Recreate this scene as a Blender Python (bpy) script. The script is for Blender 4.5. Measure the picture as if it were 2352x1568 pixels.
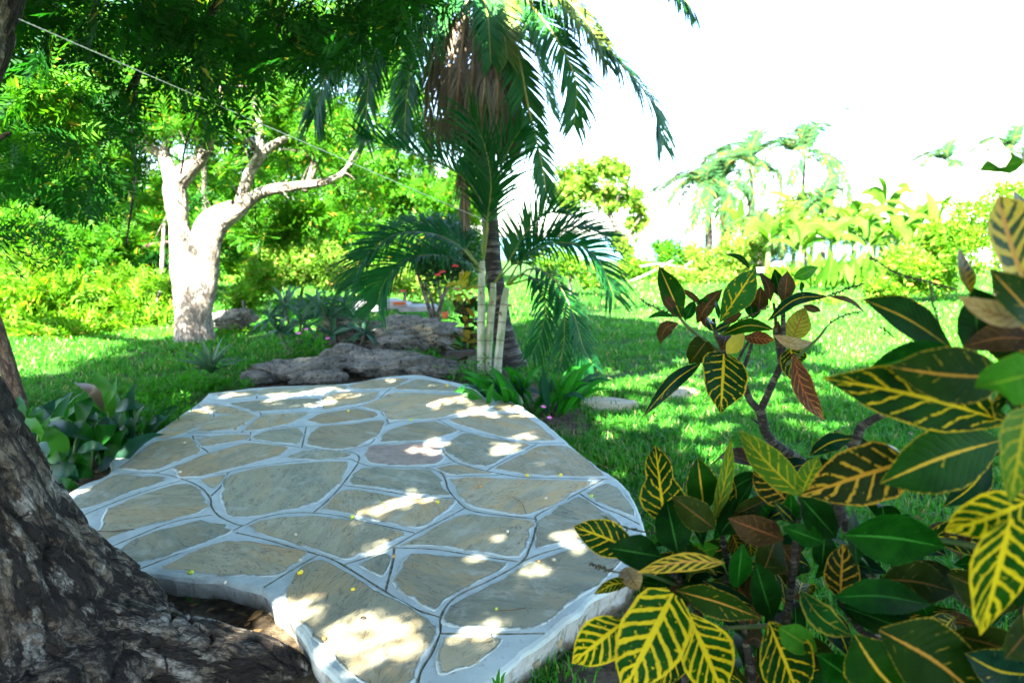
import bpy, math, random
import numpy as np
from mathutils import Vector, noise
from mathutils.geometry import delaunay_2d_cdt

for o in list(bpy.data.objects):
    bpy.data.objects.remove(o)
sc = bpy.context.scene
COL = sc.collection
PI = math.pi

# ------------------------------------------------------------------ camera, sky, sun, exposure
CAMZ, PITCH, FPX = 1.5, 8.7, 1568.0
cd = bpy.data.cameras.new('camera')
cam = bpy.data.objects.new('camera', cd)
COL.objects.link(cam)
cam.location = (0, 0, CAMZ)
cam.rotation_euler = (math.radians(90 - PITCH), 0, 0)
cd.sensor_width = 36.0
cd.lens = 24.0
cd.clip_start = 0.05
cd.clip_end = 9000
cd.dof.use_dof = True
cd.dof.focus_distance = 2.6
cd.dof.aperture_fstop = 2.8
sc.camera = cam

SUN_AZ = math.radians(202)      # compass-like: direction TO the sun, clockwise from +Y
SUN_EL = math.radians(46)
SD = np.array([math.sin(SUN_AZ) * math.cos(SUN_EL), math.cos(SUN_AZ) * math.cos(SUN_EL), math.sin(SUN_EL)])
world = bpy.data.worlds.new('World')
sc.world = world
world.use_nodes = True
wn = world.node_tree
bg = wn.nodes['Background']
sky = wn.nodes.new('ShaderNodeTexSky')
sky.sky_type = 'NISHITA'
sky.sun_disc = False
sky.sun_elevation = SUN_EL
sky.sun_rotation = SUN_AZ
sky.air_density = 1.0
sky.dust_density = 0.9
sky.ozone_density = 2.2
wn.links.new(sky.outputs[0], bg.inputs[0])
bg.inputs[1].default_value = 0.062
sl = bpy.data.lights.new('sun', 'SUN')
sun = bpy.data.objects.new('sun', sl)
COL.objects.link(sun)
sl.energy = 5.0
sl.angle = math.radians(0.5)
sl.color = (1.0, 0.95, 0.85)
sun.rotation_euler = Vector(SD).to_track_quat('Z', 'Y').to_euler()
sun.location = (0, 0, 30)
sc.view_settings.view_transform = 'Standard'
sc.view_settings.look = 'None'
sc.view_settings.exposure = 4.2
sc.view_settings.gamma = 1.0
sc.view_settings.use_curve_mapping = False
sc.render.engine = 'CYCLES'
sc.cycles.use_denoising = True
sc.cycles.max_bounces = 8
sc.cycles.diffuse_bounces = 4
sc.cycles.glossy_bounces = 3
sc.cycles.transmission_bounces = 4

# ------------------------------------------------------------------ picture pixel -> place in the world
_p = math.radians(PITCH)
FW = np.array([0, math.cos(_p), -math.sin(_p)])
UP = np.array([0, math.sin(_p), math.cos(_p)])
RT = np.array([1.0, 0, 0])
CAM = np.array([0, 0, CAMZ])


def ray(px, py):
    return FW + RT * ((px - 1176) / FPX) + UP * ((784 - py) / FPX)


def D(px, py, d):
    return CAM + ray(px, py) * d


def G(px, py, z=0.0):
    r = ray(px, py)
    return CAM + r * ((z - CAMZ) / r[2])


def proj(P):
    Q = np.asarray(P) - CAM
    d = Q @ FW
    dd = np.where(np.abs(d) < 1e-6, 1e-6, d)
    return 1176 + FPX * (Q @ RT) / dd, 784 - FPX * (Q @ UP) / dd, d


def ZA(x, y):
    return (x * 0.41667, 914.7 + y * 0.41667)


def in_poly(x, y, poly):
    x = np.asarray(x, float); y = np.asarray(y, float)
    r = np.zeros(x.shape, bool)
    n = len(poly)
    for i in range(n):
        x0, y0 = poly[i][0], poly[i][1]
        x1, y1 = poly[(i + 1) % n][0], poly[(i + 1) % n][1]
        c = ((y0 > y) != (y1 > y)) & (x < (x1 - x0) * (y - y0) / ((y1 - y0) + 1e-12) + x0)
        r ^= c
    return r


def nrm(v):
    v = np.asarray(v, float)
    return v / (np.linalg.norm(v) + 1e-12)


def smooth_line(pts, n):
    """Catmull-Rom through pts (k, m) resampled to n points."""
    pts = np.asarray(pts, float)
    k = len(pts)
    if k == 2:
        t = np.linspace(0, 1, n)[:, None]
        return pts[0] * (1 - t) + pts[1] * t
    ext = np.vstack([2 * pts[0] - pts[1], pts, 2 * pts[-1] - pts[-2]])
    out = []
    for u in np.linspace(0, k - 1, n):
        i = min(int(u), k - 2)
        t = u - i
        a, b, c, d = ext[i], ext[i + 1], ext[i + 2], ext[i + 3]
        out.append(0.5 * ((2 * b) + (-a + c) * t + (2 * a - 5 * b + 4 * c - d) * t * t + (-a + 3 * b - 3 * c + d) * t ** 3))
    return np.array(out)


# ------------------------------------------------------------------ objects
ORG = {}


def tag(o, label=None, cat=None, group=None, kind=None):
    if label: o['label'] = label
    if cat: o['category'] = cat
    if group: o['group'] = group
    if kind: o['kind'] = kind
    return o


def thing(name, label, cat, loc, group=None):
    o = bpy.data.objects.new(name, None)
    o.empty_display_size = 0.1
    COL.objects.link(o)
    o.location = tuple(float(v) for v in loc)
    ORG[o.name] = np.asarray(loc, float)
    return tag(o, label, cat, group)


def rawmesh(name, V, F, mats, uv=None, mi=None, smooth=True, col=None, vec=None):
    """V (n,3); F (m,k) array of equal-sized polygons, or a list of lists."""
    me = bpy.data.meshes.new(name)
    V = np.asarray(V, np.float32)
    if isinstance(F, np.ndarray):
        m, k = F.shape
        me.vertices.add(len(V))
        me.vertices.foreach_set('co', V.ravel())
        me.loops.add(m * k)
        me.loops.foreach_set('vertex_index', F.astype(np.int32).ravel())
        me.polygons.add(m)
        me.polygons.foreach_set('loop_start', np.arange(0, m * k, k, dtype=np.int32))
        me.update(calc_edges=True)
    else:
        me.from_pydata([tuple(map(float, v)) for v in V], [], [list(map(int, f)) for f in F])
        me.update()
    if not isinstance(mats, (list, tuple)):
        mats = [mats]
    for m_ in mats:
        me.materials.append(m_)
    if mi is not None:
        me.polygons.foreach_set('material_index', np.asarray(mi, np.int32))
    me.polygons.foreach_set('use_smooth', np.full(len(me.polygons), smooth, dtype=bool))
    if uv is not None:
        lay = me.uv_layers.new(name='UVMap')
        idx = np.empty(len(me.loops), np.int32)
        me.loops.foreach_get('vertex_index', idx)
        lay.data.foreach_set('uv', np.asarray(uv, np.float32)[idx].ravel())
    if col is not None:
        a = me.attributes.new('edge', 'FLOAT', 'POINT')
        a.data.foreach_set('value', np.asarray(col, np.float32))
    if vec is not None:
        a = me.attributes.new('bark', 'FLOAT_VECTOR', 'POINT')
        a.data.foreach_set('vector', np.asarray(vec, np.float32).ravel())
    return me


def put(name, V, F, mats, parent=None, loc=None, **kw):
    """One mesh object; V in world coordinates."""
    V = np.asarray(V, float)
    org = ORG[parent.name] if parent is not None else (np.asarray(loc, float) if loc is not None else np.zeros(3))
    me = rawmesh(name, V - org, F, mats, **kw)
    o = bpy.data.objects.new(name, me)
    COL.objects.link(o)
    if parent is not None:
        o.parent = parent
    else:
        o.location = tuple(org)
    ORG[o.name] = org
    return o


def link_copy(o, parent=None):
    c = o.copy()
    COL.objects.link(c)
    if parent is not None:
        c.parent = parent
    return c


def copy_tree(o, parent=None):
    c = link_copy(o, parent)
    for ch in [x for x in bpy.data.objects if x.parent == o]:
        copy_tree(ch, c)
    return c


class MB:
    """collects quads/tris of one mesh"""
    def __init__(s):
        s.V, s.F, s.U, s.M, s.n = [], [], [], [], 0

    def add(s, V, F, uv=None, mi=0):
        V = np.asarray(V, float)
        s.V.append(V)
        s.U.append(np.asarray(uv, float) if uv is not None else np.zeros((len(V), 2)))
        for f in F:
            s.F.append([i + s.n for i in f])
            s.M.append(mi)
        s.n += len(V)

    def put(s, name, mats, parent=None, loc=None, smooth=True):
        F = s.F
        if len({len(f) for f in F}) == 1:
            F = np.array(F)
        return put(name, np.vstack(s.V), F, mats, parent, loc, uv=np.vstack(s.U), mi=s.M, smooth=smooth)


def frames(P):
    P = np.asarray(P, float)
    T = np.gradient(P, axis=0)
    T /= np.linalg.norm(T, axis=1)[:, None] + 1e-12
    n0 = np.cross(T[0], [0, 0, 1.0])
    if np.linalg.norm(n0) < 1e-3:
        n0 = np.cross(T[0], [1.0, 0, 0])
    n0 = nrm(n0)
    A = []
    for t in T:
        n0 = nrm(n0 - t * np.dot(n0, t))
        A.append(n0)
    A = np.array(A)
    return T, A, np.cross(T, A)


def tube(P, R, sides=8, cap=True, lump=0.0, seed=0, close=True):
    P = np.asarray(P, float)
    n = len(P)
    R = np.broadcast_to(np.asarray(R, float), (n,)) if np.ndim(R) == 0 else np.asarray(R, float)
    T, A, B = frames(P)
    th = np.linspace(0, 2 * PI, sides, endpoint=False)
    rr = R[:, None] * np.ones(sides)[None, :]
    if lump:
        rg = np.random.default_rng(seed)
        ph = rg.uniform(0, 6.28, 6)
        u = np.linspace(0, 1, n)[:, None]
        rr = rr * (1 + lump * (np.sin(2 * th[None] + ph[0] + 5 * u) * 0.6 + np.sin(3 * th[None] + ph[1] - 9 * u) * 0.5 + np.sin(17 * u + ph[2] + th[None]) * 0.45))
    V = P[:, None, :] + rr[..., None] * (np.cos(th)[None, :, None] * A[:, None, :] + np.sin(th)[None, :, None] * B[:, None, :])
    V = V.reshape(-1, 3)
    F = []
    for i in range(n - 1):
        for j in range(sides):
            k = (j + 1) % sides
            F.append([i * sides + j, i * sides + k, (i + 1) * sides + k, (i + 1) * sides + j])
    if cap:
        V = np.vstack([V, P[0] - T[0] * 0.0, P[-1] + T[-1] * R[-1] * 0.3])
        a, b = len(V) - 2, len(V) - 1
        for j in range(0, sides):
            k = (j + 1) % sides
            F.append([a, k, j, j] if False else [k, j, a])
            F.append([(n - 1) * sides + j, (n - 1) * sides + k, b])
    return V, F


def pxtube(pts, sides=8, n=16, lump=0.0, seed=0):
    """pts: (px, py, depth, radius in px)"""
    q = smooth_line(pts, n)
    P = np.array([D(a, b, c) for a, b, c, r in q])
    R = np.maximum(q[:, 3], 0.4) * q[:, 2] / FPX
    return tube(P, R, sides, lump=lump, seed=seed)


def blade(P, W, nh, fold=0.25, wave=0.0, wn=3.0, ph=0.0, roll=None, profile_u=(0.0, 0.5, 1.0)):
    """A leaf blade along polyline P with half-widths W, facing nh, folded along its midrib."""
    P = np.asarray(P, float)
    n = len(P)
    T = np.gradient(P, axis=0)
    T /= np.linalg.norm(T, axis=1)[:, None] + 1e-12
    V, U = [], []
    nh = np.asarray(nh, float)
    for i in range(n):
        N = nh - T[i] * np.dot(nh, T[i])
        if np.linalg.norm(N) < 1e-3:
            N = np.array([0.3, 0.2, 1.0]) - T[i] * T[i][2]
        N = nrm(N)
        S = np.cross(T[i], N)
        if roll is not None:
            a = roll * i / (n - 1)
            S, N = S * math.cos(a) + N * math.sin(a), N * math.cos(a) - S * math.sin(a)
        v = i / (n - 1)
        for u in profile_u:
            s = (u - 0.5) * 2
            up = fold * abs(s) * W[i] + wave * W[i] * math.sin(wn * 6.28 * v + ph + (1.3 if s > 0 else 0)) * abs(s)
            V.append(P[i] + S * s * W[i] + N * up)
            U.append((u, v))
    k = len(profile_u)
    F = [[i * k + j, i * k + j + 1, (i + 1) * k + j + 1, (i + 1) * k + j] for i in range(n - 1) for j in range(k - 1)]
    return np.array(V), F, np.array(U)


def rot_to(dirs, spin):
    """(N,3) unit directions -> (N,3,3) matrices whose local +X is the direction"""
    d = np.asarray(dirs, float)
    ref = np.tile(np.array([0, 0, 1.0]), (len(d), 1))
    bad = np.abs(d[:, 2]) > 0.95
    ref[bad] = [0, 1.0, 0]
    y = np.cross(ref, d); y /= np.linalg.norm(y, axis=1)[:, None]
    z = np.cross(d, y)
    c, s = np.cos(spin)[:, None], np.sin(spin)[:, None]
    y2 = y * c + z * s
    z2 = z * c - y * s
    return np.stack([d, y2, z2], axis=2)


def stamp(BV, BF, R, S, T):
    """instances of a base mesh as one vertex/face array"""
    N, n = len(T), len(BV)
    V = np.einsum('nij,kj->nki', R, BV) * np.asarray(S)[:, None, None] + np.asarray(T)[:, None, :]
    F = BF[None] + (np.arange(N) * n)[:, None, None]
    return V.reshape(-1, 3), F.reshape(-1, BF.shape[1])


def rdirs(rg, n, up=0.0):
    v = rg.normal(size=(n, 3))
    v[:, 2] += up
    return v / np.linalg.norm(v, axis=1)[:, None]


# ------------------------------------------------------------------ materials
class NT:
    def __init__(s, name):
        s.mat = bpy.data.materials.new(name)
        s.mat.use_nodes = True
        s.t = s.mat.node_tree
        s.t.nodes.clear()
        s.out = s.t.nodes.new('ShaderNodeOutputMaterial')

    def n(s, typ, ins=None, **props):
        nd = s.t.nodes.new(typ)
        for k, v in props.items():
            setattr(nd, k, v)
        for k, v in (ins or {}).items():
            s.set(nd.inputs[k], v)
        return nd

    def set(s, sock, v):
        if isinstance(v, bpy.types.NodeSocket):
            s.t.links.new(v, sock)
        elif isinstance(v, (tuple, list)) and len(v) == 3 and sock.type == 'RGBA':
            sock.default_value = (*v, 1)
        else:
            sock.default_value = v

    def m(s, op, a, b=0.0, c=0.0, clamp=False):
        nd = s.t.nodes.new('ShaderNodeMath')
        nd.operation = op
        nd.use_clamp = clamp
        s.set(nd.inputs[0], a); s.set(nd.inputs[1], b); s.set(nd.inputs[2], c)
        return nd.outputs[0]

    def step(s, x, lo, hi):
        nd = s.t.nodes.new('ShaderNodeMapRange')
        nd.interpolation_type = 'SMOOTHSTEP'
        s.set(nd.inputs[0], x); s.set(nd.inputs[1], lo); s.set(nd.inputs[2], hi)
        return nd.outputs[0]

    def mix(s, f, a, b, blend='MIX'):
        nd = s.t.nodes.new('ShaderNodeMix')
        nd.data_type = 'RGBA'
        nd.blend_type = blend
        s.set(nd.inputs[0], f); s.set(nd.inputs[6], a); s.set(nd.inputs[7], b)
        return nd.outputs[2]

    def noise(s, vec, scale, detail=3.0, rough=0.55, dist=0.0):
        nd = s.n('ShaderNodeTexNoise', {'Scale': scale, 'Detail': detail, 'Roughness': rough, 'Distortion': dist})
        if vec is not None:
            s.set(nd.inputs['Vector'], vec)
        return nd.outputs[0]

    def mapping(s, vec, scale=(1, 1, 1), loc=(0, 0, 0), rot=(0, 0, 0)):
        nd = s.n('ShaderNodeMapping', {'Scale': scale})
        s.set(nd.inputs['Vector'], vec); s.set(nd.inputs['Location'], loc); s.set(nd.inputs['Rotation'], rot)
        return nd.outputs[0]

    def pos(s):
        return s.n('ShaderNodeNewGeometry').outputs['Position']

    def obj(s):
        return s.n('ShaderNodeTexCoord').outputs['Object']

    def rnd(s):
        return s.n('ShaderNodeObjectInfo').outputs['Random']

    def bump(s, h, strength=0.5, dist=0.01, normal=None):
        nd = s.n('ShaderNodeBump', {'Strength': strength, 'Distance': dist, 'Height': h})
        if normal is not None:
            s.set(nd.inputs['Normal'], normal)
        return nd.outputs[0]

    def pbsdf(s, col, rough=0.7, spec=0.4, normal=None, **kw):
        nd = s.n('ShaderNodeBsdfPrincipled', {'Base Color': col, 'Roughness': rough, 'Specular IOR Level': spec, **kw})
        if normal is not None:
            s.set(nd.inputs['Normal'], normal)
        return nd

    def done(s, bsdf):
        s.t.links.new(bsdf.outputs[0] if hasattr(bsdf, 'outputs') else bsdf, s.out.inputs[0])
        return s.mat

    def leaf(s, col, tcol, tf=0.35, rough=0.45, spec=0.4, normal=None):
        p = s.pbsdf(col, rough, spec, normal)
        tr = s.n('ShaderNodeBsdfTranslucent', {'Color': tcol})
        mx = s.n('ShaderNodeMixShader', {0: tf})
        s.t.links.new(p.outputs[0], mx.inputs[1])
        s.t.links.new(tr.outputs[0], mx.inputs[2])
        s.t.links.new(mx.outputs[0], s.out.inputs[0])
        return s.mat


def leaf_mat(name, c1, c2, tf=0.35, tboost=(1.3, 1.35, 0.8), rough=0.45, spec=0.35, old=None, oldf=0.04):
    t = NT(name)
    isl = t.n('ShaderNodeNewGeometry').outputs['Random Per Island']
    col = t.mix(isl, c1, c2)
    big = t.noise(t.pos(), 1.3, 2.0)
    col = t.mix(t.m('MULTIPLY', t.step(big, 0.35, 0.7), 0.45), col, tuple(v * 1.5 for v in c2))
    if old is not None:
        f2 = t.m('FRACT', t.m('MULTIPLY', isl, 37.7))
        col = t.mix(t.step(f2, 1 - oldf - 0.01, 1 - oldf), col, old)
    tc = t.mix(1.0, col, tboost, 'MULTIPLY')
    return t.leaf(col, tc, tf, rough, spec)


def plain(name, c1, c2=None, scale=6.0, rough=0.8, spec=0.3, bump=0.0, bscale=30.0, bdist=0.01, stretch=(1, 1, 1)):
    t = NT(name)
    o = t.mapping(t.obj(), stretch)
    col = t.mix(t.step(t.noise(o, scale, 5.0, 0.6), 0.35, 0.65), c1, c2) if c2 else c1
    nor = t.bump(t.noise(o, bscale, 6.0, 0.65), bump, bdist) if bump else None
    return t.done(t.pbsdf(col, rough, spec, nor))
# ------------------------------------------------------------------ the setting: ground, sea, soil
rg0 = np.random.default_rng(11)
TOP = 0.14                                        # terrace surface


def ground_h(x, y):
    h = 0.03 * np.sin(x * 0.7 + 1) * np.sin(y * 0.5) * np.clip((y - 7) / 4, 0, 1)
    h = h + 0.012 * np.clip(-x - 3.5, 0, 12) * np.clip((y - 5) / 5, 0, 1)
    return h - 8.5 * np.clip((y - 46 + 0.12 * x) / 26, 0, 1) ** 1.3


def mat_ground():
    t = NT('lawn_ground')
    p = t.pos()
    c = t.mix(t.step(t.noise(p, 2.2, 6, 0.6), 0.3, 0.7), (0.018, 0.06, 0.010), (0.035, 0.085, 0.014))
    c = t.mix(t.step(t.noise(p, 9.0, 6, 0.7), 0.6, 0.78), c, (0.09, 0.08, 0.04))
    return t.done(t.pbsdf(c, 0.9, 0.1, t.bump(t.noise(p, 60, 4), 0.7, 0.02)))


gx = np.concatenate([np.linspace(-70, -14, 15), np.linspace(-12, 14, 53), np.linspace(17, 90, 15)])
gy = np.concatenate([np.linspace(-16, 0, 7), np.linspace(0.6, 24, 40), np.linspace(26, 78, 27), [110, 160]])
GX, GY = np.meshgrid(gx, gy)
V = np.stack([GX, GY, ground_h(GX, GY)], -1).reshape(-1, 3)
nx, ny = len(gx), len(gy)
ii = (np.arange(ny - 1)[:, None] * nx + np.arange(nx - 1)[None]).ravel()
F = np.stack([ii, ii + 1, ii + nx + 1, ii + nx], 1)
tag(put('lawn', V, F, mat_ground()), 'green lawn running from the stone terrace to the shrubs by the sea', kind='structure')


def mat_sea():
    t = NT('sea_water')
    p = t.pos()
    c = t.mix(t.step(t.noise(t.mapping(p, (0.004, 0.02, 1)), 1.0, 4), 0.35, 0.65), (0.02, 0.16, 0.24), (0.05, 0.30, 0.36))
    return t.done(t.pbsdf(c, 0.25, 0.5, t.bump(t.noise(t.mapping(p, (0.25, 0.8, 1)), 1.0, 4), 0.5, 0.4)))


tag(put('sea', [(-5000, 62, -6.0), (5000, 62, -6.0), (5000, 7000, -6.0), (-5000, 7000, -6.0)], np.array([[0, 1, 2, 3]]), mat_sea()),
    'pale turquoise sea beyond the garden', kind='structure')


def mat_soil():
    t = NT('soil')
    p = t.pos()
    c = t.mix(t.step(t.noise(p, 14, 7, 0.7), 0.35, 0.68), (0.06, 0.045, 0.028), (0.18, 0.135, 0.085))
    c = t.mix(t.step(t.noise(p, 3.5, 4, 0.6), 0.56, 0.7), c, (0.20, 0.16, 0.11))
    return t.done(t.pbsdf(c, 0.95, 0.1, t.bump(t.noise(p, 45, 7, 0.7), 1.0, 0.03)))


M_SOIL = mat_soil()
SOILS = [
    [(-4.6, -0.6), (-0.1, -0.6), (-0.2, 1.2), (-0.4, 2.2), (-0.9, 3.2), (-2.3, 4.6), (-3.0, 4.7), (-3.3, 3.6), (-4.0, 2.2)],
    [tuple(G(a, b)[:2]) for a, b in [(400, 945), (455, 905), (540, 872), (600, 835), (760, 815), (860, 800), (1000, 800), (1110, 815), (1190, 850), (1110, 900), (900, 905), (480, 925)]],
    [tuple(G(a, b)[:2]) for a, b in [(1170, 905), (1120, 865), (1210, 860), (1330, 940), (1345, 1000), (1290, 1000)]],
    [(-0.3, -0.6), (1.2, -0.6), (0.8, 0.9), (0.62, 1.6), (0.66, 2.2), (0.72, 2.7), (0.45, 2.6), (0.0, 1.7)],
]
for k, (poly, lab) in enumerate(zip(SOILS, ['bare brown soil and leaf litter round the big trunk', 'bare soil bed with rocks behind the stone terrace', 'patch of soil under the strap leaved clump by the terrace', 'strip of bare soil along the low front side of the terrace'])):
    c = np.mean(poly, 0)
    q = smooth_line(np.array(list(poly) + [poly[0]]), 60)[:-1]
    V = [(*c, 0)] + [(x, y, 0) for x, y in q]
    V = np.array(V); V[:, 2] = ground_h(V[:, 0], V[:, 1]) + 0.006 + 0.004 * k + (0.042 if k == 0 else 0)
    V[1:, 2] -= 0.004 + (0.036 if k == 0 else 0) * np.clip(1.2 - np.abs(V[1:, 0] + 1.2) * 0.5, 0.35, 1) * 0
    n = len(q)
    tag(put('soil', V, np.array([[0, 1 + i, 1 + (i + 1) % n] for i in range(n)]), M_SOIL), lab, kind='structure')

# ------------------------------------------------------------------ the crazy paved terrace
OUT_A = [(1152, -28), (1330, -50), (1500, -66), (1920, -83), (2124, -119), (2292, -131), (2400, -112), (2640, -59), (2820, 13), (2916, 73), (3060, 181),
         (3192, 301), (3360, 409), (3456, 493), (3516, 601), (3547, 709), (3530, 853), (3456, 985), (3288, 1085), (3150, 1195), (3018, 1300),
         (2890, 1410), (2760, 1520), (2600, 1660), (2350, 1850), (2150, 1790), (1960, 1660), (1850, 1550), (1710, 1390), (1620, 1245), (1540, 1145), (1440, 1058), (1260, 1006),
         (1050, 980), (850, 966), (640, 970), (480, 965), (330, 880), (235, 740), (250, 640), (315, 566), (420, 490), (520, 446), (600, 412), (614, 385), (607, 352), (650, 320), (850, 190), (1056, 50)]
outline = np.array([G(*ZA(*p), TOP)[:2] for p in OUT_A])
PLAT = outline
od = smooth_line(np.vstack([outline, outline[:1]]), len(outline) * 5 + 1)[:-1]
_nx = np.roll(od, -1, 0) - np.roll(od, 1, 0)
_nx /= np.linalg.norm(_nx, axis=1)[:, None]
inw = np.stack([-_nx[:, 1], _nx[:, 0]], 1)
if not in_poly(*(od[0] + inw[0] * 0.03), od):
    inw = -inw
rgp = np.random.default_rng(5)
jit = rgp.normal(size=len(od)) * 0.0065
jit = (jit + np.roll(jit, 1) + np.roll(jit, -1)) / 2
od = od + inw * jit[:, None]

GROOVES_A = [
    [(650, 415), (840, 412), (960, 430), (1060, 465), (1120, 500), (1160, 550), (1165, 590), (1200, 640), (1270, 680), (1340, 700), (1420, 665), (1550, 635), (1700, 628), (1860, 645), (2000, 680), (2150, 710), (2285, 740)],
    [(360, 688), (600, 585), (800, 510), (1030, 445), (1260, 405)],
    [(1165, 535), (1230, 470), (1265, 405), (1400, 378), (1600, 350), (1900, 335), (1970, 350)],
    [(1730, 625), (1830, 540), (1920, 430), (1975, 350), (1970, 310), (1900, 290), (1750, 280), (1600, 262), (1390, 232), (1060, 205)],
    [(1060, 205), (1080, 250), (1140, 290), (1130, 315), (950, 380), (860, 412)],
    [(1382, 185), (1378, 232)], [(1690, 152), (1665, 268)],
    [(1030, 190), (1330, 187), (1500, 162), (1750, 150), (1980, 132), (2120, 117)],
    [(1090, 40), (1150, 70), (1180, 95), (1110, 160), (1030, 190)],
    [(1180, 30), (1300, 52), (1440, 85), (1330, 187)],
    [(1440, 85), (1600, 72), (1750, 77), (1930, 52), (2060, 60), (2115, 92), (2145, 140)],
    [(1870, 290), (1990, 265), (2050, 240), (2090, 185), (2140, 140), (2270, 117), (2420, 115), (2560, 85), (2720, 72), (2850, 75)],
    [(2010, 262), (2200, 241), (2350, 235), (2550, 178)],
    [(2410, 116), (2550, 178), (2720, 208), (2850, 240), (3110, 248)],
    [(2425, 250), (2450, 300), (2510, 350), (2620, 385), (2760, 415), (2900, 435), (3100, 442), (3350, 442)],
    [(2680, 400), (2800, 330), (2960, 250)],
    [(1975, 353), (2050, 375), (2200, 380), (2350, 385), (2430, 410), (2455, 450), (2470, 500), (2510, 550), (2580, 610), (2700, 635), (2950, 665)],
    [(2950, 665), (2965, 640), (3100, 570), (3200, 515), (3330, 442)],
    [(2340, 385), (2510, 350)], [(2455, 432), (2650, 425), (2780, 420)],
    [(1895, 478), (2100, 505), (2300, 540), (2510, 552)],
    [(2565, 602), (2420, 680), (2290, 745), (2100, 850), (1890, 918)],
    [(1300, 740), (1460, 775), (1650, 830), (1790, 870), (1890, 918), (2100, 1050), (2280, 1155), (2430, 1205)],
    [(2955, 665), (2950, 740), (2920, 820), (2875, 900), (2700, 1000), (2550, 1070), (2470, 1130), (2430, 1205), (2425, 1280), (2380, 1400), (2320, 1500), (2290, 1640), (2280, 1760)],
    [(2160, 822), (2400, 830), (2600, 860), (2875, 900)], [(2172, 823), (2165, 900), (2135, 1020), (2125, 1065)],
    [(3190, 522), (3300, 590), (3420, 640), (3520, 690)], [(2875, 900), (3000, 850), (3200, 800), (3330, 775), (3500, 800)],
    [(2425, 1293), (2700, 1297), (3000, 1292)],
    [(400, 905), (530, 850), (700, 780), (950, 680), (1190, 635)], [(740, 952), (1000, 850), (1200, 770), (1340, 700)],
    [(1760, 858), (1650, 920), (1455, 1040)], [(1420, -48), (1414, 2)],
    [(1150, 5), (1300, 12), (1600, -15), (1900, -38), (2080, -48), (2150, -45)], [(2270, -112), (2140, -45), (2070, 15), (1930, 52)],
    [(2140, -45), (2400, -33), (2600, -30), (2650, -45)],
]
GR = [np.array([G(*ZA(*p), TOP)[:2] for p in g]) for g in GROOVES_A]
GR = [smooth_line(g, max(3, len(g) * 5)) if len(g) > 2 else np.linspace(g[0], g[1], 6) for g in GR]

t = NT('mortar')
mp_ = t.pos()
_c = t.mix(t.step(t.noise(mp_, 5, 6, 0.65), 0.3, 0.72), (0.41, 0.475, 0.43), (0.54, 0.60, 0.545))
_c = t.mix(t.m('MULTIPLY', t.step(t.noise(mp_, 26, 6, 0.7), 0.55, 0.72), 0.75), _c, (0.30, 0.29, 0.25))
_c = t.mix(t.m('MULTIPLY', t.step(t.noise(mp_, 2.6, 6, 0.65, 0.8), 0.50, 0.68), 0.6), _c, (0.36, 0.37, 0.33))
M_MORTAR = t.done(t.pbsdf(_c, 0.85, 0.25, t.bump(t.noise(mp_, 70, 6, 0.7), 0.45, 0.006, t.bump(t.noise(mp_, 9, 4), 0.4, 0.02))))
M_GROOVE = plain('groove_dirt', (0.16, 0.17, 0.11), (0.30, 0.30, 0.22), 40, 0.95)

terrace = thing('stone_terrace', 'raised terrace of crazy paving with pale mortar joints in the middle of the garden', 'terrace', (0, 4, 0))
# mortar bed: the inner field is triangulated with V grooves cut along the tooled joint lines
RIM = 0.016
ring0, ring1 = od, od + inw * RIM
HW = 0.0056
pts, edges = [], []
nr = len(ring1)
pts += [tuple(p) for p in ring1]
face0 = list(range(nr))
for g in GR:
    tt = np.gradient(g, axis=0); tt /= np.linalg.norm(tt, axis=1)[:, None]
    sd = np.stack([-tt[:, 1], tt[:, 0]], 1)
    wob = 1 + 0.35 * rgp.normal(size=len(g))[:, None].clip(-1.5, 1.5) * 0.5
    for off in (-HW, 0, HW):
        b = len(pts)
        pts += [tuple(p) for p in g + sd * off * (wob if off else 1)]
        edges += [(b + i, b + i + 1) for i in range(len(g) - 1)]
# scattered points give the field a slightly uneven trowelled surface
lo, hi = ring1.min(0), ring1.max(0)
for _ in range(1500):
    q = lo + (hi - lo) * rgp.random(2)
    if in_poly(q[0], q[1], ring1 + inw * 0.02):
        pts.append(tuple(q))
v2, e2, f2, *_r = delaunay_2d_cdt([Vector(p) for p in pts], edges, [face0], 1, 1e-5)
v2 = np.array([tuple(v) for v in v2])
segA = np.vstack([g[:-1] for g in GR]); segB = np.vstack([g[1:] for g in GR])


def seg_dist(P):
    ab = segB - segA
    L = (ab ** 2).sum(1) + 1e-12
    out = np.empty(len(P))
    for s in range(0, len(P), 400):
        q = P[s:s + 400]
        u = ((q[:, None] - segA[None]) * ab[None]).sum(2) / L[None]
        u = np.clip(u, 0, 1)
        d = np.linalg.norm(q[:, None] - (segA[None] + u[..., None] * ab[None]), axis=2)
        out[s:s + 400] = d.min(1)
    return out


dv = seg_dist(v2)
uneven = np.array([noise.noise(Vector((x * 2.2, y * 2.2, 3.1))) * 0.004 for x, y in v2])
rim_id = np.zeros(len(v2), bool)
zz = TOP + uneven - 0.0075 * np.clip(1 - dv / (HW * 0.75), 0, 1)
f2 = [list(f) for f in f2]
cen = np.array([v2[f].mean(0) for f in f2])
mi = (seg_dist(cen) < HW * 0.85).astype(int)
b0 = len(v2)
V = [(*p, z) for p, z in zip(v2, zz)]
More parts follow.
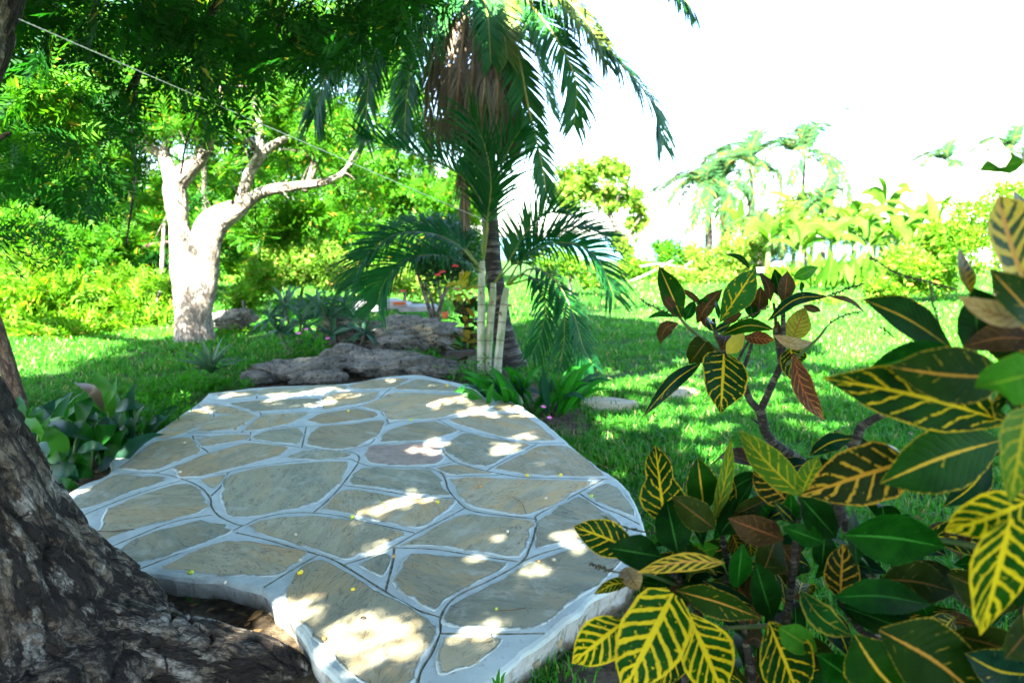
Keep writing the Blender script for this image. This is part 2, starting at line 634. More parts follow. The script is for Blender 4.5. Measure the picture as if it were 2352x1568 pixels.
# rim: find the cdt vertices of ring1 by position
from_ring = [int(np.argmin(((v2 - p) ** 2).sum(1))) for p in ring1]
V += [(*(p + w * 0.003), TOP - 0.006 + 0.004 * noise.noise(Vector((p[0] * 14, p[1] * 14, 8.0))) + noise.noise(Vector((p[0] * 2.2, p[1] * 2.2, 3.1))) * 0.004) for p, w in zip(ring0, inw)]
V += [(*(p + w * 0.004 * noise.noise(Vector((p[0] * 20, p[1] * 20, 1.0)))), TOP - 0.022 + 0.006 * noise.noise(Vector((p[0] * 11, p[1] * 11, 4.0)))) for p, w in zip(ring0, inw)]
V += [(*(p + w * 0.012), 0.05 + 0.01 * math.sin(i * 0.9)) for i, (p, w) in enumerate(zip(ring0, inw))]
V += [(*(p + w * 0.006), -0.08) for p, w in zip(ring0, inw)]
FF = list(f2); MI = list(mi)
rings = [from_ring] + [[b0 + k * nr + i for i in range(nr)] for k in range(4)]
for a, b in zip(rings[:-1], rings[1:]):
    for i in range(nr):
        j = (i + 1) % nr
        if a[i] == a[j]:
            FF.append([a[i], b[j], b[i]])
        else:
            FF.append([a[i], a[j], b[j], b[i]])
        MI.append(0)
MI = np.array(MI); nq = len(f2) + nr
MI[nq + nr:] = 2
t = NT('rim_wall')
w_ = t.pos()
zz2 = t.n('ShaderNodeSeparateXYZ', {0: w_}).outputs[2]
wc = t.mix(t.step(t.noise(w_, 8, 6, 0.7), 0.3, 0.7), (0.36, 0.36, 0.30), (0.55, 0.55, 0.50))
wc = t.mix(t.step(t.noise(t.mapping(w_, (1, 1, 0.25)), 14, 6, 0.7), 0.52, 0.68), wc, (0.22, 0.21, 0.15))
splash = t.m('ADD', t.m('MULTIPLY', zz2, -7.0), t.m('MULTIPLY', t.noise(w_, 11, 6, 0.7), 1.1))
wc = t.mix(t.step(splash, 0.05, 0.45), wc, (0.13, 0.105, 0.06))
M_WALL = t.done(t.pbsdf(wc, 0.9, 0.15, t.bump(t.noise(w_, 40, 7, 0.75), 0.8, 0.012)))
put('mortar_bed', V, FF, [M_MORTAR, M_GROOVE, M_WALL], terrace, mi=MI, smooth=False)

STONES_A = [
    [(385, 600), (440, 530), (620, 430), (760, 428), (880, 440), (895, 460), (700, 520), (560, 580), (420, 620)],
    [(600, 610), (760, 545), (960, 478), (1060, 482), (1125, 550), (1140, 595), (1080, 635), (880, 680), (680, 745), (570, 785), (520, 765), (580, 690)],
    [(620, 880), (720, 790), (880, 730), (1100, 675), (1230, 700), (1275, 725), (1180, 775), (960, 855), (760, 912), (640, 915)],
    [(880, 935), (1050, 850), (1250, 785), (1450, 805), (1640, 835), (1690, 855), (1600, 925), (1500, 975), (1200, 970), (930, 950)],
    [(1115, 450), (1240, 425), (1180, 495)],
    [(1220, 530), (1268, 425), (1500, 375), (1920, 350), (1860, 470), (1750, 575), (1600, 612), (1390, 655), (1265, 645)],
    [(655, 385), (760, 305), (870, 238), (1050, 220), (1105, 290), (960, 355), (840, 400)],
    [(965, 385), (1090, 325), (1300, 262), (1400, 248), (1580, 273), (1525, 320), (1350, 367), (1150, 425), (1000, 435)],
    [(1095, 227), (1200, 208), (1365, 202), (1358, 225), (1200, 252), (1115, 265)],
    [(1405, 205), (1480, 177), (1640, 167), (1660, 208), (1630, 250), (1405, 223)],
    [(1695, 240), (1760, 158), (1900, 146), (2105, 128), (2068, 210), (1960, 262), (1860, 280), (1705, 263)],
    [(1585, 327), (1680, 292), (1830, 290), (1930, 308), (1900, 326), (1740, 342)],
    [(855, 220), (970, 122), (1080, 62), (1155, 88), (1140, 130), (1040, 180), (925, 222)],
    [(1075, 180), (1185, 102), (1365, 80), (1400, 98), (1300, 165), (1180, 182)],
    [(1385, 140), (1460, 92), (1690, 80), (1650, 112), (1540, 153), (1350, 180)],
    [(1690, 125), (1780, 85), (1960, 62), (2080, 82), (2060, 108), (1920, 126), (1780, 140)],
    [(1110, 36), (1180, 38), (1330, 66), (1390, 80), (1230, 88), (1165, 70)],
    [(1270, 30), (1450, 12), (1750, 3), (1740, 40), (1560, 62), (1400, 70)],
    [(1170, -22), (1400, -44), (1402, -10), (1250, 2)],
    [(1430, -40), (1500, -56), (1880, -74), (1900, -50), (1700, -25), (1450, -10)],
    [(1775, 0), (1850, -26), (2050, -36), (2090, -34), (2045, 15), (1900, 42), (1790, 62)],
    [(1912, -70), (2080, -102), (2255, -108), (2210, -78), (2150, -55), (1950, -52)],
    [(2190, -62), (2300, -104), (2450, -80), (2600, -45), (2590, -38), (2400, -42), (2200, -48)],
    [(2000, 45), (2180, -30), (2400, -22), (2560, -14), (2700, 20), (2670, 58), (2500, 90), (2400, 108), (2160, 120), (2120, 78)],
    [(2720, 55), (2770, 8), (2835, 40), (2870, 68), (2740, 68)],
    [(2100, 238), (2140, 180), (2270, 140), (2400, 130), (2530, 178), (2340, 228), (2200, 234)],
    [(2470, 118), (2600, 95), (2780, 85), (2890, 90), (2970, 155), (3060, 228), (2900, 235), (2740, 203), (2590, 165)],
    [(2015, 338), (2035, 272), (2200, 252), (2410, 256), (2435, 325), (2380, 365), (2150, 367), (2060, 355)],
    [(2450, 258), (2560, 196), (2700, 220), (2920, 258), (2800, 315), (2680, 378), (2560, 352), (2480, 300)],
    [(2735, 388), (2860, 318), (2980, 268), (3130, 268), (3250, 350), (3320, 425), (3200, 432), (2980, 425), (2820, 402)],
    [(1945, 475), (1990, 385), (2200, 392), (2370, 400), (2425, 440), (2445, 500), (2470, 535), (2300, 525), (2100, 490)],
    [(2400, 388), (2520, 370), (2640, 402), (2720, 412), (2600, 417), (2490, 422)],
    [(2480, 448), (2680, 440), (3000, 455), (3250, 462), (3150, 530), (3020, 605), (2900, 645), (2700, 620), (2580, 580)],
    [(1790, 610), (1890, 510), (1990, 507), (2200, 545), (2500, 565), (2430, 635), (2300, 710), (2100, 675), (1900, 632)],
    [(1370, 705), (1500, 665), (1700, 648), (1900, 675), (2220, 742), (2130, 800), (1990, 862), (1900, 885), (1700, 825), (1460, 752)],
    [(2220, 808), (2340, 750), (2500, 665), (2600, 640), (2700, 655), (2925, 680), (2925, 740), (2860, 870), (2700, 850), (2440, 815)],
    [(2970, 680), (3080, 600), (3190, 550), (3310, 620), (3420, 690), (3310, 755), (3100, 790), (2960, 822)],
    [(3230, 525), (3340, 470), (3400, 490), (3480, 600), (3495, 650), (3400, 612), (3300, 565)],
    [(1990, 920), (2100, 870), (2140, 870), (2110, 980)],
    [(1590, 1040), (1640, 960), (1760, 890), (1870, 938), (2100, 1080), (2385, 1225), (2390, 1300), (2280, 1540), (2180, 1640), (1980, 1560), (1780, 1340), (1620, 1190), (1580, 1110)],
    [(2190, 975), (2270, 860), (2500, 875), (2790, 908), (2700, 970), (2560, 1045), (2450, 1110), (2400, 1160), (2330, 1130), (2170, 1035)],
    [(2480, 1150), (2700, 1035), (2900, 920), (3100, 850), (3300, 810), (3420, 870), (3380, 950), (3130, 1130), (2960, 1250), (2700, 1272), (2460, 1240)],
    [(2450, 1325), (2760, 1330), (2680, 1410), (2550, 1480), (2420, 1510)],
]


def stone_mat(name, a, b, tan, tanf):
    t = NT(name)
    r = t.rnd()
    o = t.mapping(t.pos(), (1, 1, 1), t.n('ShaderNodeCombineXYZ', {0: t.m('MULTIPLY', r, 37.0), 1: t.m('MULTIPLY', r, 91.0)}).outputs[0],
                  t.n('ShaderNodeCombineXYZ', {2: t.m('MULTIPLY', r, 6.28)}).outputs[0])
    st = t.mapping(o, (1, 3.2, 1))
    c = t.mix(t.step(t.noise(st, 3.5, 6, 0.6, 0.5), 0.3, 0.7), a, b)
    c = t.mix(t.m('MULTIPLY', t.step(t.noise(st, 2.0, 6, 0.62, 0.8), 0.47, 0.62), tanf), c, tan)
    c = t.mix(t.m('MULTIPLY', t.step(t.noise(o, 18, 8, 0.75), 0.58, 0.75), 0.6), c, (0.10, 0.10, 0.085))
    c = t.mix(t.m('MULTIPLY', t.step(t.noise(o, 40, 4, 0.7), 0.62, 0.72), 0.45), c, (0.42, 0.40, 0.33))
    v = t.n('ShaderNodeHueSaturation', {'Value': t.m('MULTIPLY_ADD', r, 0.38, 0.8), 'Color': c, 'Saturation': 1.0}).outputs[0]
    e = t.n('ShaderNodeAttribute', attribute_name='edge').outputs['Fac']
    nz = t.m('ADD', t.noise(o, 22, 6, 0.7), t.m('MULTIPLY', t.noise(o, 6, 4, 0.6), 0.7))
    smear = t.step(t.m('ADD', e, t.m('MULTIPLY_ADD', nz, 1.1, -1.02)), 0.55, 0.85)
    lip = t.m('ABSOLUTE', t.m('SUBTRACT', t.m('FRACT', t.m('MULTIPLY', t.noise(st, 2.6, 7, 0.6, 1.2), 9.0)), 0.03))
    v = t.mix(t.m('MULTIPLY', t.step(lip, 0.07, 0.0), t.m('MULTIPLY', t.step(t.noise(o, 5, 3), 0.40, 0.52), 1.0)), v, (0.05, 0.05, 0.04))  # dark ledge lines paint in relief shade that the bump shows too faintly
    hz = t.m('MULTIPLY', t.step(t.noise(o, 4.5, 7, 0.7, 0.6), 0.52, 0.68), 0.42)
    v = t.mix(hz, v, (0.52, 0.53, 0.43))
    v = t.mix(t.m('MULTIPLY', t.step(t.noise(st, 7, 7, 0.7, 0.9), 0.55, 0.66), 0.6), v, (0.13, 0.13, 0.095))
    v = t.mix(smear, v, (0.47, 0.525, 0.47))
    # cleft sandstone: broken steps along wavy contour lines
    h1 = t.noise(st, 2.6, 7, 0.6, 1.2)
    ter = t.m('ADD', t.m('MULTIPLY', t.m('FLOOR', t.m('MULTIPLY', h1, 9.0)), 0.11), t.m('MULTIPLY', h1, 0.5))
    h2 = t.noise(t.mapping(o, (1, 5, 1)), 12, 8, 0.7, 1.5)
    nor = t.bump(t.m('ADD', t.m('MULTIPLY', ter, t.m('SUBTRACT', 1.0, smear)), t.m('MULTIPLY', h2, 0.3)), 0.75, 0.022)
    nor = t.bump(t.noise(o, 120, 5, 0.7), 0.3, 0.003, nor)
    return t.done(t.pbsdf(v, 0.72, 0.3, nor))


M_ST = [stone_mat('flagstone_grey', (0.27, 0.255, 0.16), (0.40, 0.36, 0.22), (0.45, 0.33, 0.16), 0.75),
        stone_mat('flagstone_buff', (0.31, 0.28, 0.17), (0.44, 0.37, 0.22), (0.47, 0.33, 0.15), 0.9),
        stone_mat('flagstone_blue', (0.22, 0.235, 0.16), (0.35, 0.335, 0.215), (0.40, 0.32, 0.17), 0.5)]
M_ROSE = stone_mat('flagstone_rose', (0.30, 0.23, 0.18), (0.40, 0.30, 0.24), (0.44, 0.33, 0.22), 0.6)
rgs = np.random.default_rng(21)
for k, a in enumerate(STONES_A):
    q = np.array([G(*ZA(*p), TOP)[:2] for p in a])
    q = smooth_line(np.vstack([q, q[:1]]), max(18, 4 * len(q)) + 1)[:-1] * 0.55 + 0.45 * np.array(
        [np.interp(np.linspace(0, len(q), max(18, 4 * len(q)) + 1)[:-1], np.arange(len(q) + 1), np.append(q[:, j], q[0, j])) for j in (0, 1)]).T
    c = q.mean(0)
    q = q + (q - c) / np.linalg.norm(q - c, axis=1)[:, None] * 0.013
    n = len(q)
    jt = rgs.normal(size=n) * 0.005
    r = np.linalg.norm(q - c, axis=1)
    q = q + (q - c) / r[:, None] * (jt + np.roll(jt, 1))[:, None] * min(1, r.mean() / 0.2)
    V, E = [], []
    ph = rgs.uniform(0, 50)
    for ins, z, e in ((0.0, -0.012, 1.0), (0.0, 0.0015, 1.0), (0.010, 0.0045, 0.85), (0.03, 0.006, 0.35), (0.075, 0.0065, 0.0)):
        f = np.minimum(ins, 0.55 * r * (ins / 0.075 if ins else 0)) if ins else 0 * r
        w = q + (c - q) * (f / r)[:, None]
        for x, y in w:
            wob = 0.0022 * noise.noise(Vector((x * 9, y * 9, ph))) + noise.noise(Vector((x * 2.2, y * 2.2, 3.1))) * 0.004
            V.append((x, y, TOP + z + wob))
            E.append(e)
    V.append((*c, TOP + 0.0065 + noise.noise(Vector((c[0] * 2.2, c[1] * 2.2, 3.1))) * 0.004)); E.append(0.0)
    F = [[i * n + j, i * n + (j + 1) % n, (i + 1) * n + (j + 1) % n, (i + 1) * n + j] for i in range(4) for j in range(n)]
    F += [[4 * n + j, 4 * n + (j + 1) % n, 5 * n] for j in range(n)]
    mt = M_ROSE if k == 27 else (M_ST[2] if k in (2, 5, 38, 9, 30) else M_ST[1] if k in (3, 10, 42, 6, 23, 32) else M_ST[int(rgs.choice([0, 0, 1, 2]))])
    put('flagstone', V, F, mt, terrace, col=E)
# facing stones and plaster scars in the low side wall on the right
for i0, i1, z0, z1 in ((96, 98, 0.02, 0.09), (101, 103, 0.0, 0.08), (91, 94, 0.0, 0.095), (106, 109, 0.0, 0.07)):
    lo_, hi_ = [], []
    ids = np.linspace(i0, i1, 7)
    V, E = [], []
    for lay, d in ((0, 0.0), (1, 0.006)):
        for zz_, sh in ((z0, 0.0), (0.5 * (z0 + z1), -0.6), (z1, 0.25)):
            for j, u in enumerate(ids):
                uu = u + sh * (1 if j > 3 else -1) * 0.6
                a = int(uu) % nr
                p = od[a] * (1 - (uu % 1)) + od[(a + 1) % nr] * (uu % 1) - inw[a] * (d * 0.6 - 0.010 - 0.002 * (zz_ < 0.06))
                V.append((*p, zz_ + rgs.normal() * 0.005)); E.append(1.0 if j in (0, 6) or zz_ != 0.5 * (z0 + z1) else 0.1)
    F = []
    for i in range(2):
        for j in range(6):
            F.append([21 + i * 7 + j, 21 + i * 7 + j + 1, 21 + (i + 1) * 7 + j + 1, 21 + (i + 1) * 7 + j])
    for i in range(2):
        for j in (0, 6):
            F.append([i * 7 + j, (i + 1) * 7 + j, 21 + (i + 1) * 7 + j, 21 + i * 7 + j])
    for j in range(6):
        F.append([14 + j, 14 + j + 1, 35 + j + 1, 35 + j])
        F.append([j, j + 1, 22 + j, 21 + j])
    put('facing_stone', V, F, M_ST[1], terrace, col=E)

# stepping stones in the lawn
for (px, py, w, h, lab) in ((1395, 932, 132, 30, 'nearest stepping stone set in the lawn right of the terrace'),
                            (1562, 906, 96, 22, 'middle stepping stone in sun and shade on the right lawn'),
                            (1660, 888, 80, 18, 'far stepping stone half hidden behind the croton stems')):
    n = 22
    V = []
    for z, s in ((-0.02, 1.0), (0.028, 0.98), (0.036, 0.9)):
        for j in range(n):
            th = 2 * PI * j / n
            k = s * (1 + 0.12 * math.sin(2 * th + px) + 0.09 * math.sin(3 * th + py))
            g = G(px + w / 2 * k * math.cos(th), py + h / 2 * k * math.sin(th))
            V.append((g[0], g[1], z))
    g = G(px, py); V.append((g[0], g[1], 0.038))
    F = [[i * n + j, i * n + (j + 1) % n, (i + 1) * n + (j + 1) % n, (i + 1) * n + j] for i in range(2) for j in range(n)] + [[2 * n + j, 2 * n + (j + 1) % n, 3 * n] for j in range(n)]
    o = put('stepping_stone', V, F, M_ST[1], loc=(g[0], g[1], 0), col=np.zeros(len(V)))
    tag(o, lab, 'stepping stone', 'stepping stones in the lawn')
# ------------------------------------------------------------------ leaf units for tree crowns
def compound(n, L, ll, lw, rg, droop=0.25):
    """a feathered leaf along +X: n pairs of leaflets, one folded quad each (plus a tip leaflet)"""
    V, F = [], []
    for i in range(n):
        s = (i + 0.8) / n
        x = L * s
        z = -droop * L * s * s
        for sg in (-1, 1):
            a = math.radians(58 + rg.uniform(-10, 10))
            l_ = ll * (0.75 + 0.5 * math.sin(PI * min(1, s * 0.9 + 0.1))) * rg.uniform(0.85, 1.1)
            d = np.array([math.cos(a), sg * math.sin(a), -0.25 + rg.uniform(-0.2, 0.2)])
            b = np.array([x, 0, z])
            sd = np.array([-sg * d[1], sg * d[0], 0]) * lw * 0.5
            m = b + d * l_ * 0.4 + np.array([0, 0, 0.12 * l_])
            k = len(V)
            V += [b, m + sd, b + d * l_ + np.array([0.25 * l_, 0, -0.1 * l_]), m - sd * 0.8]
            F.append([k, k + 1, k + 2, k + 3])
    return np.array(V), np.array(F)


def simple_unit(n, r, ll, lw, rg):
    """a bunch of n simple pointed leaves round a twig tip"""
    V, F = [], []
    for i in range(n):
        d = nrm(rg.normal(size=3) + np.array([0.6, 0, 0]))
        b = d * r * rg.uniform(0.0, 0.7) + np.array([rg.uniform(-r, r) * 0.6, 0, 0])
        u = nrm(np.cross(d, rg.normal(size=3)))
        nn = np.cross(d, u)
        l_ = ll * rg.uniform(0.7, 1.2)
        k = len(V)
        V += [b, b + d * l_ * 0.45 + u * lw * 0.5 + nn * lw * 0.15, b + d * l_ - nn * lw * 0.2, b + d * l_ * 0.45 - u * lw * 0.5 + nn * lw * 0.15]
        F.append([k, k + 1, k + 2, k + 3])
    return np.array(V), np.array(F)


def cluster(nl, n, L, ll, lw, rg, spread=(0.7, 1.5)):
    """nl compound leaves in a rosette round a twig end pointing to +X"""
    Vs, Fs, k = [], [], 0
    for i in range(nl):
        cv, cf = compound(n, L * rg.uniform(0.8, 1.15), ll, lw, rg)
        a = rg.uniform(*spread)
        ph = 2.4 * i + rg.uniform(-0.3, 0.3)
        d = np.array([[math.cos(a), math.sin(a) * math.cos(ph), math.sin(a) * math.sin(ph)]])
        R = rot_to(d, np.array([rg.uniform(-0.6, 0.6)]))[0]
        Vs.append(cv @ R.T + np.array([rg.uniform(-0.1, 0.05), 0, 0])); Fs.append(cf + k); k += len(cv)
    return np.vstack(Vs), np.vstack(Fs)


rgu = np.random.default_rng(3)
U_NEEM = [cluster(7, 7, 0.24, 0.062, 0.021, rgu) for _ in range(4)]
U_BIG = [cluster(6, 6, 0.34, 0.10, 0.040, rgu, (0.6, 1.6)) for _ in range(3)]
U_FAR = [cluster(6, 5, 0.27, 0.085, 0.036, rgu) for _ in range(3)]
U_BUSH = [simple_unit(16, 0.13, 0.085, 0.038, rgu) for _ in range(4)]
U_ROUND = [simple_unit(13, 0.16, 0.17, 0.10, rgu) for _ in range(3)]
U_TINY = [simple_unit(9, 0.07, 0.055, 0.022, rgu) for _ in range(3)]


def crown_mesh(units, P, rg, up=0.1, smin=0.8, smax=1.25, dirs=None):
    Vs, Fs, k = [], [], 0
    idx = rg.integers(0, len(units), len(P))
    for u in range(len(units)):
        q = P[idx == u]
        if not len(q):
            continue
        d = rdirs(rg, len(q), up) if dirs is None else dirs[idx == u]
        V, F = stamp(units[u][0], units[u][1], rot_to(d, rg.uniform(0, 6.28, len(q))), rg.uniform(smin, smax, len(q)), q)
        Vs.append(V); Fs.append(F + k); k += len(V)
    return np.vstack(Vs), np.vstack(Fs)


def blob(c, r, n, rg, inner=0.45, thr=-0.15, fr=1.0, clump=1.0):
    """n points in an ellipsoid, thinned by noise so that the crown has clumps and gaps"""
    out = []
    c = np.asarray(c, float); r = np.asarray(r, float)
    off = rg.uniform(0, 60, 3)
    while len(out) < n:
        d = rdirs(rg, 400)
        rad = rg.uniform(inner ** 2, 1, 400) ** 0.5
        p = c + d * rad[:, None] * r
        lob = np.array([noise.noise(Vector(v * 2.3 + off)) for v in d])
        nz = np.array([noise.noise(Vector(v * fr + off)) for v in p])
        keep = (nz > thr) & (rad < 0.86 + 0.38 * lob)
        out += list(p[keep])
    return np.array(out[:n])


# foliage colours
G_NEAR = leaf_mat('neem_leaf', (0.003, 0.034, 0.003), (0.008, 0.064, 0.004), 0.40, (1.6, 1.7, 0.7), 0.55, 0.12, (0.16, 0.17, 0.02), 0.015)  # green darkened so the colour itself carries the canopy's shade
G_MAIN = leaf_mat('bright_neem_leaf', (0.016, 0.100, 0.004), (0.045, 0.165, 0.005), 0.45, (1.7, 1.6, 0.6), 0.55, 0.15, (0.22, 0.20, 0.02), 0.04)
G_BUSH = leaf_mat('bush_leaf', (0.032, 0.135, 0.004), (0.085, 0.210, 0.007), 0.42, (1.6, 1.5, 0.6), 0.55, 0.15, (0.26, 0.22, 0.03), 0.05)
G_PALE = leaf_mat('pale_bush_leaf', (0.045, 0.145, 0.010), (0.11, 0.220, 0.018), 0.40, (1.5, 1.4, 0.7), 0.55, 0.15, (0.30, 0.26, 0.06), 0.08)
G_DARK = leaf_mat('dark_leaf', (0.008, 0.052, 0.010), (0.018, 0.085, 0.014), 0.30, (1.4, 1.6, 0.7), 0.4, 0.4)
G_TEAL = leaf_mat('blue_green_leaf', (0.012, 0.060, 0.030), (0.022, 0.085, 0.040), 0.25, (1.3, 1.5, 0.8), 0.35, 0.5)


def bark_mat(name, c1, c2, c3, furrow=(0.02, 0.016, 0.012), scale=(1, 5, 5), vs=5.0, bd=0.02, patch=0.5, dist=0.03):
    t = NT(name)
    a = t.n('ShaderNodeAttribute', attribute_name='bark').outputs['Vector']
    nz = t.n('ShaderNodeTexNoise', {'Vector': a, 'Scale': 6.0, 'Detail': 4.0})
    sc_ = t.n('ShaderNodeVectorMath', {0: nz.outputs[1]}, operation='SCALE'); sc_.inputs['Scale'].default_value = dist
    ad = t.n('ShaderNodeVectorMath', {0: a, 1: sc_.outputs[0]}, operation='ADD').outputs[0]
    def ridge(sc_l, k):
        return t.m('ABSOLUTE', t.m('SUBTRACT', t.m('MULTIPLY', t.noise(t.mapping(ad, sc_l), k, 5, 0.6), 2.0), 1.0))
    r1 = ridge((scale[0] * 0.7, 1, 1), vs * 0.62)
    r2 = ridge((scale[0], 1, 1), vs * 1.5)
    vo = t.n('ShaderNodeTexVoronoi', {'Vector': t.mapping(ad, (scale[0] * 1.3, 1, 1)), 'Scale': vs * 1.1, 'Randomness': 1.0}, feature='DISTANCE_TO_EDGE').outputs['Distance']
    v = t.m('MULTIPLY_ADD', t.noise(a, 10, 3), 0.14, vo)
    fine = t.noise(t.mapping(a, (0.6, 1.5, 1.5)), vs * 3.2, 8, 0.78)
    c = t.mix(t.step(t.noise(a, 9, 6, 0.65), 0.35, 0.65), c1, c2)
    c = t.mix(t.m('MULTIPLY', t.step(t.noise(a, 5.5, 7, 0.75, 0.6), 0.50, 0.60), patch), c, c3)
    c = t.mix(t.m('MULTIPLY', t.step(fine, 0.53, 0.42), 0.6), c, furrow)
    c = t.mix(t.step(v, 0.095, 0.055), c, furrow)
    c = t.mix(t.m('MULTIPLY', t.step(r1, 0.13, 0.06), 0.95), c, furrow)
    c = t.mix(t.m('MULTIPLY', t.step(r2, 0.11, 0.03), 0.75), c, furrow)
    h = t.m('ADD', t.m('ADD', t.step(r1, 0.02, 0.22), t.m('MULTIPLY', t.step(r2, 0.0, 0.3), 0.45)), t.m('MULTIPLY', t.step(v, 0.05, 0.16), 0.45))
    nor = t.bump(fine, 0.8, 0.012, t.bump(h, 0.9, bd))
    return t.done(t.pbsdf(c, 0.85, 0.25, nor))


def bark_tube(pts3, R, sides, n, lump, seed, ridge=0.0, uscale=1.0):
    """tube with bark coordinates (length, girth) and carved ridges"""
    q = smooth_line(np.column_stack([pts3, R]), n)
    P, R = q[:, :3], q[:, 3]
    V, F = tube(P, R, sides, cap=False, lump=lump, seed=seed)
    L = np.concatenate([[0], np.cumsum(np.linalg.norm(np.diff(P, axis=0), axis=1))])
    th = np.linspace(0, 2 * PI, sides, endpoint=False)
    rm = float(np.mean(R))
    gv = np.stack([np.repeat(L, sides) * uscale, (np.sin(th)[None] * R[:, None]).ravel() * uscale, (np.cos(th)[None] * R[:, None]).ravel() * uscale], 1)
    if ridge:
        ctr = np.repeat(P, sides, 0)
        out = V - ctr
        out /= np.linalg.norm(out, axis=1)[:, None]
        dsp = np.empty(len(V))
        for i, g in enumerate(gv):
            a = noise.noise(Vector((g[0] * 3.5, g[1] * 6, g[2] * 6))) + 0.5 * noise.noise(Vector((g[0] * 9, g[1] * 15, g[2] * 15)))
            w = Vector((g[0] * 6.2 + a * 0.9, g[1] * 17 + a * 0.7, g[2] * 17))
            r_ = abs(noise.noise(Vector((g[0] * 3.2 + a * 0.5, g[1] * 10 + a * 0.6, g[2] * 10))))
            r2_ = abs(noise.noise(Vector((g[0] * 9 + 7.0, g[1] * 24, g[2] * 24))))
            dsp[i] = min(r_, 0.16) / 0.16 + 0.4 * min(r2_, 0.15) / 0.15 - 0.9 + a * 0.5
        V = V + out * (dsp * ridge)[:, None]
    return V, F, gv


B_NEAR = bark_mat('furrowed_bark', (0.11, 0.083, 0.056), (0.23, 0.185, 0.13), (0.46, 0.44, 0.38), (0.016, 0.012, 0.009), (0.36, 1.0, 1.0), 15.0, 0.03, 0.7, 0.03)
B_MAIN = bark_mat('pale_bark', (0.40, 0.36, 0.29), (0.52, 0.48, 0.41), (0.30, 0.26, 0.20), (0.16, 0.13, 0.10), (0.4, 1, 1), 15.0, 0.02, 0.45)
B_BROWN = bark_mat('brown_bark', (0.14, 0.085, 0.05), (0.21, 0.135, 0.08), (0.28, 0.21, 0.15), (0.05, 0.03, 0.02), (0.4, 1, 1), 22.0, 0.006, 0.4)
B_GREY = bark_mat('grey_bark', (0.16, 0.14, 0.11), (0.25, 0.22, 0.18), (0.33, 0.31, 0.28), (0.04, 0.03, 0.02), (0.4, 1, 1), 22.0, 0.006, 0.4)


LIMBPX = []


def limb(name, pts, mat, parent, sides=10, n=24, lump=0.05, seed=0, ridge=0.0):
    """pts: (px, py, depth, radius px)"""
    p = np.array(pts, float)
    if parent.name == 'forked_tree':
        for a, b, c, r in smooth_line(p, 40):
            if r > 8:
                LIMBPX.append((a, b, r))
    P = np.array([D(a, b, c) for a, b, c, r in p])
    R = p[:, 3] * p[:, 2] / FPX
    V, F, gv = bark_tube(P, R, sides, n, lump, seed, ridge)
    return put(name, V, np.array(F), mat, parent, vec=gv)


# ------------------------------------------------------------------ near neem: trunk at the left edge, crown overhead
near = thing('neem_tree', 'huge old tree with dark furrowed trunk at the left edge, crown overhead', 'tree', G(0, 1560))
limb('trunk', [(20, 1800, 2.30, 500), (20, 1600, 2.34, 400), (10, 1480, 2.36, 315), (-22, 1370, 2.34, 245), (-68, 1260, 2.32, 205), (-118, 1150, 2.30, 185), (-178, 1000, 2.30, 172),
               (-225, 850, 2.32, 160), (-250, 600, 2.4, 145), (-220, 300, 2.5, 132), (-120, 60, 2.58, 122), (-60, -200, 2.6, 118), (20, -500, 2.6, 105), (120, -800, 2.6, 95)],
     B_NEAR, near, 300, 460, 0.035, 4, 0.024)
limb('root', [(60, 1480, 2.36, 190), (230, 1500, 2.35, 132), (370, 1513, 2.36, 100), (490, 1520, 2.36, 78), (590, 1528, 2.35, 58), (660, 1545, 2.33, 38), (720, 1580, 2.3, 14)],
     B_NEAR, near, 150, 220, 0.06, 9, 0.020)
limb('limb', [(-60, -200, 2.6, 100), (150, -420, 3.2, 90), (420, -520, 4.0, 70), (700, -560, 5.0, 50), (900, -600, 6.0, 30)], B_NEAR, near, 12, 24, 0.05, 2)
limb('limb', [(0, -450, 2.6, 90), (-500, -700, 3.2, 80), (-900, -650, 4.2, 55), (-1300, -400, 5.5, 35)], B_NEAR, near, 12, 24, 0.05, 3)
limb('limb', [(100, -800, 2.6, 80), (700, -1400, 2.5, 70), (1500, -2000, 2.6, 50), (2300, -2300, 2.8, 30)], B_NEAR, near, 12, 24, 0.05, 5)

# the crown: sampled over the ground it shades, then lifted along the sun direction
SHADE = [(-5.6, -4), (-5.25, 6.3), (-4.4, 8.8), (-3.75, 10.25), (-2.2, 10.8), (0.2, 11.2), (2.0, 11.2), (3.2, 10.2), (4.0, 9.4), (3.9, 8.4), (5.2, 7.4), (5.0, 5.5), (5.6, 3.5), (5.2, 0), (4, -3.5)]
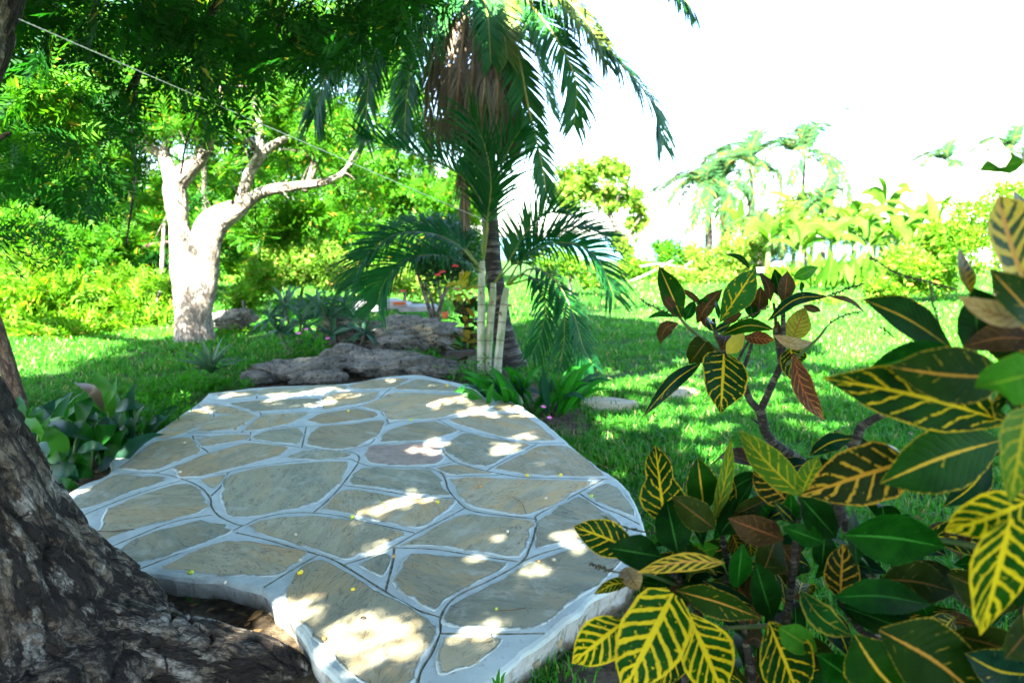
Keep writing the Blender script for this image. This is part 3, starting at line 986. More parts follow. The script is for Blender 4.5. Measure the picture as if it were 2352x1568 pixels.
# openings in the crown where sunlight comes through: (px, py, radius across m, length factor along the sun)
GAPS = [(858, 1452, .125), (890, 1425, .09), (830, 1470, .09), (945, 1475, .055), (925, 1500, .05), (955, 1140, .085), (925, 1150, .075), (880, 1170, .06), (850, 1185, .05), (1003, 1012, .10), (985, 1030, .09), (1172, 1022, .10), (1150, 1035, .06),
        (1100, 945, .15), (1060, 915, .15), (1010, 925, .12), (905, 880, .20), (960, 880, .14), (870, 890, .12), (1092, 1272, .05), (880, 1245, .05), (860, 1265, .045), (1145, 1232, .045),
        (1250, 1300, .05), (1225, 1305, .04), (1310, 1225, .06), (1330, 1250, .05), (1395, 1000, .06), (1425, 1085, .05), (1110, 1440, .05), (1140, 1425, .045), (1080, 1445, .045), (735, 1400, .05),
        (890, 775, .16), (870, 800, .10), (940, 742, .22), (975, 745, .16), (175, 1125, .09), (150, 1140, .07), (280, 1050, .07), (640, 1455, .12), (590, 1470, .09), (1380, 1105, .045), (1210, 1000, .07),
        (1180, 935, .10), (1010, 900, .10), (1215, 950, .08), (760, 925, .06), (820, 905, .08),
        (1450, 862, .36), (1400, 880, .25), (1520, 850, .30), (1585, 878, .28), (1640, 930, .22), (1490, 962, .22), (1440, 975, .14), (1600, 985, .18), (1540, 945, .18), (1700, 1060, .11), (1640, 1040, .10), (1720, 905, .20), (1780, 930, .2), (1850, 870, .3),
        (1480, 915, .12), (1570, 1030, .08), (1350, 900, .12), (1950, 900, .3), (1870, 980, .15), (1600, 840, .3), (1980, 830, .35), (1900, 820, .3), (540, 905, .10), (470, 940, .08), (645, 905, .08)]
gp = np.array([G(a, b, TOP if py_ else 0.05)[:2] for (a, b, r), py_ in zip(GAPS, [in_poly(*G(a, b, TOP)[:2], PLAT) for a, b, r in GAPS])])
gr = np.array([g[2] * (1.35 if g[0] > 1330 and g[2] > 0.09 else 1.0) for g in GAPS])


def shadow_xy(P):
    return P[:, :2] - SD[:2] * ((P[:, 2:3] - 0.1) / SD[2])


def sun_gap(P, pad):
    """True where a leaf bunch at P would shade one of the openings"""
    s = shadow_xy(P)
    d = np.linalg.norm(s[:, None] - gp[None], axis=2)
    wob = 1 + 0.42 * np.sin(3.1 * np.arctan2(s[:, 1:2] - gp[None, :, 1], s[:, 0:1] - gp[None, :, 0]) + np.arange(len(gp))[None] * 1.7) + 0.25 * np.sin(7 * np.arctan2(s[:, 1:2] - gp[None, :, 1], s[:, 0:1] - gp[None, :, 0]) + np.arange(len(gp))[None] * 2.9)
    return (d < (gr[None] * 0.98 * wob + pad)).any(1)


rgn = np.random.default_rng(8)
VIEW_OK = [(-300, -400), (980, -400), (985, 60), (930, 110), (850, 100), (760, 150), (700, 190), (560, 250), (430, 260), (330, 290), (270, 400), (230, 470), (190, 560), (120, 600), (-300, 640)]
pts = []
x0, x1, y0, y1 = -5.7, 5.7, -4, 11.5
cell = 0.135
for gx_ in np.arange(x0, x1, cell):
    for gy_ in np.arange(y0, y1, cell):
        a = np.array([gx_, gy_]) + rgn.uniform(0, cell, 2)
        if in_poly(a[0], a[1], SHADE):
            for k_ in range(1 if rgn.random() < 0.35 else 2):
                hgt = rgn.uniform(3.6, 5.4) if rgn.random() < 0.5 else rgn.uniform(4.6, 6.4)
                pts.append([a[0] + SD[0] / SD[2] * hgt, a[1] + SD[1] / SD[2] * hgt, hgt])
pts = np.array(pts)
px, py, dd = proj(pts)
inframe = (dd > 0.2) & (px > -120) & (px < 2470) & (py > -110) & (py < 1700)
cl_ = np.array([noise.noise(Vector((a * 0.006, b * 0.008, 2.2))) for a, b in zip(px, py)])
ok = ~inframe | (in_poly(px, py, VIEW_OK) & (rgn.random(len(pts)) < 0.02 + 0.8 * cl_))
pts = pts[ok & (dd < 60)]
V, F = crown_mesh(U_BIG, pts, rgn, 0.0, 0.75, 1.1)
# keep the openings: drop single leaves that would stand in them
fc = V[F].mean(1)
LIT = [(70, 190, 3.6), (110, 200, 3.6), (150, 180, 3.7), (130, 240, 3.6), (90, 230, 3.7), (60, 215, 3.6), (170, 220, 3.7), (120, 160, 3.7), (150, 260, 3.7), (130, 300, 3.7), (170, 330, 3.8), (110, 320, 3.8), (180, 290, 3.8)]
for (a, b, c) in LIT:
    q = fc - D(a, b, c)
    far = q - (q @ SD)[:, None] * SD[None]
    lit_ = (np.linalg.norm(far, axis=1) < 0.17) & (q @ SD > 0.1)
    F = F[~lit_]; fc = fc[~lit_]
F = F[~(sun_gap(fc, 0.02) & (np.random.default_rng(1).random(len(F)) < 0.93))]
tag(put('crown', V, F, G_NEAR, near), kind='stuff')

# the hanging boughs seen at the upper left: bunches in the crown mass, the clearest ones as leaf sprays of their own
LIT = [(70, 190, 3.6), (110, 200, 3.6), (150, 180, 3.7), (130, 240, 3.6), (90, 230, 3.7), (60, 215, 3.6), (170, 220, 3.7), (120, 160, 3.7), (150, 260, 3.7), (130, 300, 3.7), (170, 330, 3.8), (110, 320, 3.8), (180, 290, 3.8)]
seen = []
while len(seen) < 150:
    a, b = rgn.uniform(-60, 985), rgn.uniform(-60, 600)
    if not in_poly(a, b, VIEW_OK):
        continue
    dn = noise.noise(Vector((a * 0.008, b * 0.011, 4.7)))
    edge = -0.06 + 0.0019 * max(0, 300 - b) + (0.06 if a < 140 else 0)
    if rgn.random() < edge + 1.6 * dn - 0.02:
        seen.append(D(a, b, rgn.uniform(4.2, 7.2)))
seen = np.array(seen)
litp = np.array([D(a, b, c) for a, b, c in LIT])
V, F = crown_mesh(U_NEEM, seen, rgn, -0.25, 0.8, 1.15)
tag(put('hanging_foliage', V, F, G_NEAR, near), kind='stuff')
rgb_ = np.random.default_rng(77)
SPR = [rawmesh('leaf_spray', *cluster(6, 8, 0.26, 0.068, 0.022, rgb_, (0.4, 1.2)), G_NEAR) for _ in range(4)]
SPR_L = [rawmesh('leaf_spray', *cluster(6, 8, 0.26, 0.07, 0.023, rgb_, (0.4, 1.2)), G_MAIN) for _ in range(3)]  # sunlit sprays: the brighter leaf colour paints sunshine on them


def put_spray(me, p, d, s, parent):
    o = bpy.data.objects.new('leaf_spray', me)
    COL.objects.link(o)
    o.parent = parent
    R = rot_to(np.array([d]), np.array([rgb_.uniform(0, 6.28)]))[0]
    from mathutils import Matrix
    o.matrix_local = Matrix.Translation(Vector(p - ORG[parent.name])) @ Matrix([list(r) for r in R]).to_4x4() @ Matrix.Scale(s, 4)


for p in litp:
    put_spray(SPR_L[rgb_.integers(3)], p, nrm(rgb_.normal(size=3) * 0.5 + np.array([0.1, -0.1, -0.5])), rgb_.uniform(0.75, 1.0), near)
k = 0
while k < 85:
    a, b = rgb_.uniform(-30, 985), rgb_.uniform(-20, 560)
    if not in_poly(a, b, VIEW_OK) or rgb_.random() > 0.12 + 0.003 * max(0, 250 - b) + (0.2 if a < 230 else 0):
        continue
    put_spray(SPR[rgb_.integers(4)], D(a, b, rgb_.uniform(3.4, 5.0)), nrm(rgb_.normal(size=3) * 0.5 + np.array([0, 0, -0.6])), rgb_.uniform(0.8, 1.1), near)
    k += 1
for pts_ in ([(540, -60, 5.2, 14), (500, 10, 5.1, 11), (455, 60, 5.0, 9), (400, 105, 5.0, 8), (340, 140, 5.0, 8), (305, 190, 4.9, 6), (285, 240, 4.9, 4), (270, 310, 4.9, 3)],
             [(220, -60, 4.2, 5), (218, 20, 4.2, 4), (205, 50, 4.2, 3), (215, 90, 4.2, 2)],
             [(690, -60, 5.6, 5), (640, 60, 5.6, 4), (620, 160, 5.5, 3), (520, 300, 5.4, 2)],
             [(330, 140, 5.0, 5), (300, 260, 4.9, 4), (310, 400, 4.8, 3), (290, 560, 4.8, 2)],
             [(420, 90, 5.2, 5), (470, 200, 5.2, 3), (430, 320, 5.2, 2), (415, 400, 5.2, 2)],
             [(-20, 330, 4.0, 6), (60, 280, 4.0, 4), (120, 230, 3.9, 3), (190, 170, 3.9, 2)],
             [(880, -60, 6.2, 7), (830, 30, 6.1, 5), (790, 110, 6.0, 3)]):
    limb('twig', pts_, B_NEAR, near, 6, 26, 0.15, int(pts_[0][0]) % 50)

# ------------------------------------------------------------------ the pale forked tree in the left middle
main = thing('forked_tree', 'tall forked tree with pale sunlit trunk on the left lawn', 'tree', G(440, 788))
limb('trunk', [(448, 805, 9.75, 52), (446, 770, 9.75, 41), (443, 720, 9.75, 38), (440, 660, 9.75, 38), (434, 610, 9.75, 37), (424, 570, 9.75, 30), (411, 520, 9.75, 22), (405, 470, 9.75, 25), (402, 430, 9.75, 24), (425, 398, 9.8, 21), (455, 370, 9.9, 16), (475, 335, 10, 12), (490, 280, 10.1, 8)],
     B_MAIN, main, 56, 120, 0.05, 3, 0.014)
limb('limb', [(455, 740, 9.70, 22), (464, 690, 9.66, 25), (472, 640, 9.62, 26), (480, 590, 9.6, 23), (490, 545, 9.6, 21), (512, 508, 9.6, 19), (548, 482, 9.6, 17), (578, 456, 9.6, 14), (615, 438, 9.6, 13), (690, 427, 9.6, 10), (745, 418, 9.6, 8), (790, 396, 9.6, 6), (815, 350, 9.6, 3)],
     B_MAIN, main, 32, 110, 0.06, 7, 0.010)
limb('limb', [(440, 600, 9.7, 26), (462, 545, 9.68, 24), (478, 510, 9.66, 22), (505, 492, 9.64, 20), (540, 474, 9.62, 16)], B_MAIN, main, 24, 40, 0.06, 8, 0.008)
limb('limb', [(556, 470, 9.6, 15), (562, 430, 9.6, 12), (580, 385, 9.6, 12), (612, 345, 9.7, 10), (650, 322, 9.8, 8), (705, 300, 10, 6), (760, 250, 10.2, 4)], B_MAIN, main, 16, 50, 0.06, 9, 0.006)
limb('limb', [(572, 395, 9.6, 8), (590, 350, 9.5, 7), (560, 310, 9.4, 5), (520, 270, 9.3, 4), (505, 200, 9.2, 3)], B_MAIN, main, 10, 30, 0.06, 10)
limb('limb', [(404, 440, 9.75, 20), (388, 390, 9.9, 16), (378, 350, 10, 11), (396, 312, 10.1, 8), (425, 280, 10.2, 5), (470, 210, 10.3, 2.5)], B_MAIN, main, 16, 40, 0.06, 11, 0.006)
limb('limb', [(380, 360, 10, 12), (330, 335, 10.1, 11), (270, 310, 10.2, 9), (215, 280, 10.3, 7), (190, 200, 10.4, 4)], B_MAIN, main, 10, 30, 0.06, 12)
limb('limb', [(600, 350, 9.7, 9), (590, 200, 10, 11), (600, 185, 10, 10), (660, 190, 10, 9), (690, 165, 10, 6)], B_MAIN, main, 10, 30, 0.06, 13)
limb('limb', [(700, 440, 9.9, 7), (720, 380, 10, 8), (700, 330, 10.1, 6), (660, 305, 10.2, 4)], B_GREY, main, 10, 30, 0.06, 14)
LIMBS = [(448, 790), (440, 660), (405, 500), (402, 430), (460, 370), (385, 360), (480, 600), (520, 500), (580, 455), (640, 435), (700, 426), (780, 410), (565, 420), (585, 380), (620, 340), (660, 318), (500, 560), (440, 560), (440, 720), (420, 600), (425, 398), (550, 480), (372, 330), (410, 460)]
lm = np.array(LIMBPX, float)
rgm = np.random.default_rng(14)
P = np.vstack([blob(D(a, b, d), (rx, ry, rz), n, rgm, 0.2, -0.2, 1.6) for a, b, d, rx, ry, rz, n in (
    (250, 360, 10.2, 0.8, 0.9, 0.55, 70), (330, 250, 10.2, 1.0, 1.0, 0.6, 130), (430, 260, 9.9, 0.8, 0.8, 0.5, 90), (460, 200, 10.3, 0.9, 1.0, 0.6, 100), (560, 180, 10.2, 1.0, 1.0, 0.6, 100), (670, 240, 10.2, 0.9, 1.0, 0.6, 100),
    (760, 300, 10.2, 0.7, 0.9, 0.5, 80), (800, 400, 10.0, 0.5, 0.7, 0.45, 50), (640, 60, 10, 1.5, 1.2, 0.7, 75), (250, 120, 10.4, 1.2, 1.1, 0.7, 70), (440, 40, 10.2, 1.3, 1.1, 0.6, 70), (640, 520, 10.6, 0.85, 0.6, 0.32, 90),
    (720, 480, 10.4, 0.7, 0.6, 0.35, 70), (540, 350, 11.2, 0.9, 0.5, 0.5, 50), (330, 480, 10.8, 0.5, 0.5, 0.3, 26), (210, 250, 10.0, 0.7, 0.8, 0.5, 60), (860, 180, 10.4, 0.8, 0.9, 0.7, 70), (800, 100, 10.2, 0.8, 0.9, 0.7, 70))])
px, py, dd = proj(P)
nearl = np.array([np.min(np.hypot(a - lm[:, 0], b - lm[:, 1]) - lm[:, 2]) for a, b in zip(px, py)])
keep = ~((nearl < np.where(py < 390, 3, 34)) & (dd < 10.6) & (rgm.random(len(P)) < np.where(py < 330, 0.7, 0.95)))
P = P[keep]
# fine twigs with leaves along the limbs
tw = []
for (a, b, d) in [(690, 427, 9.6), (745, 418, 9.6), (640, 434, 9.6), (790, 396, 9.6), (600, 350, 9.7), (640, 325, 9.8), (580, 385, 9.6), (705, 300, 10), (560, 310, 9.4), (520, 270, 9.3), (372, 345, 10), (395, 310, 10.1), (440, 260, 10.2), (330, 335, 10.1), (270, 310, 10.2),
                  (425, 398, 9.8), (455, 370, 9.9), (475, 335, 10), (490, 280, 10.1), (600, 190, 10), (660, 190, 10), (720, 370, 10), (405, 470, 9.75), (615, 438, 9.6), (815, 350, 9.6), (215, 280, 10.3), (450, 230, 10.3), (505, 200, 9.2), (550, 470, 9.6), (590, 350, 9.5)]:
    for j in range(2):
        p0 = D(a, b, d)
        dr = nrm(rgm.normal(size=3) + [0, -0.2, 0.25])
        ln = rgm.uniform(0.35, 0.95)
        q = smooth_line(np.array([p0, p0 + dr * ln * 0.5 + [0, 0, 0.06], p0 + dr * ln + [0, 0, rgm.uniform(-0.15, 0.1)]]), 7)
        V, F = tube(q, np.linspace(0.016, 0.005, 7), 5, cap=False)
        put('twig', V, np.array(F), B_GREY, main, vec=V)
        tw += [q[-1], q[-1] + rgm.normal(size=3) * 0.1, q[4] + rgm.normal(size=3) * 0.06]
tw = np.array(tw)
px, py, dd = proj(tw)
nearl = np.array([np.min(np.hypot(a - lm[:, 0], b - lm[:, 1]) - lm[:, 2]) for a, b in zip(px, py)])
P = np.vstack([P, tw[(nearl > 30) | (py < 300)]])
V, F = crown_mesh(U_NEEM, P, rgm, 0.0, 0.9, 1.35)
tag(put('crown', V, F, G_MAIN, main), kind='stuff')

# slim brown trunk at the left edge
slim = thing('slim_tree', 'slim leaning tree with smooth brown trunk at the left edge behind the broad leaved plants', 'tree', G(40, 948))
limb('trunk', [(52, 985, 5.95, 20), (46, 945, 5.95, 19), (32, 890, 5.95, 18), (12, 820, 5.95, 17), (-10, 750, 5.95, 16), (-60, 600, 6.0, 14), (-130, 400, 6.1, 11), (-200, 150, 6.2, 7)], B_BROWN, slim, 24, 60, 0.03, 2, 0.003)
rgq = np.random.default_rng(15)
V, F = crown_mesh(U_NEEM, blob(D(-220, 250, 6.2), (0.9, 1.2, 1.1), 150, rgq, 0.2, -0.3, 1.5), rgq, 0.0, 0.8, 1.2)
tag(put('crown', V, F, G_MAIN, slim), kind='stuff')


# ------------------------------------------------------------------ trees and shrubs round the garden
def tree(name, label, cat, base, stems, crown, mat, units, group=None, seed=1, bark=None, up=0.2, smin=0.9, smax=1.4, inner=0.35, thr=-0.12, fr=1.2):
    """base (px, py on the ground plane or point); stems list of px limbs; crown list of (px, py, depth, rx m, ry m, rz m, n)"""
    r = thing(name, label, cat, base, group)
    rg = np.random.default_rng(seed)
    for i, s in enumerate(stems):
        limb('trunk' if i == 0 else 'limb', s, bark or B_GREY, r, 8, 20, 0.06, seed + i)
    Pp = np.vstack([blob(D(a, b, d), (rx, ry, rz), n, rg, inner, thr, fr) for a, b, d, rx, ry, rz, n in crown])
    Pp = Pp[Pp[:, 2] > ground_h(Pp[:, 0], Pp[:, 1]) + 0.03]
    V, F = crown_mesh(units, Pp, rg, up, smin, smax)
    tag(put('crown' if 'tree' in name else 'foliage', V, F, mat, r), kind='stuff')
    return r


def gz(px, d):
    """ground point under picture column px at depth d"""
    x = (px - 1176) / FPX * d
    y = (d - CAMZ * math.sin(_p)) / math.cos(_p)
    return np.array([x, y, float(ground_h(np.array(x), np.array(y)))])


GB = 'shrubs along the left edge of the lawn'
tree('leafy_shrub', 'bright feathery shrub at the far left edge of the lawn', 'shrub', gz(70, 10.6), [[(80, 860, 10.6, 4), (75, 780, 10.6, 3), (60, 700, 10.6, 2)]],
     [(50, 720, 10.6, 0.75, 0.7, 0.5, 120), (110, 690, 10.8, 0.6, 0.6, 0.45, 90), (20, 640, 10.8, 0.6, 0.6, 0.4, 70)], G_BUSH, U_FAR, GB, 31)
tree('leafy_shrub', 'low yellow green shrub spilling onto the sunlit lawn at left', 'shrub', gz(160, 10.2), [[(150, 850, 10.2, 4), (160, 810, 10.2, 3)]],
     [(140, 790, 10.2, 0.65, 0.5, 0.35, 100), (70, 810, 10.0, 0.5, 0.4, 0.3, 60), (220, 770, 10.6, 0.5, 0.4, 0.3, 70)], G_BUSH, U_FAR, GB, 32)
tree('leafy_shrub', 'broad feathery shrub just left of the pale forked trunk', 'shrub', gz(320, 11.6), [[(320, 790, 11.6, 5), (330, 740, 11.6, 4), (365, 690, 11.6, 3)], [(300, 790, 11.4, 3), (345, 735, 11.4, 4), (368, 668, 11.4, 3)]],
     [(300, 690, 11.8, 0.9, 0.7, 0.55, 150), (350, 740, 11.6, 0.5, 0.5, 0.35, 70), (240, 730, 11.6, 0.6, 0.5, 0.4, 80)], G_BUSH, U_FAR, GB, 33)
tree('leafy_shrub', 'mid green shrub in front of the brown trunk on the left', 'shrub', gz(170, 12.4), [[(180, 800, 12.4, 4), (170, 700, 12.4, 3)]],
     [(170, 620, 12.4, 1.0, 0.8, 0.6, 150), (60, 560, 12.2, 0.9, 0.8, 0.7, 130), (230, 560, 12.8, 0.7, 0.7, 0.5, 90)], G_MAIN, U_FAR, GB, 34)
tree('rounded_shrub', 'round pale yellow green shrub in full sun right of the forked trunk', 'shrub', gz(690, 15.5), [[(690, 730, 15.5, 6), (692, 680, 15.5, 4), (700, 640, 15.5, 3)]],
     [(690, 600, 15.5, 1.15, 0.9, 0.62, 330), (620, 630, 15.2, 0.6, 0.6, 0.4, 100), (770, 630, 15.4, 0.6, 0.6, 0.4, 100)], G_PALE, U_BUSH, None, 35, smin=1.1, smax=1.7)
tree('leafy_shrub', 'small shrub in sun between the forked trunk and the round pale shrub', 'shrub', gz(560, 13.0), [[(560, 740, 13, 4), (558, 690, 13, 3)]],
     [(555, 690, 13.0, 0.5, 0.5, 0.35, 80), (590, 640, 13.4, 0.45, 0.5, 0.45, 70)], G_BUSH, U_BUSH, GB, 36, smin=1.0, smax=1.5)
GT = 'background trees behind the left lawn'
tree('dark_tree', 'dark tree with crooked brown trunk in the shade left of the forked trunk', 'tree', gz(285, 14.0), [[(280, 790, 14, 12), (288, 700, 14, 11), (282, 610, 14, 10), (290, 520, 14, 9), (296, 470, 14, 8), (320, 380, 14, 6)], [(284, 620, 14, 8), (310, 580, 13.9, 6), (350, 562, 13.8, 5), (400, 555, 13.8, 3)]],
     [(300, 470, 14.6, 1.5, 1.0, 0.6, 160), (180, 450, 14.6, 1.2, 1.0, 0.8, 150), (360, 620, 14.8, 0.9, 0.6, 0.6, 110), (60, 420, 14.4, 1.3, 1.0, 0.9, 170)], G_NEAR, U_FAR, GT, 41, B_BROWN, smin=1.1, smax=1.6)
tree('pale_pole_tree', 'thin straight pale stem standing left of the forked trunk', 'tree', gz(372, 12.6), [[(371, 740, 12.6, 5), (373, 600, 12.6, 5), (378, 500, 12.6, 4), (382, 420, 12.6, 3), (384, 380, 12.6, 2)]],
     [(385, 400, 12.8, 0.4, 0.5, 0.4, 30)], G_MAIN, U_FAR, None, 42, B_MAIN)
tree('leafy_tree', 'tall sunlit tree filling the gap behind the forked tree', 'tree', gz(600, 18), [[(600, 720, 18, 8), (590, 560, 18, 7), (600, 400, 18, 6)], [(600, 520, 18, 6), (660, 420, 18, 4), (720, 340, 18, 3)]],
     [(540, 420, 18, 1.6, 1.2, 1.0, 120), (700, 400, 18.4, 1.6, 1.2, 0.9, 110), (440, 560, 18, 1.3, 1.0, 0.9, 140), (620, 250, 18.6, 1.8, 1.3, 1.0, 90), (780, 520, 18, 1.2, 1.0, 0.7, 120)], G_MAIN, U_FAR, GT, 43, smin=1.2, smax=1.8, thr=-0.05)
tree('leafy_tree', 'broad sunlit tree behind the left canopy at the frame edge', 'tree', gz(120, 18), [[(120, 700, 18, 9), (130, 500, 18, 8), (140, 350, 18, 6)], [(130, 520, 18, 6), (60, 400, 18, 4), (20, 300, 18, 3)]],
     [(100, 300, 18, 1.9, 1.3, 1.2, 150), (280, 260, 18.4, 1.6, 1.2, 1.1, 90), (60, 480, 17.8, 1.5, 1.1, 0.9, 190), (20, 130, 18, 1.5, 1.2, 1.1, 80), (180, 400, 18.4, 1.2, 1.1, 0.8, 130), (230, 620, 18, 1.4, 0.8, 0.8, 140)], G_BUSH, U_FAR, GT, 44, smin=1.2, smax=1.8, thr=-0.05)
tree('leafy_tree', 'tall tree behind the left fronds of the coconut palm', 'tree', gz(870, 18.5), [[(870, 720, 18.5, 7), (875, 600, 18.5, 6), (880, 450, 18.5, 5)], [(874, 560, 18.5, 5), (930, 470, 18.5, 4), (960, 400, 18.5, 3)]],
     [(860, 420, 18.5, 1.4, 1.1, 0.9, 170), (950, 330, 18.8, 1.2, 1.0, 0.9, 60), (990, 470, 18.4, 1.1, 0.9, 0.8, 120), (850, 560, 18.4, 1.2, 0.9, 0.6, 130), (760, 300, 18.8, 1.2, 1.0, 0.8, 60), (960, 590, 18.4, 1.0, 0.8, 0.6, 110)], G_MAIN, U_FAR, GT, 45, smin=1.2, smax=1.7, thr=-0.05)
tree('leafy_tree', 'high leafy tree top showing above the forked tree', 'tree', gz(480, 16.5), [[(480, 720, 16.5, 7), (470, 400, 16.5, 6), (480, 150, 16.5, 4)]],
     [(380, 130, 16.5, 1.8, 1.2, 1.0, 80), (560, 60, 16.8, 2.0, 1.2, 0.9, 80), (760, 90, 16.8, 1.8, 1.2, 1.0, 60), (880, 60, 17, 1.2, 1.0, 1.0, 45), (200, 60, 16.6, 1.5, 1.1, 1.0, 60), (900, 220, 17.2, 0.9, 0.9, 0.8, 40)], G_MAIN, U_FAR, GT, 46, smin=1.2, smax=1.7, thr=0.0)
tree('leafy_shrub', 'bright low shrubs seen under the left fronds of the cane palm', 'shrub', gz(930, 15), [[(930, 720, 15, 4), (930, 670, 15, 3)]],
     [(900, 640, 15, 0.9, 0.7, 0.4, 120), (1000, 660, 15.4, 0.7, 0.6, 0.35, 90)], G_PALE, U_BUSH, None, 47, smin=1.0, smax=1.5)
tree('leafy_tree', 'dense tree line filling the gap behind the forked trunk', 'tree', gz(480, 22), [[(480, 700, 22, 6), (480, 560, 22, 5)]],
     [(380, 560, 22, 2.2, 1.2, 1.3, 200), (560, 580, 22, 2.0, 1.2, 1.0, 200), (700, 540, 22.5, 2.0, 1.2, 1.0, 200), (480, 480, 22.5, 1.8, 1.2, 1.0, 150)], G_BUSH, U_FAR, GT, 49, smin=1.6, smax=2.4, thr=-0.3)
tree('leafy_tree', 'dense green trees behind the cane palm on its left', 'tree', gz(960, 22), [[(960, 700, 22, 6), (960, 560, 22, 5)]],
     [(880, 600, 22, 1.8, 1.2, 0.9, 190), (1030, 580, 22, 1.5, 1.2, 1.0, 170), (960, 480, 22.5, 1.5, 1.2, 1.0, 120), (1060, 460, 22.5, 0.9, 1.0, 1.0, 80)], G_BUSH, U_FAR, GT, 50, smin=1.6, smax=2.4, thr=-0.25)
tree('leafy_tree', 'dense tree line at the far left under the canopy', 'tree', gz(120, 22), [[(120, 700, 22, 6), (120, 560, 22, 5)]],
     [(60, 560, 22, 2.2, 1.2, 1.6, 220), (240, 540, 22, 2.2, 1.2, 1.6, 220), (150, 380, 22.5, 2.2, 1.2, 1.3, 160)], G_BUSH, U_FAR, GT, 53, smin=1.6, smax=2.4, thr=-0.3)
for (a, b, d, rx, rz, n, lab, sd) in ((1850, 500, 33, 1.9, 1.6, 260, 'pale green tree mass behind the banana plants, left part', 70), (1960, 520, 33, 1.7, 1.3, 230, 'pale green shrub mass under the thatched roof', 71), (2080, 545, 30, 1.5, 1.0, 200, 'pale shrub hiding the white house wall', 72), (1760, 560, 34, 1.3, 1.1, 170, 'pale tall shrub between the tank and the far palms', 73), (2170, 560, 22, 0.9, 0.8, 190, 'bright shrub beside the dense round tree at right', 74), (1560, 640, 22, 1.0, 0.3, 110, 'low bright growth at the lawn edge under the dead branches', 75), (1800, 640, 22, 0.7, 0.30, 90, 'bright shrub just right of the tank in front of the banana stems', 76), (1885, 635, 22, 0.7, 0.32, 100, 'bright shrub behind the upright paddle leaves, left part', 77), (1985, 630, 21.5, 0.8, 0.36, 110, 'bright shrub behind the upright paddle leaves, right part', 78), (2075, 600, 20, 0.6, 0.4, 110, 'bright shrub above the orange flowered bush', 79)):
    tree('leafy_shrub', lab, 'shrub', gz(a, d), [[(a, 640, d, 3), (a, b + 20, d, 2)]], [(a, b, d, rx, 0.9, rz, n)], G_BUSH if sd in (70, 74, 76, 78) else G_PALE, U_BUSH, 'shrubs across the far side of the right lawn', sd, smin=1.5, smax=2.4, thr=-0.25)
# red flowered small tree among the rocks
bou = tree('flowering_shrub', 'small multi stemmed shrub with grey stems and red flowers behind the rocks', 'shrub', gz(998, 9.4),
     [[(995, 745, 9.3, 6), (990, 722, 9.3, 5), (967, 650, 9.3, 4), (952, 610, 9.3, 3)], [(1000, 745, 9.3, 6), (1008, 715, 9.3, 5), (1024, 667, 9.3, 4), (1038, 645, 9.3, 4), (1050, 600, 9.3, 2)], [(998, 735, 9.3, 4), (992, 690, 9.3, 3), (976, 655, 9.3, 2)], [(1000, 740, 9.3, 4), (1012, 690, 9.3, 3), (1005, 640, 9.3, 2)]],
     [(1000, 610, 9.4, 0.55, 0.4, 0.3, 150), (940, 600, 9.4, 0.4, 0.35, 0.25, 70), (1060, 590, 9.4, 0.35, 0.35, 0.3, 70), (1020, 550, 9.5, 0.5, 0.4, 0.3, 70)], G_DARK, U_TINY, None, 48, B_GREY, smin=1.2, smax=1.8)
M_RED = plain('red_petal', (0.55, 0.03, 0.03), (0.7, 0.06, 0.05), 20, 0.5)
M_ORANGE = plain('orange_petal', (0.75, 0.11, 0.02), (0.85, 0.17, 0.03), 20, 0.5)
M_PINK = plain('pink_petal', (0.75, 0.18, 0.5), None, 1, 0.5)


def flower(p, r, mat, parent, n=6, rg=np.random.default_rng(1), name='flower'):
    mb = MB()
    for i in range(n):
        d = nrm([math.cos(6.28 * i / n), math.sin(6.28 * i / n) * 0.7 - 0.2, 0.45 + rg.uniform(-0.3, 0.3)])
        P = np.array([p + d * r * s + np.array([0, 0, -0.25 * r * s * s]) for s in (0, 0.5, 1.0)])
        mb.add(*blade(P, [r * 0.12, r * 0.42, r * 0.1], np.array([0, -0.6, 0.8]), 0.3)[:2])
    return mb.put(name, mat, parent)


for a, b in ((1005, 633), (1017, 626), (925, 670), (1046, 612)):
    flower(D(a, b, 9.0), 0.05, M_RED, bou)

# sea almond tree on the shore side
tree('shore_tree', 'rounded yellow green tree standing against the sky right of the coconut palm', 'tree', gz(1400, 25),
     [[(1445, 640, 25, 8), (1430, 560, 25, 7), (1400, 490, 25, 6), (1375, 430, 25, 5)], [(1400, 490, 25, 5), (1440, 420, 25, 4), (1450, 390, 25, 2)], [(1405, 500, 25, 5), (1340, 440, 25, 4), (1310, 400, 25, 2)], [(1430, 560, 25, 4), (1470, 500, 25, 3), (1490, 470, 25, 2)]],
     [(1330, 405, 25, 0.9, 0.9, 0.6, 95), (1400, 390, 25, 0.9, 0.9, 0.5, 90), (1420, 450, 25, 1.1, 0.9, 0.7, 130), (1320, 460, 25, 0.8, 0.8, 0.6, 85), (1465, 500, 25, 0.55, 0.6, 0.6, 60), (1440, 560, 25, 0.6, 0.6, 0.5, 55), (1290, 420, 25, 0.5, 0.6, 0.5, 45)], G_PALE, U_ROUND, None, 51, B_GREY, smin=0.9, smax=1.3, thr=0.05, fr=1.9)
tree('leafy_shrub', 'bright shrub behind the right fronds of the cane palm', 'shrub', gz(1310, 17), [[(1310, 690, 17, 4), (1310, 620, 17, 3)]],
     [(1290, 600, 17, 0.9, 0.7, 0.45, 120), (1370, 640, 17, 0.5, 0.5, 0.3, 60)], G_BUSH, U_BUSH, None, 52, smin=1.1, smax=1.6)
GR_ = 'shrubs across the far side of the right lawn'
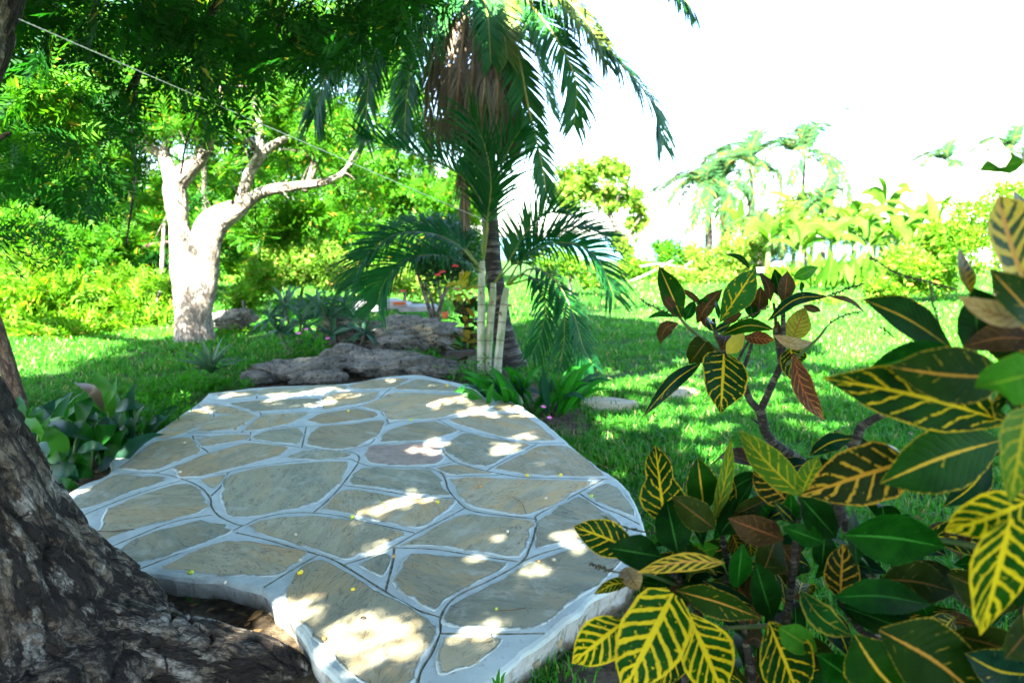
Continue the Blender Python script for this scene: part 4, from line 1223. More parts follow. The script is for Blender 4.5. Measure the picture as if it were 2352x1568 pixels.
for (a, b, d, rx, rz, n, mt, lab, sd) in ((1460, 618, 24, 0.7, 0.45, 120, G_BUSH, 'low shrub at the left end of the far row, under the shore tree', 61), (1535, 600, 25, 0.75, 0.85, 210, G_MAIN, 'upright green shrub beside the pale dead branches', 62), (1610, 605, 26, 1.1, 0.95, 260, G_PALE, 'pale shrub at the foot of the leftmost distant palms', 63),
                                          (1700, 585, 26, 1.2, 1.05, 280, G_PALE, 'pale yellow green shrub left of the grey water tank', 64), (1640, 655, 22, 0.8, 0.35, 110, G_PALE, 'low pale growth at the far lawn edge left of the tank', 65), (1800, 530, 28, 1.4, 1.2, 260, G_PALE, 'pale shrub behind the grey water tank', 66)):
    tree('leafy_shrub', lab, 'shrub', gz(a, d), [[(a, b + 60, d, 3), (a, b + 20, d, 2)]], [(a, b, d, rx, 0.8, rz, n)], mt, U_BUSH, GR_, sd, smin=1.3, smax=2.1)
tree('flowering_bush', 'green bush dotted with orange flowers on the right behind the croton stems', 'bush', gz(2085, 15.5), [[(2085, 730, 15.5, 4), (2085, 660, 15.5, 3)]],
     [(2080, 630, 15.5, 0.75, 0.6, 0.5, 190), (2040, 670, 15.3, 0.5, 0.5, 0.3, 90), (2150, 640, 15.6, 0.5, 0.5, 0.5, 90)], G_BUSH, U_BUSH, None, 67, smin=1.0, smax=1.5)
bsh = [o for o in COL.objects if o.name == 'flowering_bush'][0]
for a, b in ((2035, 640), (2060, 690), (2120, 600), (2090, 655), (2150, 650), (2048, 612), (2105, 700)):
    flower(D(a, b, 14.7), 0.075, M_ORANGE, bsh)
tree('round_tree', 'dense rounded tree with sunlit top at the right edge', 'tree', gz(2290, 15), [[(2290, 720, 15, 8), (2290, 600, 15, 6)]],
     [(2290, 500, 15, 1.05, 0.9, 0.85, 520), (2240, 580, 14.8, 0.6, 0.5, 0.6, 160), (2360, 470, 15, 0.8, 0.8, 0.6, 200)], G_BUSH, U_TINY, None, 68, smin=1.6, smax=2.4, inner=0.7, thr=-0.4)
tree('leafy_shrub', 'low yellow green growth at the lawn edge under the orange flowered bush', 'shrub', gz(1940, 15), [[(1940, 740, 15, 3), (1940, 700, 15, 2)]],
     [(1900, 700, 15.5, 0.5, 0.4, 0.22, 70), (2000, 705, 15, 0.6, 0.4, 0.2, 70)], G_PALE, U_BUSH, GR_, 69, smin=0.9, smax=1.4)
# ------------------------------------------------------------------ palms
PALM_D = leaf_mat('coconut_leaflet', (0.008, 0.065, 0.022), (0.022, 0.105, 0.018), 0.2, (1.8, 1.6, 0.6), 0.45, 0.14)
PALM_Y = leaf_mat('yellow_green_leaflet', (0.05, 0.115, 0.02), (0.11, 0.15, 0.025), 0.35, (1.5, 1.4, 0.6), 0.45, 0.25)  # lighter and yellower green than the other coconut leaflets
PALM_DEAD = leaf_mat('dead_frond', (0.055, 0.044, 0.032), (0.165, 0.135, 0.10), 0.15, (1.1, 1.0, 0.8), 0.8, 0.15)
ARECA = leaf_mat('cane_palm_leaflet', (0.003, 0.042, 0.010), (0.007, 0.075, 0.013), 0.22, (1.6, 1.9, 0.6), 0.45, 0.12)
M_RACH = plain('green_yellow_rachis', (0.16, 0.20, 0.03), (0.30, 0.25, 0.04), 3, 0.5)
M_RACHD = plain('dry_rachis', (0.20, 0.13, 0.07), (0.30, 0.21, 0.12), 5, 0.8)
M_PETI = plain('green_petiole', (0.05, 0.13, 0.03), (0.20, 0.21, 0.03), 4, 0.45)


def frond(P3, n, ll, lw, N, rg, ang=(60, 35), lift=0.25, hang=0.6, start=0.12, r0=0.015, ragged=0.1, sides=(-1, 1), n_seg=3, clump=0.0):
    """a feather frond along the polyline P3; N the upper side. returns verts, faces, material index per face"""
    P = smooth_line(P3, 40)
    T = np.gradient(P, axis=0); T /= np.linalg.norm(T, axis=1)[:, None]
    V, F, M = [], [], []
    tv, tf = tube(smooth_line(P3, 14), np.linspace(r0, r0 * 0.2, 14), 5, cap=False)
    V += list(tv); F += tf; M += [1] * len(tf)
    for i in range(n):
        for sg in sides:
            s = start + (1 - start) * (i + 0.5 * (sg > 0) + rg.uniform(0, 0.3)) / n
            if s > 0.995 or rg.random() < ragged:
                continue
            k = s * 39
            j = min(int(k), 38)
            b = P[j] + (P[j + 1] - P[j]) * (k - j)
            t = T[j]
            nn = N if np.ndim(N) == 1 else N[0] * (1 - s) + N[1] * s
            up = nrm(nn - t * np.dot(nn, t))
            sd = np.cross(t, up) * sg
            a = math.radians(ang[0] * (1 - s) + ang[1] * s + rg.normal() * 4)
            d = t * math.cos(a) + sd * math.sin(a)
            d = nrm(d + up * (lift + rg.normal() * 0.06))
            q = max(0.0, (s - start) / (1 - start))
            L = ll * (0.45 + 0.55 * math.sin(PI * min(1.0, 0.18 + q * 0.80)) ** 0.8) * rg.uniform(0.88, 1.08)
            w = lw * rg.uniform(0.85, 1.15) * (0.7 + 0.3 * (1 - q))
            p = b
            base = len(V)
            st = L / n_seg
            h = hang * rg.uniform(0.7, 1.3)
            for m in range(n_seg + 1):
                f = m / n_seg
                wv = nrm(t - d * np.dot(t, d) + 1e-4)
                ww = w * (0.55 + 1.2 * f if f < 0.34 else 1.1 * (1 - f) + 0.06) * 0.5
                V.append(p - wv * ww); V.append(p + wv * ww)
                d = nrm(d + np.array([0, 0, -1.0]) * h * (f + 0.25) * 0.6)
                p = p + d * st
            for m in range(n_seg):
                F.append([base + 2 * m, base + 2 * m + 1, base + 2 * m + 3, base + 2 * m + 2]); M.append(0)
    return np.array(V), np.array(F), np.array(M)


def pxfrond(name, pts, n, ll, lw, N, mats, parent, rg, **kw):
    P3 = np.array([D(*p) for p in pts])
    V, F, M = frond(P3, n, ll, lw, np.asarray(N, float) if np.ndim(N) == 1 else [np.asarray(v, float) for v in N], rg, **kw)
    return put(name, V, F, list(mats), parent, mi=M, smooth=False)


B_PALM = bark_mat('palm_bark', (0.12, 0.105, 0.085), (0.20, 0.18, 0.15), (0.27, 0.25, 0.21), (0.03, 0.025, 0.02), (14, 1.2, 1.2), 1.2, 0.01, 0.4)
rgc = np.random.default_rng(31)
coco = thing('coconut_palm', 'tall coconut palm with hanging dead fronds behind the cane palm', 'palm tree', G(1172, 840))
limb('trunk', [(1176, 850, 8.0, 44), (1172, 832, 8.0, 36), (1164, 800, 8.0, 28), (1153, 750, 8.0, 23), (1146, 700, 8.05, 21), (1134, 620, 8.1, 19.5), (1128, 540, 8.1, 19), (1122, 450, 8.1, 19), (1115, 300, 8.1, 19), (1108, 100, 8.1, 19), (1104, -60, 8.1, 22)], B_PALM, coco, 24, 90, 0.02, 3, 0.004)
UPN = (0, -0.35, 1)
CM, CY = (PALM_D, M_RACH), (PALM_Y, M_RACH)
for pts_, n, ll, mats, N, kw in (
    ([(1110, -60, 8.1), (1225, -45, 7.9), (1333, 55, 7.7), (1431, 152, 7.6), (1500, 240, 7.6), (1524, 335, 7.6)], 62, 0.80, CM, (0.3, -0.3, 1), dict(hang=1.1, lift=0.15)),
    ([(1110, -60, 8.1), (1180, -25, 7.9), (1228, 23, 7.7), (1275, 85, 7.5), (1322, 183, 7.4), (1318, 290, 7.4)], 56, 0.62, CM, (0.2, -0.8, 0.8), dict(hang=0.9, lift=0.1)),
    ([(1115, -50, 8.1), (1165, 40, 7.8), (1195, 150, 7.6), (1212, 241, 7.55), (1244, 375, 7.5), (1256, 462, 7.5)], 62, 0.46, CM, (0.5, -1, 0.2), dict(hang=0.35, lift=0.05, ang=(62, 30))),
    ([(1110, -70, 8.1), (1250, -130, 7.6), (1400, -110, 7.2), (1520, -55, 6.9), (1590, 20, 6.8)], 60, 0.55, CM, (0.1, -0.1, 1), dict(hang=1.6, lift=0.0)),
    ([(1110, -60, 8.1), (1200, -50, 7.8), (1290, -10, 7.6), (1360, 70, 7.5), (1395, 150, 7.5)], 46, 0.60, CY, (0.1, -0.4, 1), dict(hang=1.2)),
    ([(1100, -60, 8.1), (960, -40, 7.7), (850, 20, 7.4), (781, 97, 7.2), (735, 218, 7.1), (722, 268, 7.1)], 58, 0.62, CM, (-0.4, -0.7, 0.7), dict(hang=0.9, lift=0.1)),
    ([(1100, -50, 8.1), (970, 10, 7.7), (885, 75, 7.5), (850, 170, 7.4), (838, 335, 7.4)], 52, 0.55, CM, (-0.5, -0.8, 0.5), dict(hang=0.9, lift=0.05)),
    ([(1100, -40, 8.1), (1010, 30, 7.8), (955, 120, 7.7), (935, 220, 7.7), (928, 330, 7.7)], 52, 0.50, CM, (-0.5, -0.8, 0.4), dict(hang=0.7, lift=0.05)),
    ([(1100, -60, 8.2), (1000, 0, 8.5), (900, 90, 8.8), (860, 200, 9.0)], 46, 0.55, CM, (-0.4, -0.2, 1), dict(hang=1.0)),
    ([(1108, -70, 8.0), (1135, -10, 7.7), (1155, 60, 7.5), (1165, 135, 7.45)], 46, 0.42, CY, (0.1, -1, 0.3), dict(hang=0.5, lift=0.05)),
    ([(1105, -70, 8.0), (1105, -30, 7.6), (1120, 40, 7.4), (1128, 150, 7.35)], 40, 0.40, CM, (0, -1, 0.3), dict(hang=0.6)),
    ([(1110, -60, 8.2), (1190, 20, 8.4), (1235, 130, 8.6), (1270, 260, 8.7)], 46, 0.55, CM, (0.6, -0.4, 0.7), dict(hang=0.9)),
    ([(1105, -80, 8.1), (1150, -400, 8.0), (1260, -560, 7.6), (1420, -600, 7.0)], 46, 0.6, CM, UPN, dict(hang=0.8)),
    ([(1105, -80, 8.1), (1040, -400, 8.2), (900, -560, 8.2), (720, -560, 8.4)], 46, 0.6, CM, UPN, dict(hang=0.8)),
    ([(1105, -80, 8.1), (1110, -400, 8.8), (1150, -480, 9.8), (1250, -420, 11)], 46, 0.6, CM, UPN, dict(hang=0.8)),
    ([(1105, -80, 8.1), (1050, -350, 7.4), (960, -420, 6.4), (880, -330, 5.6)], 46, 0.6, CM, UPN, dict(hang=0.8))):
    pxfrond('frond', pts_, int(n * 1.3), ll, 0.052, N, mats, coco, rgc, r0=0.022, **kw)
for (a, b, c, d_, e, dd_) in ((1060, -30, 1035, 150, 1030, 7.75), (1075, -20, 1055, 160, 1048, 7.6), (1090, -10, 1085, 170, 1075, 7.55), (1105, -10, 1112, 170, 1105, 7.5), (1120, -10, 1140, 170, 1140, 7.55), (1135, -20, 1168, 160, 1172, 7.65),
                             (1145, -30, 1185, 150, 1195, 7.8), (1080, 0, 1060, 190, 1062, 8.4), (1130, 0, 1155, 190, 1160, 8.4), (1050, -20, 1018, 120, 1012, 7.9), (1090, 100, 1072, 330, 1066, 7.9), (1040, 0, 1000, 110, 985, 8.1), (1125, 60, 1150, 200, 1186, 7.6), (1095, 20, 1098, 200, 1092, 7.7), (1118, 20, 1125, 180, 1122, 7.75), (1068, 10, 1045, 180, 1040, 7.9), (1140, 10, 1170, 170, 1180, 7.9), (1100, 60, 1090, 240, 1088, 7.65), (1115, 90, 1130, 250, 1150, 7.7)):
    end = 345 + rgc.uniform(-50, 20) + (190 if c == 1072 else 0)
    pxfrond('dead_frond', [(a, b, 8.0), (c, d_, dd_), (e, d_ + 90, dd_ - 0.02), (e + rgc.uniform(-8, 8), end, dd_)], 44, 0.45, 0.03, (0.2, -1, 0.1), (PALM_DEAD, M_RACHD), coco, rgc,
            ang=(24, 12), lift=0.05, hang=1.0, start=0.05, ragged=0.05, r0=0.025)

cane = thing('cane_palm', 'clump of three pale ringed canes with dark arching fronds at the terrace end', 'palm', G(1125, 848))
t = NT('pale_cane')
a_ = t.n('ShaderNodeAttribute', attribute_name='bark').outputs['Vector']
sx = t.n('ShaderNodeSeparateXYZ', {0: a_}).outputs[0]
wob = t.m('MULTIPLY_ADD', t.noise(a_, 8, 3), 0.12, t.m('MULTIPLY', sx, 5.2))
ringm = t.step(t.m('FRACT', wob), 0.90, 0.97)
cc = t.mix(t.step(t.noise(a_, 12, 5, 0.6), 0.35, 0.65), (0.30, 0.33, 0.20), (0.43, 0.42, 0.31))
cc = t.mix(t.m('MULTIPLY', t.step(t.noise(t.mapping(a_, (0.6, 2, 2)), 6, 4), 0.55, 0.7), 0.8), cc, (0.16, 0.25, 0.09))
cc = t.mix(t.m('MULTIPLY', ringm, 0.85), cc, (0.12, 0.10, 0.06))
M_CANE = t.done(t.pbsdf(cc, 0.55, 0.35, t.bump(ringm, 0.6, 0.006)))
for pts_ in ([(1104, 858, 7.45, 9), (1104, 840, 7.45, 8), (1105, 760, 7.45, 8.6), (1106, 700, 7.45, 8.8), (1106, 640, 7.45, 7.6), (1108, 600, 7.45, 6)],
             [(1119, 858, 7.5, 9), (1121, 820, 7.5, 8), (1126, 740, 7.5, 8.6), (1131, 690, 7.5, 8.4), (1133, 650, 7.5, 6.6)],
             [(1142, 858, 7.4, 10), (1145, 820, 7.4, 9), (1153, 740, 7.4, 9), (1159, 690, 7.4, 8.4), (1164, 660, 7.4, 6.6)]):
    limb('cane', pts_, M_CANE, cane, 14, 50, 0.02, 4)
M_SHEATH = plain('dry_sheath', (0.16, 0.11, 0.05), (0.30, 0.20, 0.09), 20, 0.8)
for a, b, d, dx in ((1128, 700, 7.36, 8), (1152, 725, 7.26, -9), (1164, 708, 7.26, 14), (1103, 678, 7.36, 5), (1140, 690, 7.36, 6)):
    V, F, U = blade([D(a, b, d), D(a + dx * 0.5, b - 8, d - 0.02), D(a + dx, b - 6, d - 0.04)], [0.006, 0.016, 0.002], (0, -1, 0.2), 0.5)
    put('sheath', V, np.array(F), M_SHEATH, cane)
AM = (ARECA, M_PETI)
for pts_, n, ll, N, kw in (
    ([(1110, 600, 7.45), (1119, 505, 7.4), (1077, 420, 7.2), (1003, 373, 7.0), (900, 338, 6.8), (828, 318, 6.7)], 52, 0.52, (0.35, -0.5, 0.8), dict(start=0.22, lift=0.35, hang=0.15, ang=(58, 35))),
    ([(1110, 590, 7.45), (1120, 500, 7.3), (1128, 420, 7.15), (1112, 330, 7.05), (1078, 258, 7.0)], 30, 0.62, (-0.2, -1, 0.2), dict(start=0.2, lift=0.25, hang=0.35, ang=(40, 22), ragged=0.15)),
    ([(1112, 590, 7.45), (1122, 500, 7.35), (1140, 420, 7.3), (1165, 350, 7.25), (1195, 300, 7.2)], 30, 0.58, (0.1, -1, 0.2), dict(start=0.25, lift=0.2, hang=0.25, ang=(42, 22), ragged=0.15)),
    ([(1108, 580, 7.5), (1112, 490, 7.5), (1100, 400, 7.5), (1075, 330, 7.4)], 24, 0.5, (0, -1, 0.2), dict(start=0.3, lift=0.3, hang=0.4, ang=(40, 22), ragged=0.15)),
    ([(1104, 625, 7.4), (1060, 600, 7.2), (990, 585, 6.9), (925, 600, 6.7), (882, 650, 6.6), (866, 702, 6.55)], 64, 0.62, (-0.1, -0.5, 0.85), dict(start=0.15, lift=0.35, hang=0.45)),
    ([(1105, 620, 7.45), (1055, 565, 7.3), (985, 535, 7.1), (905, 540, 6.9), (842, 585, 6.8), (808, 655, 6.75)], 64, 0.62, (-0.1, -0.5, 0.9), dict(start=0.15, lift=0.3, hang=0.6)),
    ([(1105, 615, 7.5), (1060, 560, 7.7), (1000, 520, 7.9), (930, 510, 8.1), (860, 540, 8.2)], 54, 0.56, (-0.1, -0.4, 0.9), dict(start=0.2, lift=0.2, hang=0.7)),
    ([(1165, 655, 7.4), (1192, 605, 7.25), (1240, 568, 7.05), (1310, 558, 6.9), (1372, 592, 6.8), (1412, 685, 6.75)], 64, 0.60, (0.1, -0.55, 0.85), dict(start=0.2, lift=0.3, hang=0.65)),
    ([(1135, 650, 7.5), (1185, 600, 7.5), (1245, 548, 7.5), (1325, 520, 7.4), (1400, 545, 7.3)], 58, 0.58, (0.1, -0.4, 0.9), dict(start=0.2, lift=0.35, hang=0.5)),
    ([(1135, 650, 7.45), (1175, 590, 7.3), (1210, 530, 7.2), (1262, 490, 7.1), (1330, 500, 7.0)], 40, 0.46, (0.1, -0.5, 0.9), dict(start=0.2, lift=0.5, hang=0.35)),
    ([(1165, 655, 7.4), (1200, 630, 7.1), (1238, 652, 6.9), (1252, 705, 6.75), (1242, 765, 6.7), (1222, 812, 6.68)], 30, 0.40, (0.6, -0.7, 0.4), dict(start=0.2, lift=0.1, hang=0.5)),
    ([(1166, 655, 7.4), (1225, 615, 7.1), (1280, 650, 6.9), (1318, 725, 6.75), (1340, 800, 6.7), (1362, 838, 6.68)], 34, 0.44, (0.5, -0.6, 0.6), dict(start=0.2, lift=0.1, hang=0.7)),
    ([(1166, 655, 7.4), (1240, 640, 7.0), (1288, 690, 6.8), (1296, 770, 6.7), (1285, 845, 6.66)], 26, 0.42, (0.5, -0.7, 0.4), dict(start=0.2, lift=0.1, hang=0.6))):
    pxfrond('frond', pts_, int(n * 1.15), ll, 0.036, N, AM, cane, rgc, r0=0.012, n_seg=4, **{'ragged': 0.07, **kw})


# distant palms: local fronds shared by all copies
def dist_palm(label, px, d, top_py, fl, nf, seed, mat, tr=0.13, group='coconut palms beyond the garden', droop=1.0, lean=0.0, trunkmat=None):
    base = gz(px, d)
    r = thing('distant_palm', label, 'palm tree', base, group)
    rg = np.random.default_rng(seed)
    top = D(px, top_py, d)
    q = np.array([base + (top - base) * s + np.array([lean * math.sin(PI * s), 0, 0]) for s in np.linspace(0, 1, 14)])
    V, F, gv = bark_tube(q, np.linspace(tr * 1.3, tr * 0.75, 14), 9, 20, 0.02, seed)
    put('trunk', V, np.array(F), trunkmat or B_GREY, r, vec=gv)
    mesh = []
    for m in range(3):
        P3 = np.array([[0, 0, 0], [0.28, 0, 0.16], [0.58, 0, 0.18 - 0.06 * droop], [0.85, 0, -0.02 - 0.16 * droop], [1.0, 0, -0.16 - 0.3 * droop]]) * fl
        V, F, M = frond(P3, 34, fl * 0.26, fl * 0.040, np.array([0, 0, 1.0]), rg, lift=0.15, hang=0.8, r0=0.03, ragged=0.08)
        mesh.append(rawmesh('frond', V, F, [mat, M_FRACH], mi=M, smooth=False))
    for i in range(nf):
        o = bpy.data.objects.new('frond', mesh[i % 3])
        COL.objects.link(o)
        o.parent = r
        o.location = tuple(top - base)
        el = -0.75 + 2.0 * ((i * 0.618) % 1.0) + rg.uniform(-0.1, 0.1)
        o.rotation_euler = (rg.uniform(-0.3, 0.3), -el, 2.4 * i + rg.uniform(-0.3, 0.3))
        s = rg.uniform(0.85, 1.1)
        o.scale = (s, s, s)
    return r


FAR_PALM = leaf_mat('far_palm_leaflet', (0.010, 0.048, 0.018), (0.026, 0.074, 0.020), 0.22, (1.5, 1.4, 0.7), 0.75, 0.04, (0.085, 0.070, 0.015), 0.10)
M_FRACH = plain('far_rachis', (0.05, 0.06, 0.015), (0.08, 0.07, 0.02), 3, 0.8, 0.05)
dist_palm('far palm with slender trunk, second tallest of the tall pair right of centre', 1722, 40, 378, 3.3, 18, 1, FAR_PALM, 0.11, lean=0.2)
dist_palm('tallest far palm standing alone above the banana plants', 1848, 40, 362, 3.4, 19, 2, FAR_PALM, 0.12, lean=-0.1)
dist_palm('leftmost far palm with bushy drooping head beside the open sky', 1628, 33, 440, 2.8, 22, 3, FAR_PALM, 0.17, droop=1.4)
dist_palm('far bushy palm overlapping the leftmost one on its right', 1664, 34, 425, 2.7, 21, 4, FAR_PALM, 0.17, droop=1.4)
dist_palm('low palm top showing above the thatched roof left of its peak', 2178, 48, 378, 2.7, 18, 5, FAR_PALM)
dist_palm('palm top at the right edge beside the pointed roof peak', 2325, 46, 350, 2.8, 18, 6, FAR_PALM)
dist_palm('short young palm among the banana plants', 1890, 30, 480, 2.0, 13, 7, FAR_PALM, 0.1)
dist_palm('short pale palm in front of the grey tank shrubs', 1745, 27, 530, 1.5, 12, 8, FAR_PALM, 0.1)

# ------------------------------------------------------------------ banana and broad leaved plants
BANANA = leaf_mat('banana_leaf', (0.022, 0.090, 0.006), (0.05, 0.140, 0.009), 0.36, (1.5, 1.4, 0.5), 0.6, 0.08)
CANNA = leaf_mat('canna_leaf', (0.004, 0.048, 0.006), (0.010, 0.080, 0.007), 0.30, (1.7, 1.7, 0.5), 0.45, 0.12)
CANNA_L = leaf_mat('pale_canna_leaf', (0.03, 0.13, 0.016), (0.045, 0.17, 0.02), 0.40, (1.6, 1.5, 0.6), 0.45, 0.2)
CANNA_B = leaf_mat('blue_canna_leaf', (0.006, 0.042, 0.024), (0.012, 0.058, 0.028), 0.22, (1.4, 1.6, 0.7), 0.4, 0.18)
CANNA_R = leaf_mat('purple_edged_leaf', (0.05, 0.07, 0.035), (0.10, 0.06, 0.045), 0.25, (1.4, 1.3, 0.8), 0.4, 0.5)
LILY = leaf_mat('strap_leaf', (0.007, 0.095, 0.006), (0.015, 0.15, 0.008), 0.35, (1.5, 1.7, 0.5), 0.42, 0.22)
M_STALK = plain('green_stalk', (0.08, 0.16, 0.04), (0.14, 0.2, 0.05), 5, 0.6)


def arch(base, az, el, L, droop, n=7, twist=0.0):
    d = np.array([math.cos(az) * math.cos(el), math.sin(az) * math.cos(el), math.sin(el)])
    P = [np.asarray(base, float)]
    for i in range(n - 1):
        P.append(P[-1] + d * L / (n - 1))
        d = nrm(d + np.array([0, 0, -1.0]) * droop * (i + 1) / n)
    return np.array(P)


def wprof(n, w, peak=0.5, tail=0.04, neck=0.25):
    s = np.linspace(0, 1, n)
    return w * np.maximum(tail, np.where(s < peak, neck + (1 - neck) * np.sin(0.5 * PI * s / peak), np.cos(0.5 * PI * (s - peak) / (1 - peak)) ** 1.15))


def banana(label, px, d, h, nl, seed, L=1.5, w=0.24, group='banana plants on the right'):
    base = gz(px, d)
    r = thing('banana_plant', label, 'banana plant', base, group)
    rg = np.random.default_rng(seed)
    V, F = tube([base, base + [0.03, 0, h * 0.55], base + [0.05, 0, h]], [0.11, 0.09, 0.05], 8)
    put('stem', V, F, M_STALK, r)
    for i in range(nl):
        el = rg.uniform(0.5, 1.35)
        P = arch(base + [0.05, 0, h * rg.uniform(0.8, 1.0)], 2.4 * i + seed + rg.uniform(-0.4, 0.4), el, L * rg.uniform(0.75, 1.15), rg.uniform(0.35, 0.9), 9)
        V, F, U = blade(P, wprof(9, w * rg.uniform(0.8, 1.1), 0.5, 0.03, 0.15), rg.normal(size=3) * 0.5 + [0, -0.5, 1.0], 0.25, 0.06, 2.0, i)
        put('leaf', V, np.array(F), BANANA, r)


for a, d, h, nl, lab in ((1760, 25, 1.6, 7, 'banana plant with raised leaves behind the tank'), (1955, 24.5, 1.9, 8, 'banana plant in the middle of the row under the roof'), (2050, 24, 1.5, 7, 'low banana plant left of the drooping dark leaf'), (2020, 31, 3.0, 7, 'tall banana plant close to the left roof edge'), (1820, 31, 2.7, 7, 'tall banana plant left of the tallest far palm trunk'), (1860, 30, 2.6, 7, 'tall banana plant below the tallest far palm'), (1935, 28, 2.3, 7, 'banana plant left of the thatched roof with raised leaves'), (2000, 27, 1.8, 7, 'banana plant with tilted paddle leaf in front of the roof'), (2090, 26, 2.2, 8, 'banana plant with dark drooping leaf against the roof'),
                         (1790, 27, 1.5, 6, 'low banana plant to the right of the grey tank'), (1900, 24, 1.5, 7, 'banana plant behind the broad leaved clump'), (1985, 23, 1.3, 6, 'short banana plant behind the orange flowered bush'), (1690, 30, 1.9, 6, 'banana plant left of the tank shrubs'), (2140, 24, 1.8, 6, 'banana plant beside the dense round tree'), (1830, 24, 1.2, 6, 'small banana plant just right of the tank')):
    banana(lab, a, d, h, nl, int(a), L=1.5 if h < 2 else 1.75, w=0.21)
cl = thing('broad_leaved_clump', 'clump of upright pale green paddle leaves at the far edge of the right lawn', 'plant', gz(1930, 19.5))
rgl = np.random.default_rng(90)
for i in range(70):
    b = gz(rgl.uniform(1840, 2020), rgl.uniform(18.6, 20.5)) + [0, 0, rgl.uniform(0.0, 0.45)]
    P = arch(b, rgl.uniform(0, 6.28), rgl.uniform(0.9, 1.5), rgl.uniform(0.5, 0.95), rgl.uniform(0.1, 0.5), 5)
    V, F, U = blade(P, wprof(5, rgl.uniform(0.07, 0.11), 0.45), rgl.normal(size=3) + [0, -1.2, 0.3], 0.3)
    put('leaf', V, np.array(F), BANANA, cl)

# broad leaved clump on the left by the terrace: traced leaves (base, tip, half width) in picture pixels
canna = thing('broad_leaved_plant', 'broad leaved plant with large green and bluish leaves left of the terrace', 'plant', gz(215, 4.6))
ZL = lambda x, y: (x * 0.2291, 816.7 + y * 0.2291)
for (bx, by, tx, ty, w, d, mt, mid) in (
    (1110, 600, 968, 155, 110, 4.5, CANNA_L, (-10, 0)), (1060, 520, 1172, 222, 45, 4.4, CANNA_L, (10, 0)), (1040, 560, 742, 270, 48, 4.35, CANNA_R, (50, -60)),
    (780, 680, 950, 400, 100, 4.4, CANNA, (-30, 0)), (330, 640, 555, 435, 75, 4.1, CANNA_B, (10, 30)), (170, 730, 190, 400, 105, 4.1, CANNA, (0, 0)), (390, 690, 360, 515, 80, 4.0, CANNA, (-10, 0)),
    (430, 860, 222, 620, 85, 3.9, CANNA_L, (20, 0)), (680, 960, 430, 700, 105, 4.05, CANNA_L, (-40, 10)), (370, 1080, 400, 870, 135, 3.8, CANNA_B, (0, 0)), (430, 1180, 810, 1290, 100, 3.9, CANNA_B, (60, -60)),
    (500, 670, 910, 850, 62, 4.2, CANNA_B, (0, -20)), (950, 830, 640, 680, 55, 4.25, CANNA, (0, 10)), (780, 960, 1090, 930, 50, 4.1, CANNA_B, (-10, -40)), (950, 870, 1170, 690, 95, 4.25, CANNA, (-20, 0)),
    (950, 740, 1180, 690, 50, 4.4, CANNA_B, (0, -40)), (1150, 550, 1480, 540, 55, 4.6, CANNA_B, (-20, -60)), (1420, 780, 1420, 610, 60, 4.5, CANNA, (0, 0)), (1300, 820, 1310, 610, 55, 4.6, CANNA, (0, 0)),
    (490, 1040, 700, 960, 60, 3.95, CANNA_L, (0, 10)), (700, 1020, 850, 1120, 80, 4.0, CANNA, (0, 0)), (500, 640, 740, 660, 35, 4.3, CANNA_L, (0, 0)), (740, 670, 960, 810, 60, 4.2, CANNA, (0, 0)),
    (1200, 730, 1260, 820, 60, 4.4, CANNA_B, (0, 0)), (1500, 680, 1690, 620, 40, 4.7, CANNA_B, (-20, -20)), (900, 760, 960, 560, 70, 4.5, CANNA, (0, 0)), (1020, 1080, 960, 1000, 40, 4.1, CANNA, (0, 0)),
    (560, 860, 480, 690, 80, 4.2, CANNA, (0, 0)), (620, 1180, 940, 1220, 70, 4.0, CANNA, (30, -40)), (250, 900, 240, 740, 80, 3.95, CANNA, (0, 0)), (840, 1180, 880, 900, 60, 4.2, CANNA, (0, 0)), (1200, 950, 1130, 780, 60, 4.4, CANNA, (0, 0)), (540, 1300, 800, 1340, 60, 3.85, CANNA, (0, -30))):
    p0, p2 = ZL(bx, by), ZL(tx, ty)
    pm = ZL((bx + tx) / 2 + mid[0], (by + ty) / 2 + mid[1])
    up = 1 if ty < by else -1
    P = smooth_line(np.array([D(*p0, d + 0.06), D(*pm, d - 0.05), D(*p2, d + 0.02)]), 8)
    V, F, U = blade(P, wprof(8, w * 0.2291 * d / FPX * 1.12, 0.40, 0.015, 0.15), np.array([rgl.uniform(-0.3, 0.3), -1, 0.55]), 0.28, 0.08, 1.2, bx)
    put('leaf', V, np.array(F), mt, canna)
for i in range(46):
    b = G(rgl.uniform(70, 330), rgl.uniform(1000, 1110)) + [0, 0, 0.02]
    if in_poly(b[0], b[1], od):
        continue
    P = arch(b, rgl.uniform(0, 6.28), rgl.uniform(0.8, 1.4), rgl.uniform(0.28, 0.5), rgl.uniform(0.3, 0.7), 8)
    V, F, U = blade(P, wprof(8, rgl.uniform(0.045, 0.07), 0.5, 0.015, 0.06), rgl.normal(size=3) * 0.4 + [0, -0.7, 0.9], 0.28, 0.06, 1.2, i)
    put('leaf', V, np.array(F), CANNA if i % 3 else CANNA_B, canna)
for bx, by, tx, ty, d in ((1100, 900, 1080, 560, 4.5), (350, 1110, 395, 690, 3.9), (700, 1150, 800, 650, 4.3), (300, 900, 240, 640, 4.0), (920, 1000, 930, 760, 4.3), (1420, 860, 1420, 760, 4.5), (560, 1150, 560, 1000, 4.0), (910, 1130, 900, 880, 4.2)):
    V, F = tube([D(*ZL(bx, by + 120), d), D(*ZL((bx + tx) / 2, (by + ty) / 2), d), D(*ZL(tx, ty), d)], [0.008, 0.007, 0.005], 6)
    put('stalk', V, F, M_STALK, canna)

